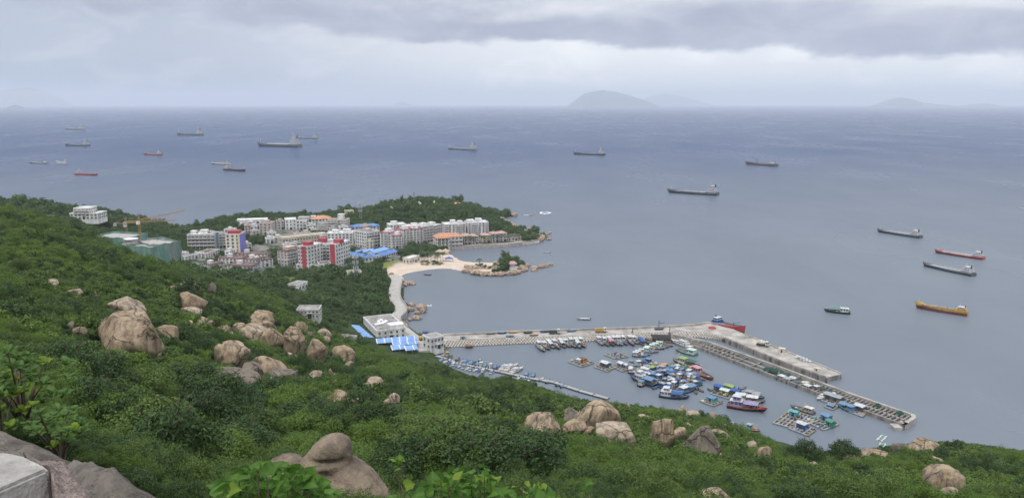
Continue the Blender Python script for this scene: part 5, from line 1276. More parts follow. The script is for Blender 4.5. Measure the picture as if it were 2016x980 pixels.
def skiff(bow, stern, hull='blue', inner='skyblue', label='', group=None, motor=True, load=None, name='skiff', L=None, screen=False):
    c, L0, yaw = place(bow, stern); L = L or max(3.2, min(L0, 9)); B = L * .33; D = max(.45, L * .085)
    e = empty(name, c, yaw, label, 'boat', group)
    mb, deck, st = hull_mb(L, B, D, .3, .85, .1, bulwark=.3, n=8); h = mb.build('hull', [paint(hull), paint(inner), paint(inner)], e)
    for k in (-.22, .08): MB().box(L * k - .15, L * k + .15, -B * .43, B * .43, D * .62, D * .72).build('thwart', paint('wood'), e)
    if motor:
        m = MB().box(-L/2 - .45, -L/2 - .05, -.17, .17, D * .7, D * .7 + .65); m.box(-L/2 - .3, -L/2 - .18, -.07, .07, -.5, D * .7); m.build('outboard_motor', paint('black'), e)
    if screen:
        cabin(e, 'cuddy', -L * .12, L * .2, B * .36, D * .75, D * .75 + .85, 'white', load or 'white', .15, 2, .5)
    elif load:
        MB().box(-L * .3, L * .22, -B * .32, B * .32, D * .7, D * .7 + .35).build('tarpaulin', paint(load), e)
    return e
def yacht(bow, stern, label, group=None, hullc='white', B=None):
    c, L, yaw = place(bow, stern); B = B or L * .25; D = L * .085
    e = empty('motor_yacht', c, yaw, label, 'yacht', group)
    mb, deck, st = hull_mb(L, B, D, .45, .88, .16, bulwark=.05); h = mb.build('hull', [paint(hullc), paint('cream'), paint('white')], e)
    for s in (-1, 1): MB().box(-L * .3, L * .22, -.02, .02, D * .42, D * .62, 0, Matrix.Translation((0, s * B * .49, 0))).build('hull_window', GLASS, h)
    c1 = cabin(e, 'saloon', -L * .34, L * .22, B * .40, D * .9, D * .9 + L * .062, 'white', 'white', .1, 5, 1.2)
    c2 = cabin(e, 'flybridge', -L * .28, L * .06, B * .32, D * .9 + L * .07, D * .9 + L * .115, 'white', 'white', .1, 3, 1.0)
    MB().cyl((-L * .2, -B * .25, D * .9 + L * .12), (-L * .2, B * .25, D * .9 + L * .16), .1, n=6).cyl((-L * .2, B * .25, D * .9 + L * .12), (-L * .2, -B * .25, D * .9 + L * .16), .1, n=6).cyl((-L*.2, 0, D*.9+L*.12), (-L*.2, 0, D*.9+L*.22), .06, n=5).build('radar_arch', paint('white'), e)
    rl = MB()
    for (x, w, z) in deck[5:]:
        for s in (-1, 1): rl.cyl((x - .1, s * w * .93, z), (x - .1, s * w * .93, z + .6), .025, n=4)
    rl.build('bow_rail', STEEL, e)
    MB().box(-L/2 - .9, -L/2, -B * .4, B * .4, .2, .4).build('swim_platform', paint('wood'), e)
    return e
def raft(corners, z, label, huts=(), group='fish farm rafts', nx=4, ny=3, deckm='wood', drums=True, clutter=8):
    """corners: four photo pixels of the floating frame, in order."""
    q = [P(*c, .3) for c in corners]; c = sum(q, Vector()) / 4; e = empty('fish_raft', (c.x, c.y, .1), 0, label, 'raft', group)
    q = [v - Vector((c.x, c.y, .1)) for v in q]
    def at(s, t): return (q[0] * (1 - s) + q[1] * s) * (1 - t) + (q[3] * (1 - s) + q[2] * s) * t
    def beam(p, r, w, m, h=.28, nm='beam'):
        d = r - p; yw = math.atan2(d.y, d.x); T = Matrix.Translation((p + r) / 2) @ Matrix.Rotation(yw, 4, 'Z')
        return MB().box(-d.length / 2, d.length / 2, -w / 2, w / 2, -.1, h - .1, 0, T).build(nm, m, e)
    for i in range(nx + 1): beam(at(i / nx, 0), at(i / nx, 1), .55, paint('grey') if i % 2 else paint('wood'), .26 + .012 * i)
    for j in range(ny + 1): beam(at(0, j / ny), at(1, j / ny), .55, paint('wood') if j % 2 else paint('grey'), .36 + .012 * j)
    rg = random.Random(int(corners[0][0]))
    for i in range(nx):
        for j in range(ny):
            if rg.random() < .45:
                p = [at((i + a) / nx, (j + b) / ny) for a, b in ((.12, .12), (.88, .12), (.88, .88), (.12, .88))]
                MB().add([(v.x, v.y, .06) for v in p] + [(v.x, v.y, -.5) for v in p], [(0, 1, 2, 3), (0, 4, 5, 1), (1, 5, 6, 2), (2, 6, 7, 3), (3, 7, 4, 0)]).build('net_pen', NETS, e)
    for (s, t, w, d, h, wall, roof) in huts:
        p = at(s, t); yw = math.atan2((q[1] - q[0]).y, (q[1] - q[0]).x); T = Matrix.Translation((p.x, p.y, .4)) @ Matrix.Rotation(yw, 4, 'Z')
        hm = MB().box(-w/2, w/2, -d/2, d/2, 0, h, 0, T).build('hut', paint(wall), e)
        r = MB(); vs = [T @ Vector(v) for v in ((-w/2 - .3, -d/2 - .3, h), (w/2 + .3, -d/2 - .3, h), (w/2 + .3, d/2 + .3, h), (-w/2 - .3, d/2 + .3, h), (-w/2 - .3, 0, h + .55), (w/2 + .3, 0, h + .55))]
        r.add(vs, [(0, 1, 5, 4), (2, 3, 4, 5), (1, 2, 5), (3, 0, 4), (0, 3, 2, 1)]).build('hut_roof', paint(roof), hm)
        MB().box(-w * .15, w * .15, -d/2 - .04, -d/2, .1, h * .8, 0, T).build('hut_door', GLASS, hm)
    for k in range(clutter):
        p = at(rg.random(), rg.random()); s = rg.uniform(.25, .6)
        if drums and rg.random() < .5: MB().cyl((p.x, p.y, .2), (p.x, p.y, .2 + s * 1.7), s * .6, n=8).build('drum', paint(rg.choice(['blue', 'blue', 'white', 'skyblue', 'dgrey'])), e)
        else: MB().box(p.x - s, p.x + s, p.y - s * .7, p.y + s * .7, .15, .2 + s * 1.3).build('crate', paint(rg.choice(['cream', 'grey', 'white', 'brown', 'skyblue', 'teal', 'wood'])), e)
    return e
# ================================================================== breakwater
CONC = mat('quay_concrete', (.38, .355, .32), .92, .24, .18, bump=.3)
CONCW = mat('quay_wall', (.26, .24, .215), .95, .35, .4, streak=True)
ZQ = 2.3
def Q(px, py, z=ZQ): return W2(P(px, py, z))
far_edge = [(838, 662), (872, 661), (1000, 655), (1150, 650), (1300, 645), (1365, 641), (1392, 637), (1428, 641)]
near_edge = [(846, 672), (880, 671), (1000, 665), (1150, 660), (1300, 654), (1380, 654), (1408, 659), (1424, 665)]
bw = empty('breakwater', (*Q(1150, 655), 0), 0, 'long curved concrete breakwater closing the harbour, with an outer quay arm', 'breakwater')
o0 = Vector((*Q(1150, 655), 0))
def loc(p, z): return (p[0] - o0.x, p[1] - o0.y, z)
mb = MB()
for i in range(len(far_edge) - 1):
    a, b, c, d = Q(*near_edge[i]), Q(*near_edge[i + 1]), Q(*far_edge[i + 1]), Q(*far_edge[i])
    mb.add([loc(a, ZQ), loc(b, ZQ), loc(c, ZQ), loc(d, ZQ)], [(0, 1, 2, 3)], 0)
    mb.add([loc(d, ZQ), loc(c, ZQ), loc(c, -2), loc(d, -2)], [(0, 1, 2, 3)], 1)
mb.build('roadway', [CONC, CONCW], bw)
# outer arm
arm = [Q(1408, 659), Q(1417, 661), Q(1456, 678), Q(1502, 697), Q(1564, 721.5), Q(1627, 742.5), Q(1657, 736), Q(1500, 672), Q(1462, 655), Q(1428, 641)]
mb = MB(); mb.prism([(p[0] - o0.x, p[1] - o0.y) for p in arm], -3, ZQ - .02, 1, 0); mb.build('quay_arm', [CONC, CONCW], bw)
def rail(line, w, z0, z1, nm, m, parent=bw, o=o0):
    mb = MB(); ri = []
    for i, p in enumerate(line):
        d = (Vector(line[min(i + 1, len(line) - 1)]) - Vector(line[max(i - 1, 0)])).normalized(); n = Vector((-d.y, d.x)) * w / 2; p = Vector(p)
        ri.append([(p.x + n.x - o.x, p.y + n.y - o.y, z0), (p.x - n.x - o.x, p.y - n.y - o.y, z0), (p.x - n.x - o.x, p.y - n.y - o.y, z1), (p.x + n.x - o.x, p.y + n.y - o.y, z1)])
    return mb.loft(ri, 0, True, True, False).build(nm, m, parent)
rail([Q(*p) for p in far_edge[1:]], .9, ZQ - 1, ZQ + 1.0, 'parapet', CONC)
rail([Q(1466, 657), Q(1500, 672.5), Q(1656, 735.5)], .6, ZQ - .5, ZQ + .45, 'kerb', CONC)
rail([Q(1420, 661.5), Q(1456, 677), Q(1502, 696), Q(1564, 720.5), Q(1626, 741.5)], .5, ZQ - .3, ZQ + .3, 'kerb', CONCW)
# rock armour on the harbour side: sloping face studded with hollow blocks
face = MB(); blocks = MB(); rows = 4
npts = [Q(*p) for p in near_edge]
foot = [W2(P(x, y, 0)) for x, y in [(852, 686), (884, 684), (1000, 678), (1150, 672.5), (1300, 666), (1378, 664), (1406, 668), (1424, 672)]]
for i in range(len(npts) - 1):
    face.add([loc(foot[i], -1), loc(foot[i + 1], -1), loc(npts[i + 1], ZQ - .03), loc(npts[i], ZQ - .03)], [(0, 1, 2, 3)], 0)
    seg = (Vector(npts[i + 1]) - Vector(npts[i])).length; nb = int(seg / 1.5)
    for k in range(nb):
        for r in range(rows):
            s = (k + .5 * (r % 2)) / nb; t = (r + .6) / (rows + .4)
            p = Vector(foot[i]).lerp(Vector(foot[i + 1]), s).lerp(Vector(npts[i]).lerp(Vector(npts[i + 1]), s), t); z = t * ZQ
            blocks.box(-.5, .5, -.5, .5, -.4, .42, 0, Matrix.Translation((p.x - o0.x, p.y - o0.y - .15, z)) @ Matrix.Rotation(.4 * rnd.random(), 4, 'Z') @ Matrix.Rotation(-.7, 4, 'X'))
face.build('armour_slope', CONCW, bw); ab = blocks.build('armour_blocks', mat('armour_block', (.50, .455, .40), .95, .25, 1.2), bw); ab['kind'] = 'stuff'
rail(npts[1:], .7, ZQ - .5, ZQ + .22, 'kerb', CONC)
# piles along the arm
for k in range(15):
    s = k / 14; p = Vector(Q(1425, 665)).lerp(Vector(Q(1626, 743)), s); MB().box(p.x - o0.x - .3, p.x - o0.x + .3, p.y - o0.y - .9, p.y - o0.y - .1, -2, ZQ - .3).build('fender_pile', paint('dgrey'), bw)
# ================================================================== inner mole: a hollow pier with cross beams
im = empty('inner_mole', (*Q(1500, 720, 2.6), 0), 0, 'narrow inner mole with an open beam top running parallel to the quay arm', 'pier'); o1 = Vector((*Q(1500, 720, 2.6), 0))
nl = [Q(1308, 662, 1.6), Q(1380, 683, 1.6), Q(1520, 737, 1.6), Q(1640, 783, 1.6), Q(1772, 832, 1.6)]
fl = [Q(1325, 659, 1.6), Q(1400, 676, 1.6), Q(1545, 727, 1.6), Q(1668, 774, 1.6), Q(1797, 818, 1.6)]
mb = MB()
for i in range(4):
    a, b, c, d = nl[i], nl[i + 1], fl[i + 1], fl[i]; l1 = lambda p, z: (p[0] - o1.x, p[1] - o1.y, z)
    mb.add([l1(a, .7), l1(b, .7), l1(c, .7), l1(d, .7)], [(0, 1, 2, 3)], 1)
mb.build('pier_deck', [CONC, paint('dgrey')], im)
rail(nl, .9, -2, 1.6, 'wall_near', CONCW, im, o1).name = 'side_wall'
rail(fl, 1.2, -2, 2.2, 'side_wall', CONC, im, o1)
for k in range(64):
    s = (k + .5) / 64 * 4; i = min(3, int(s)); t = s - i; a = Vector(nl[i]).lerp(Vector(nl[i + 1]), t); b = Vector(fl[i]).lerp(Vector(fl[i + 1]), t)
    if 22 < k < 42 and k % 3: continue
    d = b - a; T = Matrix.Translation(((a.x + b.x) / 2 - o1.x, (a.y + b.y) / 2 - o1.y, 1.3)) @ Matrix.Rotation(math.atan2(d.y, d.x), 4, 'Z')
    MB().box(-d.length / 2, d.length / 2, -.28, .28, -.3, .28, 0, T).build('cross_beam', CONCW, im)
rail([tuple(Vector(nl[i]).lerp(Vector(fl[i]), .5)) for i in range(5)], .5, .8, 1.35, 'walkway', CONC, im, o1)
rail([nl[4], tuple(Vector(nl[4]) + (Vector(fl[4]) - Vector(nl[4])) * .1 + Vector((.6, -2.6))), Q(1778, 838, 1.6), Q(1799, 824, 1.6), fl[4]], 1.6, -2, 2.3, 'end_wall', CONC, im, o1)
MB().box(-1.5, 1.5, -2, 2, -1, 1.2, 0, Matrix.Translation((Q(1764, 838, 1)[0] - o1.x, Q(1764, 838, 1)[1] - o1.y, 0))).build('landing_steps', SLAB, im)
# clutter on the inner mole: net heaps and tarpaulin shelters
TARP = mat('dark_green_net', (.035, .085, .065), .95, .35, 1.5)
def heap(px, py, z, w, d, h, m, label, name='net_heap', cat='net heap', grp='heaps on the inner mole'):
    c = P(px, py, z); g = np.random.default_rng(int(px)); mbb = MB(); n = 12; rr = []
    for r, zz in ((1.0, 0), (.92, .45), (.65, .8), (.25, 1.0)):
        rr.append([(w * r * math.cos(6.283 * k / n) * g.uniform(.85, 1.1), d * r * math.sin(6.283 * k / n) * g.uniform(.85, 1.1), h * zz * g.uniform(.85, 1.1)) for k in range(n)])
    return tag(mbb.loft(rr, 0, True, True).build(name, m, None, c, (0, 0, -.45)), label, cat, grp)
for x, y, w, d, h, m, lab in [(1516, 729, 3.2, 1.6, 1.5, TARP, 'dark green net heap, farthest up the inner mole'), (1530, 733, 3.2, 1.7, 1.6, TARP, 'second dark green net heap on the inner mole'), (1545, 739, 3, 1.7, 1.3, TARP, 'third dark green net heap on the inner mole'),
    (1560, 745, 2, 1.5, 1.2, paint('white'), 'white covered bundle on the inner mole'), (1574, 751, 2.6, 1.5, 1.4, NETS, 'black net heap by the white bundle'), (1585, 754, 2.2, 1.4, 1.0, paint('cream'), 'cream covered bundle in the middle of the inner mole'), (1600, 760, 3, 1.6, 1.3, NETS, 'black net heap past the cream bundle'), (1616, 766, 3, 1.6, 1.2, NETS, 'black net heap with ropes before the open beams'), (1634, 772, 2.8, 1.5, 1.1, NETS, 'last black net heap on the inner mole'), (1538, 741, 3.4, 1.3, 1.0, NETS, 'black net heap at the inner edge under the green nets'), (1568, 753, 3.0, 1.2, 1.0, paint('dgrey'), 'grey gear heap at the inner edge of the mole'), (1590, 762, 3.0, 1.2, 1.1, NETS, 'black rope heap at the inner edge of the mole'), (1624, 774, 3.0, 1.2, .9, paint('brown'), 'brown gear heap at the inner edge of the mole'), (1641, 775, 1.0, .8, .8, paint('white'), 'small white float at the end of the net heaps'), (1728, 801, 1.6, 1.2, 1.6, TARP, 'bushy green tuft on the open beams'), (1772, 816, 1.6, 1.3, 1.6, TARP, 'bushy green tuft near the end of the inner mole')]:
    heap(x, y, 1.2, w, d, h, m, lab)
# vaulted barge house
bc = P(1301, 672, 0); e = empty('barge_house', bc, -.1, 'floating shed with a dark vaulted roof at the root of the inner mole', 'houseboat')
MB().box(-5.2, 5.2, -3, 3, -.5, .7).build('barge', paint('brown'), e)
rf = MB(); rf.loft([[(x, 2.9 * math.cos(t), 1.6 + 2.0 * math.sin(t)) for t in [math.pi * k / 10 for k in range(11)]] for x in (-4.8, -2.4, 0, 2.4, 4.8)], 0, False, False); rf.build('roof', paint('black'), e)
for k in range(5): MB().box(-4.8 + 2.3 * k, -4.6 + 2.3 * k, -2.9, -2.75, .7, 2.2).build('post', paint('wood'), e)
MB().box(-4.4, 4.4, -1.6, 2.4, .7, 2.0).build('cabin', paint('orange'), e)
# ================================================================== moored rows
ORD = ['first', 'second', 'third', 'fourth', 'fifth', 'sixth', 'seventh', 'eighth', 'ninth', 'tenth', 'eleventh', 'twelfth', 'thirteenth', 'fourteenth', 'fifteenth', 'sixteenth', 'seventeenth', 'eighteenth', 'nineteenth', 'twentieth']
g1 = 'left raft of fishing boats'
for i in range(9):
    s = (1057 + 10.6 * i, 678.5 - .9 * i); s = (s[0] + rnd.uniform(-1.5, 1.5), s[1] + rnd.uniform(-1.2, 1.2)); b = (s[0] + 15 - i * .4, s[1] + rnd.uniform(12, 16))
    fishing_boat(b, s, ['navy', 'black', 'dgrey', 'navy', 'black'][i % 5], ['white', 'grey', 'white', 'skyblue'][i % 4], 'white', ['white', 'white', 'paleg'][i % 3], ORD[i] + ' dark hulled fishing boat from the left in the row nearest the breakwater middle', g1, B=2.7, canopy='white' if i in (2, 4, 7) else None)
g2 = 'right raft of fishing boats'
for i in range(8):
    s = (1177 + 9.8 * i, 670 - .3 * i); s = (s[0] + rnd.uniform(-1.5, 1.5), s[1] + rnd.uniform(-1, 1)); b = (s[0] + rnd.uniform(9, 13), s[1] + rnd.uniform(12, 16))
    fishing_boat(b, s, ['dgreen', 'black', 'navy', 'dgrey'][i % 4], ['white', 'grey', 'red', 'white'][i % 4], ['white', 'white', 'cream'][i % 3], 'white', ORD[i] + ' fishing boat from the left in the row just left of the vaulted barge', g2, B=2.7, canopy='pink' if i == 2 else None)
fishing_boat((1272, 684), (1258, 671), 'maroon', 'grey', 'skyblue', 'blue', 'dark red boat with a blue awning beside the vaulted barge', g2, canopy='blue')
fishing_boat((1286, 682), (1272, 672), 'black', 'rust', 'grey', 'dgrey', 'black boat wedged between the blue awning boat and the barge', g2)
g3 = 'slanting raft of boats with pale green cabins'
for i in range(8):
    s = (1243 + 6.6 * i, 701 - 3.0 * i); s = (s[0] + rnd.uniform(-2, 2), s[1]); b = (s[0] + rnd.uniform(28, 38), s[1] + rnd.uniform(2, 4))
    fishing_boat(b, s, ['dgrey', 'black', 'navy'][i % 3], ['grey', 'white'][i % 2], 'white' if i < 3 else 'paleg', 'white' if i < 2 else 'paleg', ORD[i] + ' boat from the front in the slanting row with pale green cabins', g3, B=2.5)
yacht((1318, 672), (1361, 687), 'big white motor yacht moored at the inner mole')
fishing_boat((1328, 689), (1371, 701), 'green', 'white', 'paleg', 'paleg', 'green fishing boat with a pale cabin below the white yacht', None, B=4.4)
fishing_boat((1323, 711), (1376, 726), 'dgreen', 'cream', 'cream', 'lime', 'dark green fishing boat with an arched stern frame', None, canopy='dgreen', aft=False, B=4.6)
fishing_boat((1405, 751), (1362, 731), 'maroon', 'brown', 'pink', 'pink', 'brown fishing boat at the right edge of the boat jumble', None, B=4.4, gear=None)
fishing_boat((1240, 744), (1291, 761), 'navy', 'blue', 'white', 'white', 'blue and navy fishing boat at the left edge of the boat jumble', None, canopy='skyblue', aft=False, B=5, two=True)
fishing_boat((1358, 786), (1298, 779), 'navy', 'blue', 'white', 'white', 'largest blue fishing boat with a long white cabin in front of the jumble', None, canopy='blue', two=True, B=5.4)
fishing_boat((1372, 763), (1338, 775), 'blue', 'skyblue', 'skyblue', 'white', 'bright blue boat right behind the largest blue one', None, B=4.2, canopy='skyblue')
fishing_boat((1234, 727), (1280, 738), 'dgrey', 'grey', 'white', 'white', 'grey boat at the upper left of the jumble', None, B=3.6)
fishing_boat((1305, 722), (1278, 735), 'lime', 'yellow', 'dgreen', 'lime', 'olive yellow boat with its bow up in the jumble', None, B=3.2, mast=False)
fishing_boat((1324, 718), (1303, 728), 'teal', 'orange', 'paleg', 'orange', 'green and orange boat right of the olive yellow one', None, B=3, mast=False)
JUM = [((1262, 722), (1238, 718), 'skyblue', 'white'), ((1275, 716), (1252, 720), 'blue', 'white'), ((1290, 745), (1268, 741), 'skyblue', 'teal'), ((1312, 741), (1292, 748), 'blue', 'skyblue'), ((1330, 738), (1310, 735), 'grey', 'skyblue'), ((1346, 733), (1364, 731), 'yellow', 'orange'), ((1350, 741), (1333, 746), 'white', 'pink'), ((1330, 752), (1312, 757), 'teal', 'skyblue'), ((1308, 758), (1286, 756), 'skyblue', 'blue'), ((1352, 755), (1334, 760), 'orange', 'white'), ((1372, 747), (1354, 751), 'pink', 'white'), ((1384, 757), (1364, 760), 'purple', 'skyblue'), ((1340, 724), (1320, 731), 'dgreen', 'skyblue'), ((1304, 766), (1320, 763), 'grey', 'white'), ((1282, 729), (1262, 732), 'white', 'grey'), ((1326, 746), (1306, 749), 'navy', 'blue'), ((1300, 739), (1282, 741), 'blue', 'grey'), ((1356, 765), (1340, 768), 'navy', 'skyblue'), ((1255, 728), (1238, 732), 'dgrey', 'white'), ((1345, 748), (1362, 744), 'brown', 'red')]
for i, (b, s, h, t) in enumerate(JUM):
    lab = {0: 'pale blue', 1: 'blue', 2: 'teal decked', 3: 'bright blue', 4: 'grey', 5: 'yellow', 6: 'white and pink', 7: 'teal', 8: 'sky blue', 9: 'orange', 10: 'pink', 11: 'purple', 12: 'dark green', 13: 'small grey', 14: 'small white', 15: 'dark navy', 16: 'grey decked blue', 17: 'navy and sky blue', 18: 'dark grey', 19: 'brown and red'}[i]
    fishing_boat(b, s, h, t, ['white', t, 'cream', 'skyblue'][i % 4], ['white', 'skyblue', t, 'white'][(i + 1) % 4], lab + ' boat packed into the boat jumble in mid harbour', 'boats packed in mid harbour', canopy=[None, 'blue', 'white', None, 'skyblue'][i % 5], mast=i % 2 == 0, B=2.6)
gj = random.Random(41)
for k in range(62):
    a = gj.uniform(0, 6.283); q = gj.random() ** .5; x, y = 1313 + 72 * q * math.cos(a), 741 + 27 * q * math.sin(a); t = gj.choice([(13, 4), (12, -3), (15, 5), (11, 1), (9, -5)])
    if gj.random() < .55: fishing_boat((x + t[0], y + t[1]), (x - t[0], y - t[1]), gj.choice(['navy', 'black', 'dgrey', 'blue', 'dgreen', 'brown', 'navy']), gj.choice(['blue', 'grey', 'skyblue', 'white', 'brown']), gj.choice(['white', 'skyblue', 'grey', 'cream', 'blue']), gj.choice(['white', 'skyblue', 'grey', 'blue']), 'small work boat wedged among the bigger ones in the boat jumble', 'work boats wedged in the jumble', mast=k % 2 == 0, B=2.8, canopy=gj.choice([None, None, 'blue', 'grey', 'dgreen']))
    else: skiff((x + t[0] * .6, y + t[1] * .6), (x - t[0] * .6, y - t[1] * .6), gj.choice(['navy', 'black', 'blue', 'dgrey', 'brown']), gj.choice(['dgrey', 'wood', 'skyblue', 'grey']), 'open skiff wedged among the boats of the jumble', 'skiffs wedged in the jumble', load=gj.choice([None, 'dgrey', 'blue', 'wood']))
skiff((1371, 777), (1369, 768), 'black', 'dgrey', 'small black skiff just right of the largest blue fishing boat'); skiff((1386, 773), (1375, 767), 'black', 'dgrey', 'black inflatable skiff between the blue boats and the green raft')
fishing_boat((1511, 812), (1432, 800), 'black', 'red', 'purple', 'white', 'big dark boat with a red stripe and lilac cabins in the lower harbour', None, canopy='purple', two=True, B=5.0)
fishing_boat((1508, 795), (1443, 786), 'dgrey', 'grey', 'white', 'white', 'grey boat with white awnings behind the lilac cabined one', None, canopy='white', B=4.4)
fishing_boat((1506, 786), (1466, 778), 'navy', 'skyblue', 'skyblue', 'grey', 'navy boat with a grey frame awning, rearmost of three in the lower harbour', None, canopy='grey', B=4)
heap(1499, 803, 2.6, .9, .9, .9, paint('red'), 'bright red bundle on the lilac cabined boat', 'bundle', 'bundle', None)
fishing_boat((1497, 851), (1469, 844), 'dgrey', 'white', 'teal', 'grey', 'small boat with a teal cabin at the foot of the right slope', None, B=2.6)
skiff((1436, 834), (1422, 826), 'white', 'white', 'white skiff drawn up at the foot of the right slope', load='white'); skiff((1452, 838), (1438, 833), 'white', 'cream', 'second white skiff at the foot of the right slope', load='white')
fishing_boat((1523, 743), (1562, 757), 'dgrey', 'white', 'white', 'white', 'grey boat with a white cabin under the green net heaps', None, canopy='grey', aft=False, B=3.6)
fishing_boat((1562, 758), (1597, 770), 'dgreen', 'white', 'white', 'white', 'dark green boat alongside the middle of the inner mole', None, B=3.4); fishing_boat((1590, 762), (1612, 771), 'black', 'grey', 'grey', 'white', 'black boat moored past the dark green one', None, B=3)
yacht((1607, 789), (1630, 780), 'small white cabin cruiser moored on the inner mole', B=3)
fishing_boat((1648, 797), (1682, 812), 'skyblue', 'teal', 'skyblue', 'skyblue', 'pale blue landing boat by the inner mole', None, canopy='skyblue', B=4, mast=False)
raft([(1617, 788), (1648, 798), (1664, 789), (1632, 779)], .3, 'raft with two grey flat roofs beside the inner mole', [(.25, .6, 4, 3.5, 2, 'dgrey', 'grey'), (.7, .6, 4, 3.5, 2, 'dgrey', 'grey')])
raft([(1623, 800), (1640, 806), (1650, 800), (1632, 795)], .3, 'small blue decked float below the grey roofed raft', [(.5, .5, 2.5, 2, .6, 'skyblue', 'skyblue')], nx=2, ny=2, clutter=4)
raft([(1672, 810), (1698, 820), (1714, 806), (1688, 798)], .3, 'brown decked barge with a tarpaulin hut at the inner mole', [(.5, .55, 3.6, 3, 2, 'dgrey', 'white')], nx=8, ny=8, deckm='wood', clutter=10)
raft([(1119, 712), (1146, 722), (1169, 714), (1142, 704)], .3, 'isolated raft heaped with orange and white gear', [(.6, .6, 2.2, 2, 1.6, 'orange', 'rust'), (.45, .4, 1.8, 1.6, 1.4, 'white', 'cream')], clutter=16)
raft([(1170, 722), (1196, 731), (1211, 723), (1186, 714)], .3, 'raft with a single white hut left of the jumble', [(.5, .6, 4, 3.2, 2.0, 'dgrey', 'white')], clutter=10)
raft([(1190, 698), (1212, 706), (1237, 702), (1216, 693)], .3, 'low grey raft above the white hut raft', [], clutter=14)
raft([(1204, 721), (1226, 731), (1246, 722), (1225, 713)], .3, 'pale blue gear raft joined to the left of the jumble', [(.4, .5, 3, 2.4, 1.5, 'skyblue', 'white'), (.75, .6, 2.6, 2, 1.4, 'grey', 'white')], clutter=14)
raft([(1398, 774), (1444, 787), (1462, 774), (1416, 762)], .3, 'olive raft with blue tarpaulin roofs at both ends', [(.15, .6, 3.6, 3, 2.0, 'dgrey', 'blue'), (.5, .4, 3.6, 3, 1.8, 'lime', 'white'), (.85, .6, 3.6, 3, 2, 'dgrey', 'blue'), (.5, .85, 4, 2.5, 2.4, 'lime', 'lime')], clutter=18)
raft([(1378, 789), (1404, 799), (1422, 792), (1396, 782)], .3, 'small raft with a turquoise roof in front of the olive raft', [(.5, .6, 3.6, 2.8, 1.7, 'teal', 'skyblue')], clutter=8)
raft([(1522, 832), (1578, 848), (1606, 822), (1556, 806)], .3, 'big open fish raft with a teal hut, left of two in the lower harbour', [(.32, .72, 3, 2.4, 1.8, 'teal', 'teal')], nx=7, ny=5, clutter=20)
raft([(1553, 843), (1590, 857), (1606, 846), (1570, 832)], .3, 'front fish raft with a blue and white tent', [(.45, .6, 3.4, 2.6, 1.9, 'blue', 'white')], nx=4, ny=3, clutter=8)
raft([(1588, 830), (1622, 846), (1652, 834), (1616, 819)], .3, 'right fish raft with a pale blue hut and a green hut', [(.45, .8, 3.4, 2.6, 2.2, 'skyblue', 'skyblue'), (.93, .5, 2.6, 2.2, 2.0, 'green', 'green')], nx=5, ny=3, clutter=12)
fishing_boat((1555, 801), (1603, 816), 'dgrey', 'grey', 'grey', 'cream', 'grey work boat lying behind the big open fish raft', None, B=3.2)
skiff((1590, 826), (1577, 832), 'blue', 'skyblue', 'small blue skiff between the fish rafts'); skiff((1470, 763), (1455, 766), 'black', 'grey', 'black skiff off the right corner of the olive raft'); skiff((1392, 766), (1402, 771), 'dgrey', 'black', 'dark skiff off the left corner of the olive raft')
for i, (a, b) in enumerate([((1730, 868), (1741, 858)), ((1734, 886), (1738, 873))]):
    c, L, yaw = place(b, a); e = empty('twin_float', c, yaw, ['upper', 'lower'][i] + ' pale green twin hulled float off the right slope', 'float')
    for s in (-1, 1): MB().cyl((-L/2, s * .8, .1), (L/2, s * .8, .1), .32, n=8).build('float_tube', paint('paleg'), e)
    for k in (-.35, 0, .35): MB().box(L * k - .1, L * k + .1, -.9, .9, .3, .45).build('cross_bar', paint('white'), e)
# ================================================================== pontoon with small craft
PON = [(858, 700), (882, 706), (896, 713), (935, 721), (985, 731), (1040, 743), (1092, 752), (1140, 768), (1198, 784)]
pts = [W2(P(x, y, .5)) for x, y in PON]; op = Vector((*pts[4], 0)); pe = empty('pontoon', op, 0, 'long narrow floating pontoon along the near shore', 'pontoon')
DECKP = mat('pontoon_deck', (.36, .345, .32), .85, .15, .6); FLT = mat('pontoon_float', (.05, .06, .08), .6, .2, 1)
for i in range(len(pts) - 1):
    a, b = Vector(pts[i]), Vector(pts[i + 1]); n = max(1, int((b - a).length / 6))
    for k in range(n):
        p, q = a.lerp(b, (k + .03) / n), a.lerp(b, (k + .97) / n); d = q - p; T = Matrix.Translation(((p.x + q.x) / 2 - op.x, (p.y + q.y) / 2 - op.y, 0)) @ Matrix.Rotation(math.atan2(d.y, d.x), 4, 'Z')
        MB().box(-d.length / 2, d.length / 2, -.85, .85, .42, .58, 0, T).build('deck_section', DECKP, pe)
        for s in (-1, 1): MB().box(-d.length / 2, d.length / 2, s * 1.1 - .2, s * 1.1 + .2, -.3, .40, 0, T).build('float', FLT, pe)
gw = [P(880, 705, .6), P(884, 696, 3.0)]
d = gw[1] - gw[0]; e = empty('gangway', gw[0], math.atan2(d.y, d.x), 'yellow edged gangway leading down to the pontoon', 'gangway'); L = d.xy.length
MB().add([(0, -.7, 0), (L, -.7, 2.4), (L, .7, 2.4), (0, .7, 0), (0, -.7, -.15), (L, -.7, 2.25), (L, .7, 2.25), (0, .7, -.15)], [(0, 1, 2, 3), (4, 7, 6, 5), (0, 4, 5, 1), (3, 2, 6, 7)]).build('tread', DECKP, e)
for s in (-.7, .7): MB().add([(0, s - .03, .9), (L, s - .03, 3.3), (L, s + .03, 3.3), (0, s + .03, .9), (0, s - .03, .8), (L, s - .03, 3.2), (L, s + .03, 3.2), (0, s + .03, .8)], [(0, 1, 2, 3), (4, 7, 6, 5), (0, 4, 5, 1), (3, 2, 6, 7)]).build('handrail', paint('yellow'), e)
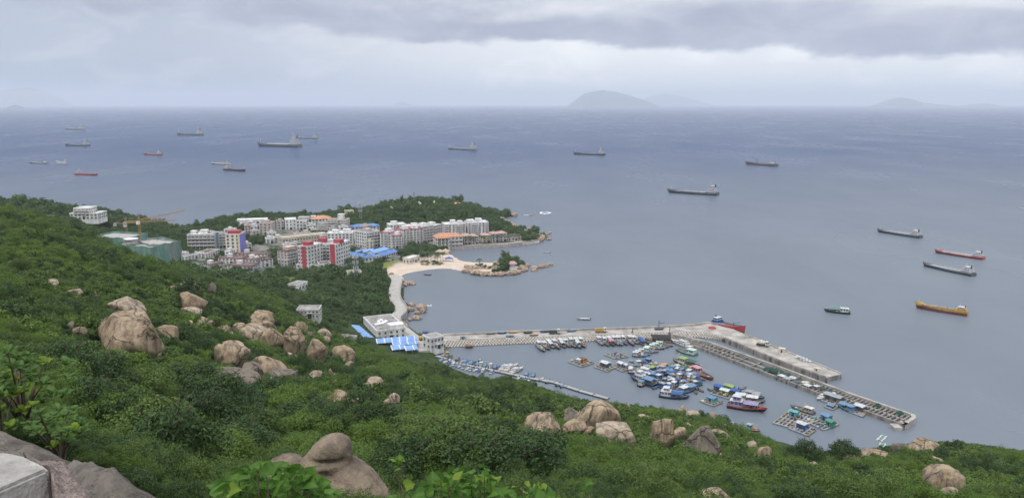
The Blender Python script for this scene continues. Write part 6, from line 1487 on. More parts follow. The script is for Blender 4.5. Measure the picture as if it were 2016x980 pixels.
FARS = [(886, 704, 'green', 'dgreen'), (900, 708, 'green', 'dgrey'), (908, 711, 'dgrey', 'grey'), (915, 712, 'blue', 'skyblue'), (921, 714, 'blue', 'skyblue'), (927, 715, 'blue', 'skyblue'), (933, 716, 'blue', 'navy'), (939, 717, 'blue', 'skyblue'), (946, 717, 'white', None), (954, 720, 'blue', 'skyblue'), (965, 720, 'white', None), (974, 723, 'blue', 'skyblue'), (981, 725, 'navy', 'blue'), (1036, 737, 'blue', 'skyblue'), (1043, 739, 'blue', 'skyblue'), (1049, 740, 'navy', 'blue'), (1065, 746, 'dgrey', 'white'), (1078, 751, 'black', 'grey'), (1098, 757, 'black', 'dgrey'), (1107, 760, 'grey', 'black')]
for i, (x, y, h, c2) in enumerate(FARS):
    b, s = (x + 5, y - 3.4), (x - 3, y + 4.2); lab = f'{ORD[i]} small craft from the shore on the far side of the pontoon'
    skiff(b, s, h, c2 or 'white', lab, 'small craft along the far side of the pontoon', load=None if c2 is None else [None, c2, None, 'skyblue'][i % 4], screen=c2 is None, name='speedboat' if c2 is None else 'skiff')
NEARS = [(868, 711, 'blue'), (876, 714, 'yellow'), (884, 716, 'navy'), (893, 719, 'white'), (899, 721, 'blue'), (905, 722, 'navy'), (913, 725, 'white'), (920, 727, 'paleg'), (927, 729, 'white'), (935, 730, 'green'), (943, 731, 'blue'), (951, 732, 'white'), (968, 735, 'white'), (1018, 747, 'blue'), (1030, 750, 'white'), (1038, 752, 'skyblue')]
for i, (x, y, h) in enumerate(NEARS):
    b, s = (x - 5, y + 3.6), (x + 4, y - 3.4); skiff(b, s, h, 'white' if h != 'white' else 'grey', f'{ORD[i]} small craft from the shore on the near side of the pontoon', 'small craft along the near side of the pontoon', load=['skyblue', None, 'blue', None][i % 4], screen=h == 'white', name='speedboat' if h == 'white' else 'skiff')
fishing_boat((868, 703), (884, 701), 'yellow', 'white', 'white', 'yellow', 'yellow boat at the shore end of the pontoon', None, B=2.2, mast=False)
for i, (b, s) in enumerate([((1006, 719), (986, 730)), ((1020, 719), (994, 732)), ((1030, 725), (1006, 735))]): yacht(b, s, ['left', 'middle', 'right'][i] + ' one of three white motor yachts at the middle of the pontoon', 'white yachts at the pontoon', B=3.2)
skiff((948, 707), (943, 712), 'dgrey', 'teal', 'lone grey skiff off the pontoon', load='grey')
# loose boats
for b, s, h, c2, lab in [((1134, 629), (1162, 629), 'dgrey', 'white', 'open launch running outside the breakwater'), ((834, 541), (848, 542), 'black', 'dgrey', 'dark skiff anchored off the beach'), ((1069, 497), (1083, 498), 'grey', 'white', 'pale skiff anchored off the islet'), ((1335, 678 - 8), (1338, 671), 'dgrey', 'grey', 'grey skiff in the channel behind the white yacht')]:
    skiff(b, s, h, c2, lab, None, load='white' if h == 'dgrey' else None)
skiff((1404, 683), (1382, 680), 'dgrey', 'grey', 'grey dinghy in the channel between mole and quay')
fishing_boat((1621, 613), (1674, 618), 'black', 'dgreen', 'white', 'paleg', 'dark green hulled fishing boat anchored alone outside the harbour', None, canopy='green', B=4.5)
# ================================================================== things on the breakwater
def on_quay(px, py): return P(px, py, ZQ + .01)
for i, (x, y, h, c2, lab) in enumerate([(967, 658, 'dgrey', 'grey', 'first dark boat laid up on the breakwater'), (989, 657, 'navy', 'blue', 'second boat laid up on the breakwater, navy blue'), (1011, 656, 'yellow', 'orange', 'yellow boat laid up on the breakwater'), (1040, 656, 'black', 'brown', 'long dark boat laid up on the breakwater'), (1073, 654.5, 'blue', 'navy', 'short blue boat laid up on the breakwater'), (1126, 653, 'skyblue', 'blue', 'sky blue boat laid up on the breakwater'), (1052, 661, 'grey', 'dgrey', 'grey boat laid up at the inner edge of the breakwater'), (1298, 649, 'dgrey', 'black', 'dark boat with gear on the far end of the breakwater')]):
    e = skiff((x + 9, y), (x - 9, y + .3), h, c2, lab, 'boats laid up on the breakwater', motor=False, load=[None, 'skyblue', 'orange', 'dgrey'][i % 4]); p = on_quay(x, y); e.location = (p.x, p.y, ZQ + .3)
def wheels(e, xs, w, r=.45):
    for x in xs:
        for s in (-1, 1): wh = MB().cyl((x, s * w - .12, r), (x, s * w + .12, r), r, n=12).build('wheel', TYRE, e); MB().cyl((x, s * (w + .13) - .02, r), (x, s * (w + .13) + .02, r), r * .5, n=8).build('rim', STEEL, wh)
def truck(px, py, yaw, cabc, bedc, label, drum=False, sc=1.0):
    e = empty('truck', on_quay(px, py), yaw, label, 'truck'); wheels(e, (-2, -1, 2), .95); MB().box(-3, 3, -.8, .8, .55, .8).build('chassis', paint('black'), e)
    c = MB(); c.add([(1.4, -1.05, .8), (3, -1.05, .8), (3, 1.05, .8), (1.4, 1.05, .8), (1.4, -1, 2.6), (2.7, -1, 2.6), (2.7, 1, 2.6), (1.4, 1, 2.6)], [(0, 3, 2, 1), (4, 5, 6, 7), (0, 1, 5, 4), (1, 2, 6, 5), (2, 3, 7, 6), (3, 0, 4, 7)]); cb = c.build('cab', paint(cabc), e)
    MB().box(2.78, 2.92, -.85, .85, 1.75, 2.4).build('windscreen', GLASS, cb)
    for s in (-1, 1): MB().box(1.7, 2.5, s * 1.03 - .03, s * 1.03 + .03, 1.75, 2.35).build('window', GLASS, cb); MB().box(2.95, 3.06, s * .8 - .15, s * .8 + .15, .95, 1.2).build('headlight', paint('cream'), e)
    if drum: MB().cyl((-2.8, 0, 1.7), (-1.2, 0, 2.0), .7, 1.25, n=12).cyl((-1.2, 0, 2.0), (1.2, 0, 1.8), 1.25, .8, n=12).build('mixer_drum', paint(bedc), e)
    else:
        b = MB(); b.box(-3, 1.25, -1.1, 1.1, .8, .95); b.box(-3, 1.25, -1.1, -1.0, .95, 1.7); b.box(-3, 1.25, 1.0, 1.1, .95, 1.7); b.box(-3, -2.9, -1, 1, .95, 1.7); b.build('load_bed', paint(bedc), e)
    return e
truck(1092, 657, 0, 'white', 'dgreen', 'truck with a dark green load bed parked on the breakwater')
truck(1183, 654, .02, 'cream', 'yellow', 'pale flatbed truck carrying an orange load farther along the breakwater')
truck(1501, 681, -.5, 'white', 'cream', 'white concrete mixer truck on the outer quay arm', True)
def excavator(px, py, label, yaw=0):
    e = empty('excavator', P(px, py, 3.2), yaw, label, 'excavator')
    for s in (-1, 1): MB().box(-1.6, 1.6, s * .95 - .28, s * .95 + .28, 0, .75).build('track', TYRE, e)
    MB().box(-1.7, 1.2, -1.15, 1.15, .85, 1.9).build('body', paint('yellow'), e); c = MB().box(.1, 1.3, .1, 1.1, 1.9, 2.9).build('cab', paint('yellow'), e); MB().box(1.3, 1.34, .2, 1.0, 2.0, 2.8).build('window', GLASS, c)
    MB().cyl((1.0, -.4, 1.6), (3.4, -.4, 3.6), .22, n=6).build('boom', paint('yellow'), e); MB().cyl((3.4, -.4, 3.6), (4.6, -.4, 1.6), .17, n=6).build('stick', paint('yellow'), e); MB().box(4.3, 5.0, -.9, .1, .9, 1.7).build('bucket', paint('dgrey'), e)
excavator(832, 669, 'orange yellow excavator beside the quay house', .4)
MB_ = MB()
def obox(name, px, py, z, w, d, h, m, label, cat, yaw=0.0, lid=None, grp=None):
    e = empty(name, P(px, py, z), yaw, label, cat, grp); MB().box(-w/2, w/2, -d/2, d/2, 0, h).build('body', m, e)
    MB().box(-w/2 - .06, w/2 + .06, -d/2 - .06, d/2 + .06, h, h + .1).build('top', lid or m, e); MB().box(-w * .12, w * .12, -d/2 - .05, -d/2, .1, h * .75).build('door', GLASS, e); return e
obox('site_cabin', 838, 662, 3.3, 3, 2.4, 2.5, paint('blue'), 'small blue cabin next to the quay house', 'cabin')
obox('site_cabin', 1539, 693, ZQ, 3, 2.2, 2, paint('cream'), 'small pale cabin on the outer quay arm', 'cabin', -.5)
obox('tool_chest', 1608, 729, ZQ, 2.4, 1.6, 1.2, paint('cream'), 'small pale chest near the end of the outer quay arm', 'chest', -.5)
obox('water_trough', 1004, 664, ZQ, 4.2, 1.4, 1.1, paint('skyblue'), 'grey blue tank standing on the breakwater edge', 'tank', .05)
obox('pump_house', 911, 667, ZQ, 2.6, 2, 1.6, paint('grey'), 'small grey pump house near the root of the breakwater', 'hut', .1)
heap(1402, 646, ZQ, 2.2, 1.8, 1.1, paint('red'), 'red tarpaulin heap on the quay corner', 'tarpaulin_heap', 'heap', None)
heap(1486, 678, ZQ, 2.2, 1.6, 1.5, paint('cream'), 'sand coloured heap beside the mixer truck', 'sand_heap', 'heap', None)
for k, (x, y) in enumerate([(1567, 704), (1572, 706), (1577, 708), (1583, 710), (1589, 711), (1594, 712), (1570, 702), (1576, 704), (1582, 706), (1588, 708), (1573, 703), (1580, 706)]):
    c = P(x, y + 1.2, ZQ + (.9 if k > 9 else 0)); s = rnd.uniform(.5, .65)
    o = MB().loft([[(r * s * math.cos(6.283 * q / 9), r * s * math.sin(6.283 * q / 9), z) for q in range(9)] for r, z in ((.85, 0), (1.08, .3), (1.05, .7), (.7, 1.0), (.25, 1.15))], 0, True, True).build('bulk_bag', paint('white'), None, c)
    tag(o, 'white bulk bag in the heap on the outer quay arm', 'bag', 'white bulk bags on the quay')
for k, (x, y) in enumerate([(1297, 640), (1318, 653), (1245, 652)]):
    e = empty('derrick', P(x, y + 9 if k == 0 else y + 3, ZQ), 0, ['tall dark derrick at the far end of the breakwater', 'short dark hoist by the barge roof', 'small hoist post midway on the breakwater'][k], 'derrick'); h = (5, 3.5, 2.5)[k]
    MB().cyl((0, 0, 0), (0, 0, h), .16, n=6).build('post', paint('black'), e); MB().cyl((0, 0, h * .7), (3, 0, h * .8), .11, n=6).build('arm', paint('black'), e); MB().box(-.6, .6, -.6, .6, 0, .5).build('base', paint('dgrey'), e)
# ================================================================== ships
def ship(bow, stern, hull, boot, label, sup='white', B=None, D=None, sup_h=1.0, deck='grey', mast=True, funnel='dgrey', hatch=None, crane_=False, tiers=3, name='cargo_ship', group='ships at anchor', fore=True, trim=None, back=True, cat='ship', pipes=False, length=None, boot_h=.4):
    c, L, yaw = place(bow, stern)
    if length: L = length
    B = B or L * .17; D = D or L * .046
    e = empty(name, c, yaw, label, cat, group)
    mb, dk, st = hull_mb(L, B, D, .55, .9, .05, 1.0, 13, .06, boot_h, 3); h = mb.build('hull', [paint(hull), paint(deck), paint(trim or hull), paint(boot)], e)
    zd = D * .88; sh = L * .028 * sup_h
    x0, x1 = (-L * .46, -L * .30)
    MB().box(x0 - L * .02, x1 + L * .02, -B * .46, B * .46, zd - D * .1, zd + D * .35).build('poop', paint(trim or hull), e)
    z = zd + D * .35
    for k in range(tiers):
        q = cabin(e, 'deckhouse', x0 + L * .012 * k, x1 - L * .018 * k, B * (.42 - .05 * k), z + .02 * k, z + sh, sup, 'white', L * .005, 4, .05); z += sh + L * .003
    if funnel: MB().cyl((x0 + L * .02, 0, z - sh), (x0 + L * .015, 0, z + sh * 1.1), L * .016, L * .013, n=8).build('funnel', paint(funnel), e)
    if mast:
        m = MB().cyl((x1 - L * .05, 0, z), (x1 - L * .05, 0, z + L * .075), L * .004, L * .002, n=5); m.cyl((x1 - L * .05, -B * .2, z + L * .04), (x1 - L * .05, B * .2, z + L * .04), L * .002, n=4); m.build('mast', paint('cream'), e)
        MB().cyl((L * .42, 0, D * 1.2), (L * .42, 0, D * 1.2 + L * .10), L * .004, L * .002, n=5).build('fore_mast', paint('cream'), e)
    if fore: MB().prism([(L * .34, -B * .40), (L * .40, -B * .36), (L * .47, -B * .12), (L * .47, B * .12), (L * .40, B * .36), (L * .34, B * .40)], D * .9, D * 1.42).build('forecastle', paint(trim or hull), e)
    if hatch:
        for k in range(4): MB().box(-L * .26 + k * L * .148, -L * .26 + k * L * .148 + L * .13, -B * .34, B * .34, zd - .05, zd + D * .30).build('hatch_cover', paint(hatch), e)
    if pipes:
        for y in (-.15, 0, .15): MB().cyl((-L * .28, y * B, zd + D * .25), (L * .32, y * B, zd + D * .25), L * .005, n=5).build('deck_pipe', paint('white'), e)
        for k in range(9): MB().box(-L * .26 + k * L * .07, -L * .255 + k * L * .07, -B * .3, B * .3, zd, zd + D * .28).build('pipe_rack', paint('grey'), e)
        for s in (-1, 1):
            r = MB().cyl((-L * .3, s * B * .46, zd + D * .55), (L * .33, s * B * .46, zd + D * .45), L * .0025, n=4)
            for k in range(16): r.cyl((-L * .3 + k * L * .042, s * B * .46, zd), (-L * .3 + k * L * .042, s * B * .46, zd + D * .52), L * .002, n=3)
            r.build('guard_rail', paint('white'), e)
    if crane_:
        MB().cyl((L * .12, 0, zd), (L * .12, 0, zd + L * .12), L * .008, n=6).cyl((L * .12, 0, zd + L * .1), (L * .34, 0, zd + L * .16), L * .006, n=5).build('deck_crane', paint('dgrey'), e)
    return e
ship((1726, 456), (1813, 469), 'dgrey', 'black', 'grey tanker, topmost of the four ships at far right', deck='grey', pipes=True, tiers=3)
ship((1839, 497), (1937, 511), 'red', 'black', 'tanker with a red bow and stern under the grey one', deck='cream', pipes=True, tiers=3, trim='red')
ship((1816, 523), (1917, 544), 'dgrey', 'black', 'dark grey tanker directly below the red one', deck='grey', pipes=True, tiers=3)
ship((1800, 606), (1905, 622), 'yellow', 'maroon', 'yellow and maroon coaster, nearest ship at far right', sup='yellow', deck='cream', tiers=2, D=2.6, hatch='wood', trim='yellow', boot_h=.62)
ship((1313, 379), (1414, 385), 'dgrey', 'black', 'long grey cargo ship alone in the mid distance right of the point', deck='grey', hatch='grey', tiers=4, funnel='blue')
ship((1467, 323), (1529, 328), 'dgrey', 'rust', 'barge like ship with a long bow ramp in the right distance', deck='rust', tiers=1, sup='grey', crane_=True, mast=False)
ship((1128, 304), (1191, 306), 'dgrey', 'black', 'dark freighter with a white bridge below the big far island', deck='grey', tiers=4)
ship((1142, 219.5), (1155, 220), 'grey', 'dgrey', 'tiny hazy ship close under the big far island', tiers=3, length=170)
ship((881, 294), (938, 296), 'grey', 'dgrey', 'hazy freighter with a white bridge above the wooded hill', tiers=4)
ship((507, 288), (591, 290), 'dgrey', 'black', 'biggest dark freighter in the left distance', tiers=4, sup_h=1.2, pipes=True)
ship((574, 273), (626, 273.5), 'grey', 'dgrey', 'faint ship with a white bridge beyond the biggest freighter', tiers=4)
ship((348, 266), (398, 267), 'dgrey', 'dgrey', 'faint low ship with a white bridge in the left distance', tiers=4)
ship((128, 255), (166, 256), 'grey', 'dgrey', 'faintest ship near the left edge of the sea', tiers=2)
ship((128, 287), (175, 288), 'dgrey', 'dgrey', 'faint dark ship with a white bridge at far left', tiers=4)
ship((283, 304.5), (318, 306), 'red', 'red', 'small hazy red ship in the left distance', trim='red')
ship((416, 323), (453, 324), 'cream', 'red', 'pale ship with a red waterline behind a darker one', trim='cream', deck='cream')
ship((484, 338), (443, 335), 'navy', 'maroon', 'dark hulled coaster right in front of the pale red lined ship', hatch='maroon')
ship((193, 346), (150, 344), 'red', 'dgrey', 'red coaster, nearest ship on the left', trim='red', hatch='red')
ship((58, 321.5), (94, 322.5), 'grey', 'dgrey', 'low grey barge with two masts at far left', tiers=1, sup_h=.6)
ship((110, 322), (131, 322.5), 'white', 'white', 'white ferry like ship beside the low grey barge', tiers=5, D=4, sup_h=1.3, trim='white')
ship((1467, 659), (1405, 642), 'red', 'maroon', 'blue and red supply ship lying behind the quay corner', sup='blue', deck='rust', tiers=2, crane_=True, funnel='blue', group=None, name='supply_ship', D=3.0, sup_h=1.6, trim='blue', fore=False, B=6.0)
# whitecaps where swell breaks
FOAM = mat('foam', (.80, .82, .83), .9, .08, 2)
def foam(px, py, w, d, label, sd):
    c = P(px, py, .06); g = np.random.default_rng(sd); n = 18; mb = MB(); a0 = [g.uniform(.7, 1.15) for _ in range(n)]; inner = [g.uniform(.45, .7) for _ in range(n)]
    vs = [(w * a0[k] * math.cos(6.283 * k / n), d * a0[k] * math.sin(6.283 * k / n), 0) for k in range(n)] + [(w * inner[k] * math.cos(6.283 * k / n), d * inner[k] * math.sin(6.283 * k / n), .12) for k in range(n)]
    mb.add(vs, [(k, (k + 1) % n, n + (k + 1) % n, n + k) for k in range(n)]); o = mb.build('surf', FOAM, None, c); tag(o, label, None, None, 'stuff')
foam(1073, 419, 7, 9, 'ring of white surf off the far tip', 1); foam(1036, 423, 3, 2, 'small patch of surf by the rocks', 2); foam(1085, 521, 2.5, 1.4, 'surf on the reef', 3); foam(845, 601, 1.5, 1.2, 'surf at the sea boulder', 4)
# ================================================================== far islands
ISL = mat('island_rock', (.09, .12, .085), .95, .3, .004)
def island(profile, Y, label, depth=900):
    """profile: photo pixels of the skyline, left to right; stands at distance Y as a rounded massif."""
    pr = []
    for i in range(len(profile) - 1):
        for k in range(6): t = k / 6; pr.append((profile[i][0] * (1 - t) + profile[i + 1][0] * t, profile[i][1] * (1 - t) + profile[i + 1][1] * t))
    pr.append(profile[-1]); rings = []; g = np.random.default_rng(int(Y))
    for k, (x, y) in enumerate(pr):
        p = PY(x, y, Y); h = max(p.z, 2) * (1 + g.uniform(-.02, .02)); r = []
        for q in range(9):
            t = q / 8; s = math.sin(math.pi * t); r.append((p.x, Y + (t - .5) * depth * (.35 + .65 * min(1, h / 250)), max(-3, h * s ** .8 - 3) if 0 < q < 8 else -6))
        rings.append(r)
    return tag(MB().loft(rings, 0, False, False).build('island', ISL), label, 'island', 'far islands')
island([(1118, 208), (1135, 196), (1150, 184), (1168, 180), (1190, 178), (1212, 181), (1240, 188), (1268, 197), (1292, 206)], 24000, 'big rounded island on the horizon right of centre', 1800)
island([(1720, 208), (1745, 199), (1768, 192), (1790, 194), (1810, 201), (1850, 206), (1890, 209)], 25000, 'hazy humped island at the right of the horizon', 1500)
island([(1885, 210), (1915, 205), (1942, 203), (1975, 209)], 25500, 'low hazy islet beside the humped island', 900)
island([(-120, 185), (-40, 176), (0, 180), (30, 175), (60, 172), (90, 182), (130, 206)], 34000, 'very faint mountain at the left edge of the horizon', 2500)
island([(10, 217), (20, 209), (30, 206), (40, 209), (50, 217)], 15500, 'small dark islet near the left edge', 500)
island([(1240, 207), (1280, 190), (1310, 184), (1350, 192), (1400, 206)], 38000, 'faint far ridge right behind the big island', 2500)
island([(772, 207), (790, 200), (808, 206)], 34000, 'faint dash of land above the wooded hill', 900)
# ================================================================== single trees and bushes
TREE_CROWN, TREE_TRUNK = [], []
def trunk_mesh(g, h, r, spread=.34):
    mb = MB(); top = Vector((g.uniform(-.1, .1), g.uniform(-.1, .1), h * .55)); mb.cyl((0, 0, -.5), top, r, r * .55, n=7)
    for k in range(5):
        a = k * 1.257 + g.uniform(-.4, .4); e1 = top + Vector((math.cos(a) * spread, math.sin(a) * spread, h * g.uniform(.18, .34))); mb.cyl(top, e1, r * .5, r * .2, n=5)
        mb.cyl(e1, e1 + Vector((math.cos(a + .6) * .25, math.sin(a + .6) * .25, h * .12)), r * .2, r * .08, n=4)
    return mb.mesh('trunk', BARK)
def tree_lobes(g, r, h, n):
    L = [(0, 0, h * .68, r * .55, h * .26)]
    for i in range(n):
        a = g.random() * 6.283; q = r * (.25 + .55 * g.random() ** .7); s = r * (.24 + .24 * g.random())
        L.append((q * math.cos(a), q * math.sin(a), h * (.34 + .48 * g.random() * (1.15 - q / r * .5)), s, s * (.62 + .25 * g.random())))
    return L
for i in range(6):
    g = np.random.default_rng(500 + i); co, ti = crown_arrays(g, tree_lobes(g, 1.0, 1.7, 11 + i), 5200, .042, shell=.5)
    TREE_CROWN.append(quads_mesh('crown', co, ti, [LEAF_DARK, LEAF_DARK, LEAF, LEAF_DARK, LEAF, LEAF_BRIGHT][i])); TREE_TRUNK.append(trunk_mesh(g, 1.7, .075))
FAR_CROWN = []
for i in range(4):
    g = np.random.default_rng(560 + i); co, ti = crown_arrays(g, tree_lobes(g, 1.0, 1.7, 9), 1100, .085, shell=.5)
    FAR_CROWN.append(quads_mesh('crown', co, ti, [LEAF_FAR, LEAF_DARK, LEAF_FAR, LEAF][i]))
def tree(p, s, hs, k, label, group, far=False, name='tree', cat='tree', sink=0.0):
    e = empty(name, (p[0], p[1], p[2] - sink), rnd.uniform(0, 6.28), label, cat, group); e.scale = (s, s, hs)
    link('trunk', TREE_TRUNK[k % 6], e); link('crown', FAR_CROWN[k % 4] if far else TREE_CROWN[k % 6], e)
    return e
# dense thicket in the hollow below the camera
g = np.random.default_rng(31); TH = []
for _ in range(900):
    px, py = g.uniform(120, 1060), g.uniform(745, 960)
    if py > 960 - 0 or (px > 500 and px < 790 and py > 880) or (px < 300 and py > 850): continue
    if px < 330 and py < 760: continue
    if px > 760 and py < 850: continue
    h = hit(px, py)
    if h.y < 34 or h.y > 96: continue
    if any((h.x - q[0]) ** 2 + (h.y - q[1]) ** 2 < (2.9 + h.y * .012) ** 2 for q in TH): continue
    if any((h.x - bx) ** 2 + (h.y - by) ** 2 < (br + 1.4) ** 2 for bx, by, br in BLOCK): continue
    TH.append((h.x, h.y)); s = g.uniform(2.2, 3.7); x_ = 0 if px < 760 else 1
    tree(h, s, s * g.uniform(.75, 1.0), int(g.choice([0, 1, 3, 0, 1, 3, 2, 4, 5])), ['dark leafy tree in the dense thicket of the hollow, left of the bird headed rock', 'leafy tree in the thicket to the right of the bird headed rock'][x_], ['thicket left of the bird headed rock', 'thicket right of the bird headed rock'][x_], sink=.5)
    if len(TH) > 110: break
print('thicket', len(TH))
for x0, x1, y0, y1, lab, k in [(1548, 1617, 861, 908, 'left of two dark round trees standing out against the harbour', 0), (1619, 1690, 866, 905, 'right of two dark round trees standing out against the harbour', 1)]:
    b = PY((x0 + x1) / 2, y1 + 4, 150); b.z = ground(b.x, b.y); w = (x1 - x0) * b.y / F_PX / 2; t = PY((x0 + x1) / 2, y0, b.y); e = tree(b, w * 1.05, (t.z - b.z + .4) / 1.7, k, lab, None, sink=.2); BLOCK.append((b.x, b.y, w * .5))
# trees standing between the buildings
TT = []; bl = list(BLOCK)
TOWNTREES = [(450, 452, 60), (490, 452, 40), (520, 500, 60), (540, 505, 50), (600, 460, 26), (612, 450, 26), (480, 540, 40), (520, 560, 70), (560, 540, 40), (600, 545, 40), (640, 545, 50), (740, 520, 40), (760, 505, 40), (790, 500, 50), (820, 490, 40), (715, 480, 30), (665, 420, 30), (672, 418, 26), (725, 415, 30), (700, 520, 30), (850, 508, 30), (835, 508, 26), (360, 490, 24), (438, 505, 24), (500, 480, 40), (630, 520, 30), (690, 500, 26), (560, 600, 40), (640, 580, 50), (600, 595, 40), (740, 530, 20), (690, 650, 30), (660, 665, 26), (720, 645, 30)]
for cx_, cy_, sp in TOWNTREES:
    for k in range(4 if sp > 28 else 2):
        px, py = cx_ + g.uniform(-sp / 2, sp / 2), cy_ + g.uniform(-sp / 7, sp / 7); p = land(px, py)
        if float(sdist(COAST, np.array([p.x]), np.array([p.y]))[0]) < 4 or float(pdist(ROAD, np.array([p.x]), np.array([p.y]))[0]) < 8: continue
        if any((p.x - bx) ** 2 + (p.y - by) ** 2 < (br + .8) ** 2 for bx, by, br in bl): continue
        s = g.uniform(2.2, 4.0); TT.append(1)
        far = py < 600; tree(p, s, s * g.uniform(.8, 1.1), int(g.integers(0, 24)), 'leafy tree growing between the town buildings' if py < 535 else 'leafy tree in the wood between the town and the harbour hotel', 'trees between the buildings' if py < 535 else 'wood between town and harbour', True)
print('town trees', len(TT))
# casuarinas on the skyline and islet bushes
for x, y, hh, lab in [(792, 400, 14, 'left dark pointed tree on the ridge of the wooded hill'), (779, 405, 10, 'small round tree left of the pointed tree on the ridge'), (478, 484, 0, None)]:
    if lab: p = hit(x, y + 4, 500); tree(p, 2.0, hh * p.y / F_PX / 1.2, 1, lab, None, True)
for k, (x, y, s) in enumerate([(946, 526, 2.4), (955, 528, 2.0), (975, 526, 2.8), (985, 527, 2.6), (994, 526, 2.4), (965, 529, 1.6), (938, 524, 1.6), (1000, 528, 1.6)]):
    p = land(x, y, 3); tree(p, s, s * .8, k, 'green bush growing on the islet rocks', 'bushes on the islet', True, 'bush', 'bush')
PALM = mat('palm_frond', (.05, .085, .03), .7, .2, 2)
_pm = []
def palm(px, py, h, lab, grp):
    if not _pm:
        g = random.Random(3); mb = MB(); mb.cyl((0, 0, -.5), (.1, 0, 1), .035, .022, n=6); _pm.append(mb.mesh('trunk', BARK)); fr = MB()
        for k in range(11):
            a = k * 6.283 / 11 + g.uniform(-.2, .2); L = .42; prev = None
            for q in range(5):
                t = q / 4; x = L * t; z = 1 + .22 * math.sin(t * 2.6) - .25 * t * t; w = .07 * math.sin(math.pi * (.15 + .8 * t)); c, s = math.cos(a), math.sin(a)
                cur = [(.1 + c * x - s * w, s * x + c * w, z - .03), (.1 + c * x, s * x, z), (.1 + c * x + s * w, s * x - c * w, z - .03)]
                if prev: fr.add(prev + cur, [(0, 1, 4, 3), (1, 2, 5, 4)])
                prev = cur
        _pm.append(fr.mesh('fronds', PALM))
    p = land(px, py, 3); e = empty('palm_tree', p, rnd.uniform(0, 6), lab, 'palm', grp); e.scale = (h, h, h); link('trunk', _pm[0], e); link('fronds', _pm[1], e)
for x in (916, 925, 934, 946, 953, 960, 972, 979, 988, 1003, 1012, 1022): palm(x, 483 - (x - 916) * .055, 6.5, 'palm tree planted along the promenade in front of the villas', 'promenade palms')
for x, y in ((843, 512), (848, 516), (856, 514), (868, 516), (873, 514), (836, 514), (830, 510), (862, 519), (945, 527)): palm(x, y, 6, 'palm tree behind the beach', 'beach palms')
# scrub islands on the sand
g = np.random.default_rng(5)
for k in range(16):
    p = land(g.uniform(818, 870), g.uniform(515, 522), 3); tree(p, 1.6, g.uniform(.6, 1.0), k, 'low bush on the sand behind the beach', 'bushes behind the beach', True, 'bush', 'bush')
# ================================================================== foreground
# bird headed rock: stacked elliptical sections following its outline
def bird_rock():
    Y = 25.5; prof = [(858, 648, 668), (860, 640, 677), (864, 631, 684), (870, 623, 689), (878, 615, 691.5), (888, 607, 692), (898, 600, 692), (905, 594, 693), (912, 590, 700), (920, 586, 714), (930, 583, 730), (942, 580, 742), (956, 577, 752), (970, 572, 760), (985, 566, 768), (1010, 556, 778), (1050, 545, 790)]
    n = 72; rings = []; g_off = Vector((3.3, 1.7, 9.1)); c0 = PY(650, 985, Y)
    ys = np.linspace(858, 1050, 60) ** 1.0; ys[0] = 858.0; ys = np.concatenate([[858, 858.6, 859.6], ys[1:]])
    pa = [np.interp(ys, [q[0] for q in prof], [q[j] for q in prof]) for j in (1, 2)]; prof = list(zip(ys, *pa))
    for kk, (y, xa, xb) in enumerate(prof):
        k = 0 if y < 884 else (7 if y < 905 else 9); a, b = PY(xa, y, Y), PY(xb, y, Y); cx_ = (a.x + b.x) / 2; rx = (b.x - a.x) / 2; ry = rx * (.95 if k < 8 else .8) + (.1 if k < 8 else .2); z = a.z; ring = []
        for q in range(n):
            t = 6.283 * q / n; v = Vector((math.cos(t) * rx, math.sin(t) * ry, 0)); w = Vector((cx_ + v.x, v.y, z)); d = 1 + .05 * mnoise.noise(w * 1.4 + g_off) + .05 * mnoise.noise(w * 4 + g_off) + .02 * mnoise.noise(w * 11 + g_off) - .03 * abs(mnoise.noise(w * 2.2 + g_off))
            brow = -.26 * math.exp(-((z - PY(650, 893, Y).z) / .10) ** 2) * max(0, -math.sin(t)) if k > 4 else 0
            cheek = -.30 * math.exp(-((z - PY(650, 918, Y).z) / .22) ** 2) * math.exp(-((math.cos(t) * rx - .15) / .35) ** 2) * max(0, -math.sin(t))
            ring.append((cx_ + v.x * d - c0.x, v.y * (d + brow + cheek), z - c0.z))
        rings.append(ring)
    o = MB().loft(rings[::-1], 0, True, True).build('bird_headed_rock', GRAN_FG, None, c0)
    tag(o, 'big smooth rock shaped like a bird head at the bottom, left of centre', 'boulder'); BLOCK.append((c0.x, c0.y, 2.2)); BLOCK.append((c0.x + .8, c0.y - 2, 1.6)); BLOCK.append((c0.x + .3, c0.y - 3.5, 1.8))
    me = rock_mesh(6001, GRAN_FG, 4, .08); b = PY(566, 932, 26.5); o = link('boulder', me); o.location = (b.x, b.y, b.z - .05); o.scale = (.80, .8, .78); o.rotation_euler = (0, -.45, .2)
    tag(o, 'rounded tan rock leaning against the left of the bird headed rock', 'boulder'); BLOCK.append((b.x, b.y, 1.0))
GRAN_FG = granite('granite_near', (.43, .335, .24), (.30, .235, .17), (.075, .065, .055), .35, 1.3)
GRAN_SLAB = granite('granite_slab', (.36, .315, .265), (.26, .225, .185), (.10, .09, .078), .12, 4.0)
bird_rock()
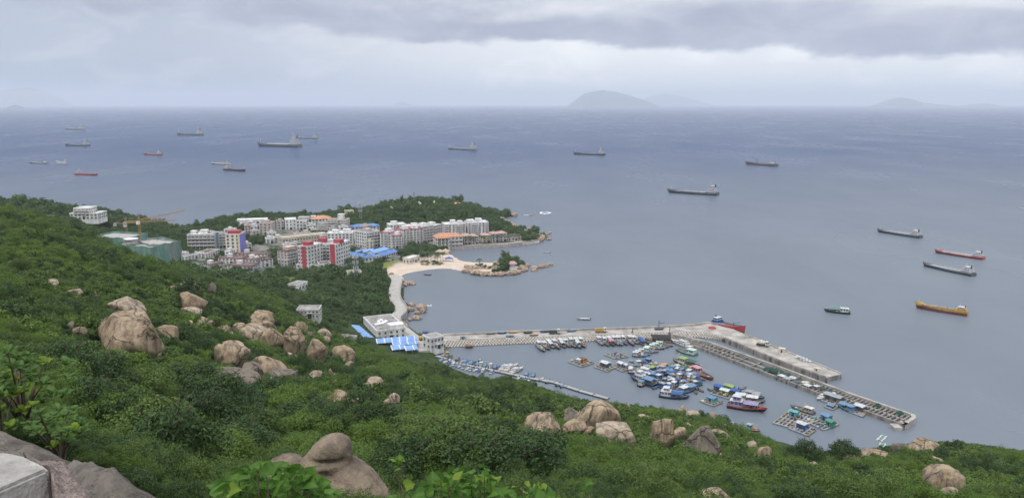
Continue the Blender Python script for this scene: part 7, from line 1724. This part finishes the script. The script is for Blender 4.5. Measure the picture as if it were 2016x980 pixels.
def slab(name, line, m, label, drop=1.6, n2=7, seed=0):
    rings = []; pts = []
    for i in range(len(line) - 1):
        for k in range(16): t = k / 16; pts.append(tuple(line[i][q] * (1 - t) + line[i + 1][q] * t for q in range(3)))
    pts.append(line[-1]); off = Vector((seed * 7.7, 1, 2))
    for (x, y, Y) in pts:
        p = PY(x, y, Y); r = []
        for q in range(30):
            t = q / 29; yy = .9 - 3.0 * t; zz = -(abs(yy) ** 1.7) * .22 * drop if yy < 0 else -yy ** 1.5 * 1.5
            v = Vector((p.x - .25 * yy, p.y + yy, p.z + zz)); d = .10 * mnoise.noise(v * .9 + off) + .05 * mnoise.noise(v * 2.6 + off) + .03 * mnoise.noise(v * 7 + off) + .014 * mnoise.noise(v * 19 + off) - .05 * abs(mnoise.noise(v * 1.7 + off)); r.append((v.x, v.y, v.z + (d if q > 7 else d * .35)))
        rings.append(r)
    return tag(MB().loft(rings, 0, False, False).build(name, m), label, 'rock')
slab('rock_slab', [(-260, 770, 8.2), (-80, 822, 7.8), (0, 850, 7.4), (60, 868, 7.2), (130, 903, 7.0), (170, 909, 6.8), (205, 920, 6.6), (228, 950, 6.4), (250, 1010, 6.2)], GRAN_SLAB, 'brown granite slab sloping down at the left edge behind the concrete block', 2.2, seed=1)
slab('rock_slab', [(120, 1000, 4.6), (138, 962, 4.5), (152, 937, 4.5), (172, 927, 4.4), (222, 930, 4.3), (252, 952, 4.2), (310, 983, 4.1), (380, 1040, 4.0)], GRAN_SLAB, 'grey wave worn granite slab at the bottom left corner', 2.4, seed=2)
def near_block():
    zc = PY(97, 920, 2.5).z; pts = [(97, 921), (-10, 967), (-260, 1075), (-330, 900), (-60, 884), (20, 889), (52, 896), (80, 909)]
    w = [P(x, y, zc) for x, y in pts]; c = sum(w, Vector()) / len(w); g = np.random.default_rng(4)
    bm = bmesh.new(); vs = [bm.verts.new((p.x - c.x, p.y - c.y, 0)) for p in w]; f = bm.faces.new(vs); r = bmesh.ops.extrude_face_region(bm, geom=[f])
    for v in [x for x in r['geom'] if isinstance(x, bmesh.types.BMVert)]: v.co.z -= 1.3
    bmesh.ops.recalc_face_normals(bm, faces=bm.faces); bmesh.ops.bevel(bm, geom=[e for e in bm.edges], offset=.012, segments=2, affect='EDGES')
    me = bpy.data.meshes.new('concrete_block'); bm.to_mesh(me); bm.free(); me.materials.append(mat('block_concrete', (.37, .35, .32), .92, .22, 6, bump=.5, bscale=40))
    tag(link('concrete_block', me, None, c), 'grey concrete block in the bottom left corner', 'block')
    line = [(45, 893), (75, 902), (100, 905), (128, 907), (140, 930), (158, 955), (178, 985), (190, 1020)]; inner = [(52, 898), (80, 911), (96, 922), (100, 930), (102, 945), (105, 962), (108, 985), (110, 1020)]
    mb = MB(); rr = []
    for (a, b) in zip(line, inner):
        ring = []
        for q in range(8): t = q / 7; p = P(a[0] * (1 - t) + b[0] * t, a[1] * (1 - t) + b[1] * t, zc - .03 - .05 * (1 - t)); ring.append((p.x, p.y, p.z + .018 * mnoise.noise(p * 14) + .01 * mnoise.noise(p * 37)))
        p = P(*b, zc - .03); ring.append((p.x - .03, p.y - .05, zc - .9)); ring.insert(0, tuple(P(*a, zc - .1) + Vector((.1, .12, -.6)))); rr.append(ring)
    tag(mb.loft(rr, 0, False, False).build('broken_mortar', mat('pink_mortar', (.44, .345, .30), .95, .3, 18, bump=1.0, bscale=55)), 'crumbling pinkish mortar edge along the concrete block', 'mortar')
near_block()
# large leaves: each one an object, sharing a few meshes
def leaf_mesh(kind, m, seed):
    g = random.Random(seed); n = 7; mb = MB(); L = [];
    for k in range(n):
        t = k / (n - 1)
        w = (.50 * math.sin(math.pi * min(1, t * .92 + .16)) ** .75 * (1 - t * .45) * 1.25 if kind == 'heart' else .30 * math.sin(math.pi * (t ** 1.5 * .94 + .03)) ** .8)
        if t >= 1: w = .012
        z = -.28 * t * t + .04 * math.sin(t * 9 + seed); fold = .5
        L.append([(-w, t - (.10 if kind == 'heart' and k == 0 else 0), z + w * fold - .05 * w), (-w * .5, t, z + w * fold * .35), (0, t, z), (w * .5, t, z + w * fold * .35), (w, t - (.10 if kind == 'heart' and k == 0 else 0), z + w * fold - .05 * w)])
    mb.loft(L, 0, False, False); me = mb.mesh('leaf', m)
    at = me.attributes.new('tint', 'FLOAT', 'POINT'); b0 = g.uniform(.0, .3); at.data.foreach_set('value', np.array([b0 + (.75 if abs(v.co.x) < .004 else 0) + g.uniform(-.08, .12) for v in me.vertices], np.float32)); return me
VINE = leaf_material('vine_leaf', (.045, .115, .018), (.085, .185, .028), (.150, .260, .035), .4)
YOUNG = leaf_material('young_leaf', (.13, .22, .025), (.20, .29, .035), (.27, .34, .045), .45)
OBOV = leaf_material('laurel_leaf', (.050, .105, .026), (.090, .165, .036), (.14, .22, .045), .35)
HEART = [leaf_mesh('heart', VINE, i) for i in range(5)]; HEART_Y = [leaf_mesh('heart', YOUNG, 20 + i) for i in range(2)]
OBL = [leaf_mesh('ob', OBOV, 40 + i) for i in range(4)]; OBY = [leaf_mesh('ob', YOUNG, 50 + i) for i in range(2)]
def leaf_at(e, p, size, me, g, face=.5):
    o = link('leaf', me, e); o.location = p - e.location; o.scale = (size,) * 3
    o.rotation_euler = (R(g.uniform(-20, 70)), R(g.uniform(-50, 50)), g.uniform(0, 6.283)); return o
def vine(name, box, n, Y, size, label, seed, young=.06, tall=(), top=None):
    g = random.Random(seed); x0, y0, x1, y1 = box; b = PY((x0 + x1) / 2, 1010, Y); b.z = ground(b.x, b.y) if ground(b.x, b.y) < b.z else b.z - .6
    e = empty(name, b, 0, label, 'plant'); tips = []
    for k in range(n):
        x = g.uniform(x0, x1); f = (x - x0) / (x1 - x0); crest = y0 + (y1 - y0) * .55 * abs(2 * f - 1) ** 2 * (1 if top is None else 0); y = crest + (y1 - crest) * g.random() ** 1.1
        p = PY(x, y, Y + g.uniform(-.35, .35)); leaf_at(e, p, size * g.uniform(.6, 1.15), g.choice(HEART_Y if g.random() < young else HEART), g)
        if k % 4 == 0: tips.append(p)
    for k, (x, y) in enumerate(tall): p = PY(x, y, Y); tips.append(p); [leaf_at(e, p + Vector((g.uniform(-.04, .04), g.uniform(-.04, .04), g.uniform(-.05, .04))), size * g.uniform(.5, .9), g.choice(HEART if k % 2 else HEART_Y), g) for _ in range(3)]
    for p in tips:
        q = p - e.location; mid = q * .5 + Vector((g.uniform(-.1, .1), g.uniform(-.1, .1), 0)); MB().cyl((q.x * .3, q.y * .3, -.05), mid, .006, .005, n=5).cyl(mid, q, .005, .003, n=5).build('stem', BARK, e)
vine('broad_leaved_vine', (432, 915, 655, 1010), 260, 4.3, .088, 'broad leaved plant at the bottom edge in front of the bird headed rock', 1, .015)
vine('broad_leaved_vine', (828, 926, 1000, 1010), 200, 4.6, .080, 'broad leaved plant at the bottom edge right of the bird headed rock', 2, .05, tall=[(965, 935), (790, 905), (783, 915), (945, 925)])
vine('broad_leaved_vine', (1010, 962, 1110, 1010), 34, 5.0, .085, 'small yellowish plant at the bottom edge centre', 3, .2, tall=[(1028, 960), (1160, 965), (1060, 958)])
vine('broad_leaved_vine', (770, 955, 830, 1010), 22, 4.8, .07, 'small bright sprig right beside the bird headed rock', 6, .3)
def laurel(box, n, Y, size, label, seed, ros=7, bright=.1):
    g = random.Random(seed); x0, y0, x1, y1 = box; b = PY((x0 + x1) / 2, y1 + 12, Y); e = empty('laurel_shrub', b, 0, label, 'shrub', None)
    for k in range(n):
        a = g.uniform(0, 6.283); q = g.random() ** .5; x = (x0 + x1) / 2 + (x1 - x0) / 2 * q * math.cos(a); y = (y0 + y1) / 2 + (y1 - y0) / 2 * q * math.sin(a); c = PY(x, y, Y + g.uniform(-.7, .9)); yo = g.random() < bright
        for i in range(ros):
            o = link('leaf', g.choice(OBY if yo else OBL), e); o.location = c - e.location; s = size * g.uniform(.7, 1.15); o.scale = (s, s, s); o.rotation_euler = (R(g.uniform(15, 70)), 0, i * 6.283 / ros + g.uniform(-.3, .3))
        if k % 3 == 0:
            q = c - e.location; MB().cyl((q.x * .15, q.y * .15, -.1), q * .55, .018, .012, n=5).cyl(q * .55, q, .012, .006, n=5).build('branch', BARK, e)
laurel((-60, 690, 150, 800), 60, 9.5, .135, 'big leaved shrub reaching in from the left edge with bright new leaves', 11)
laurel((60, 800, 175, 885), 46, 8.2, .10, 'bright green shrub rooted on the brown granite slab', 12, bright=.3)
laurel((-60, 770, 70, 850), 22, 8.6, .12, 'yellow tipped branch at the left edge above the slab', 13, bright=.4)
cover()
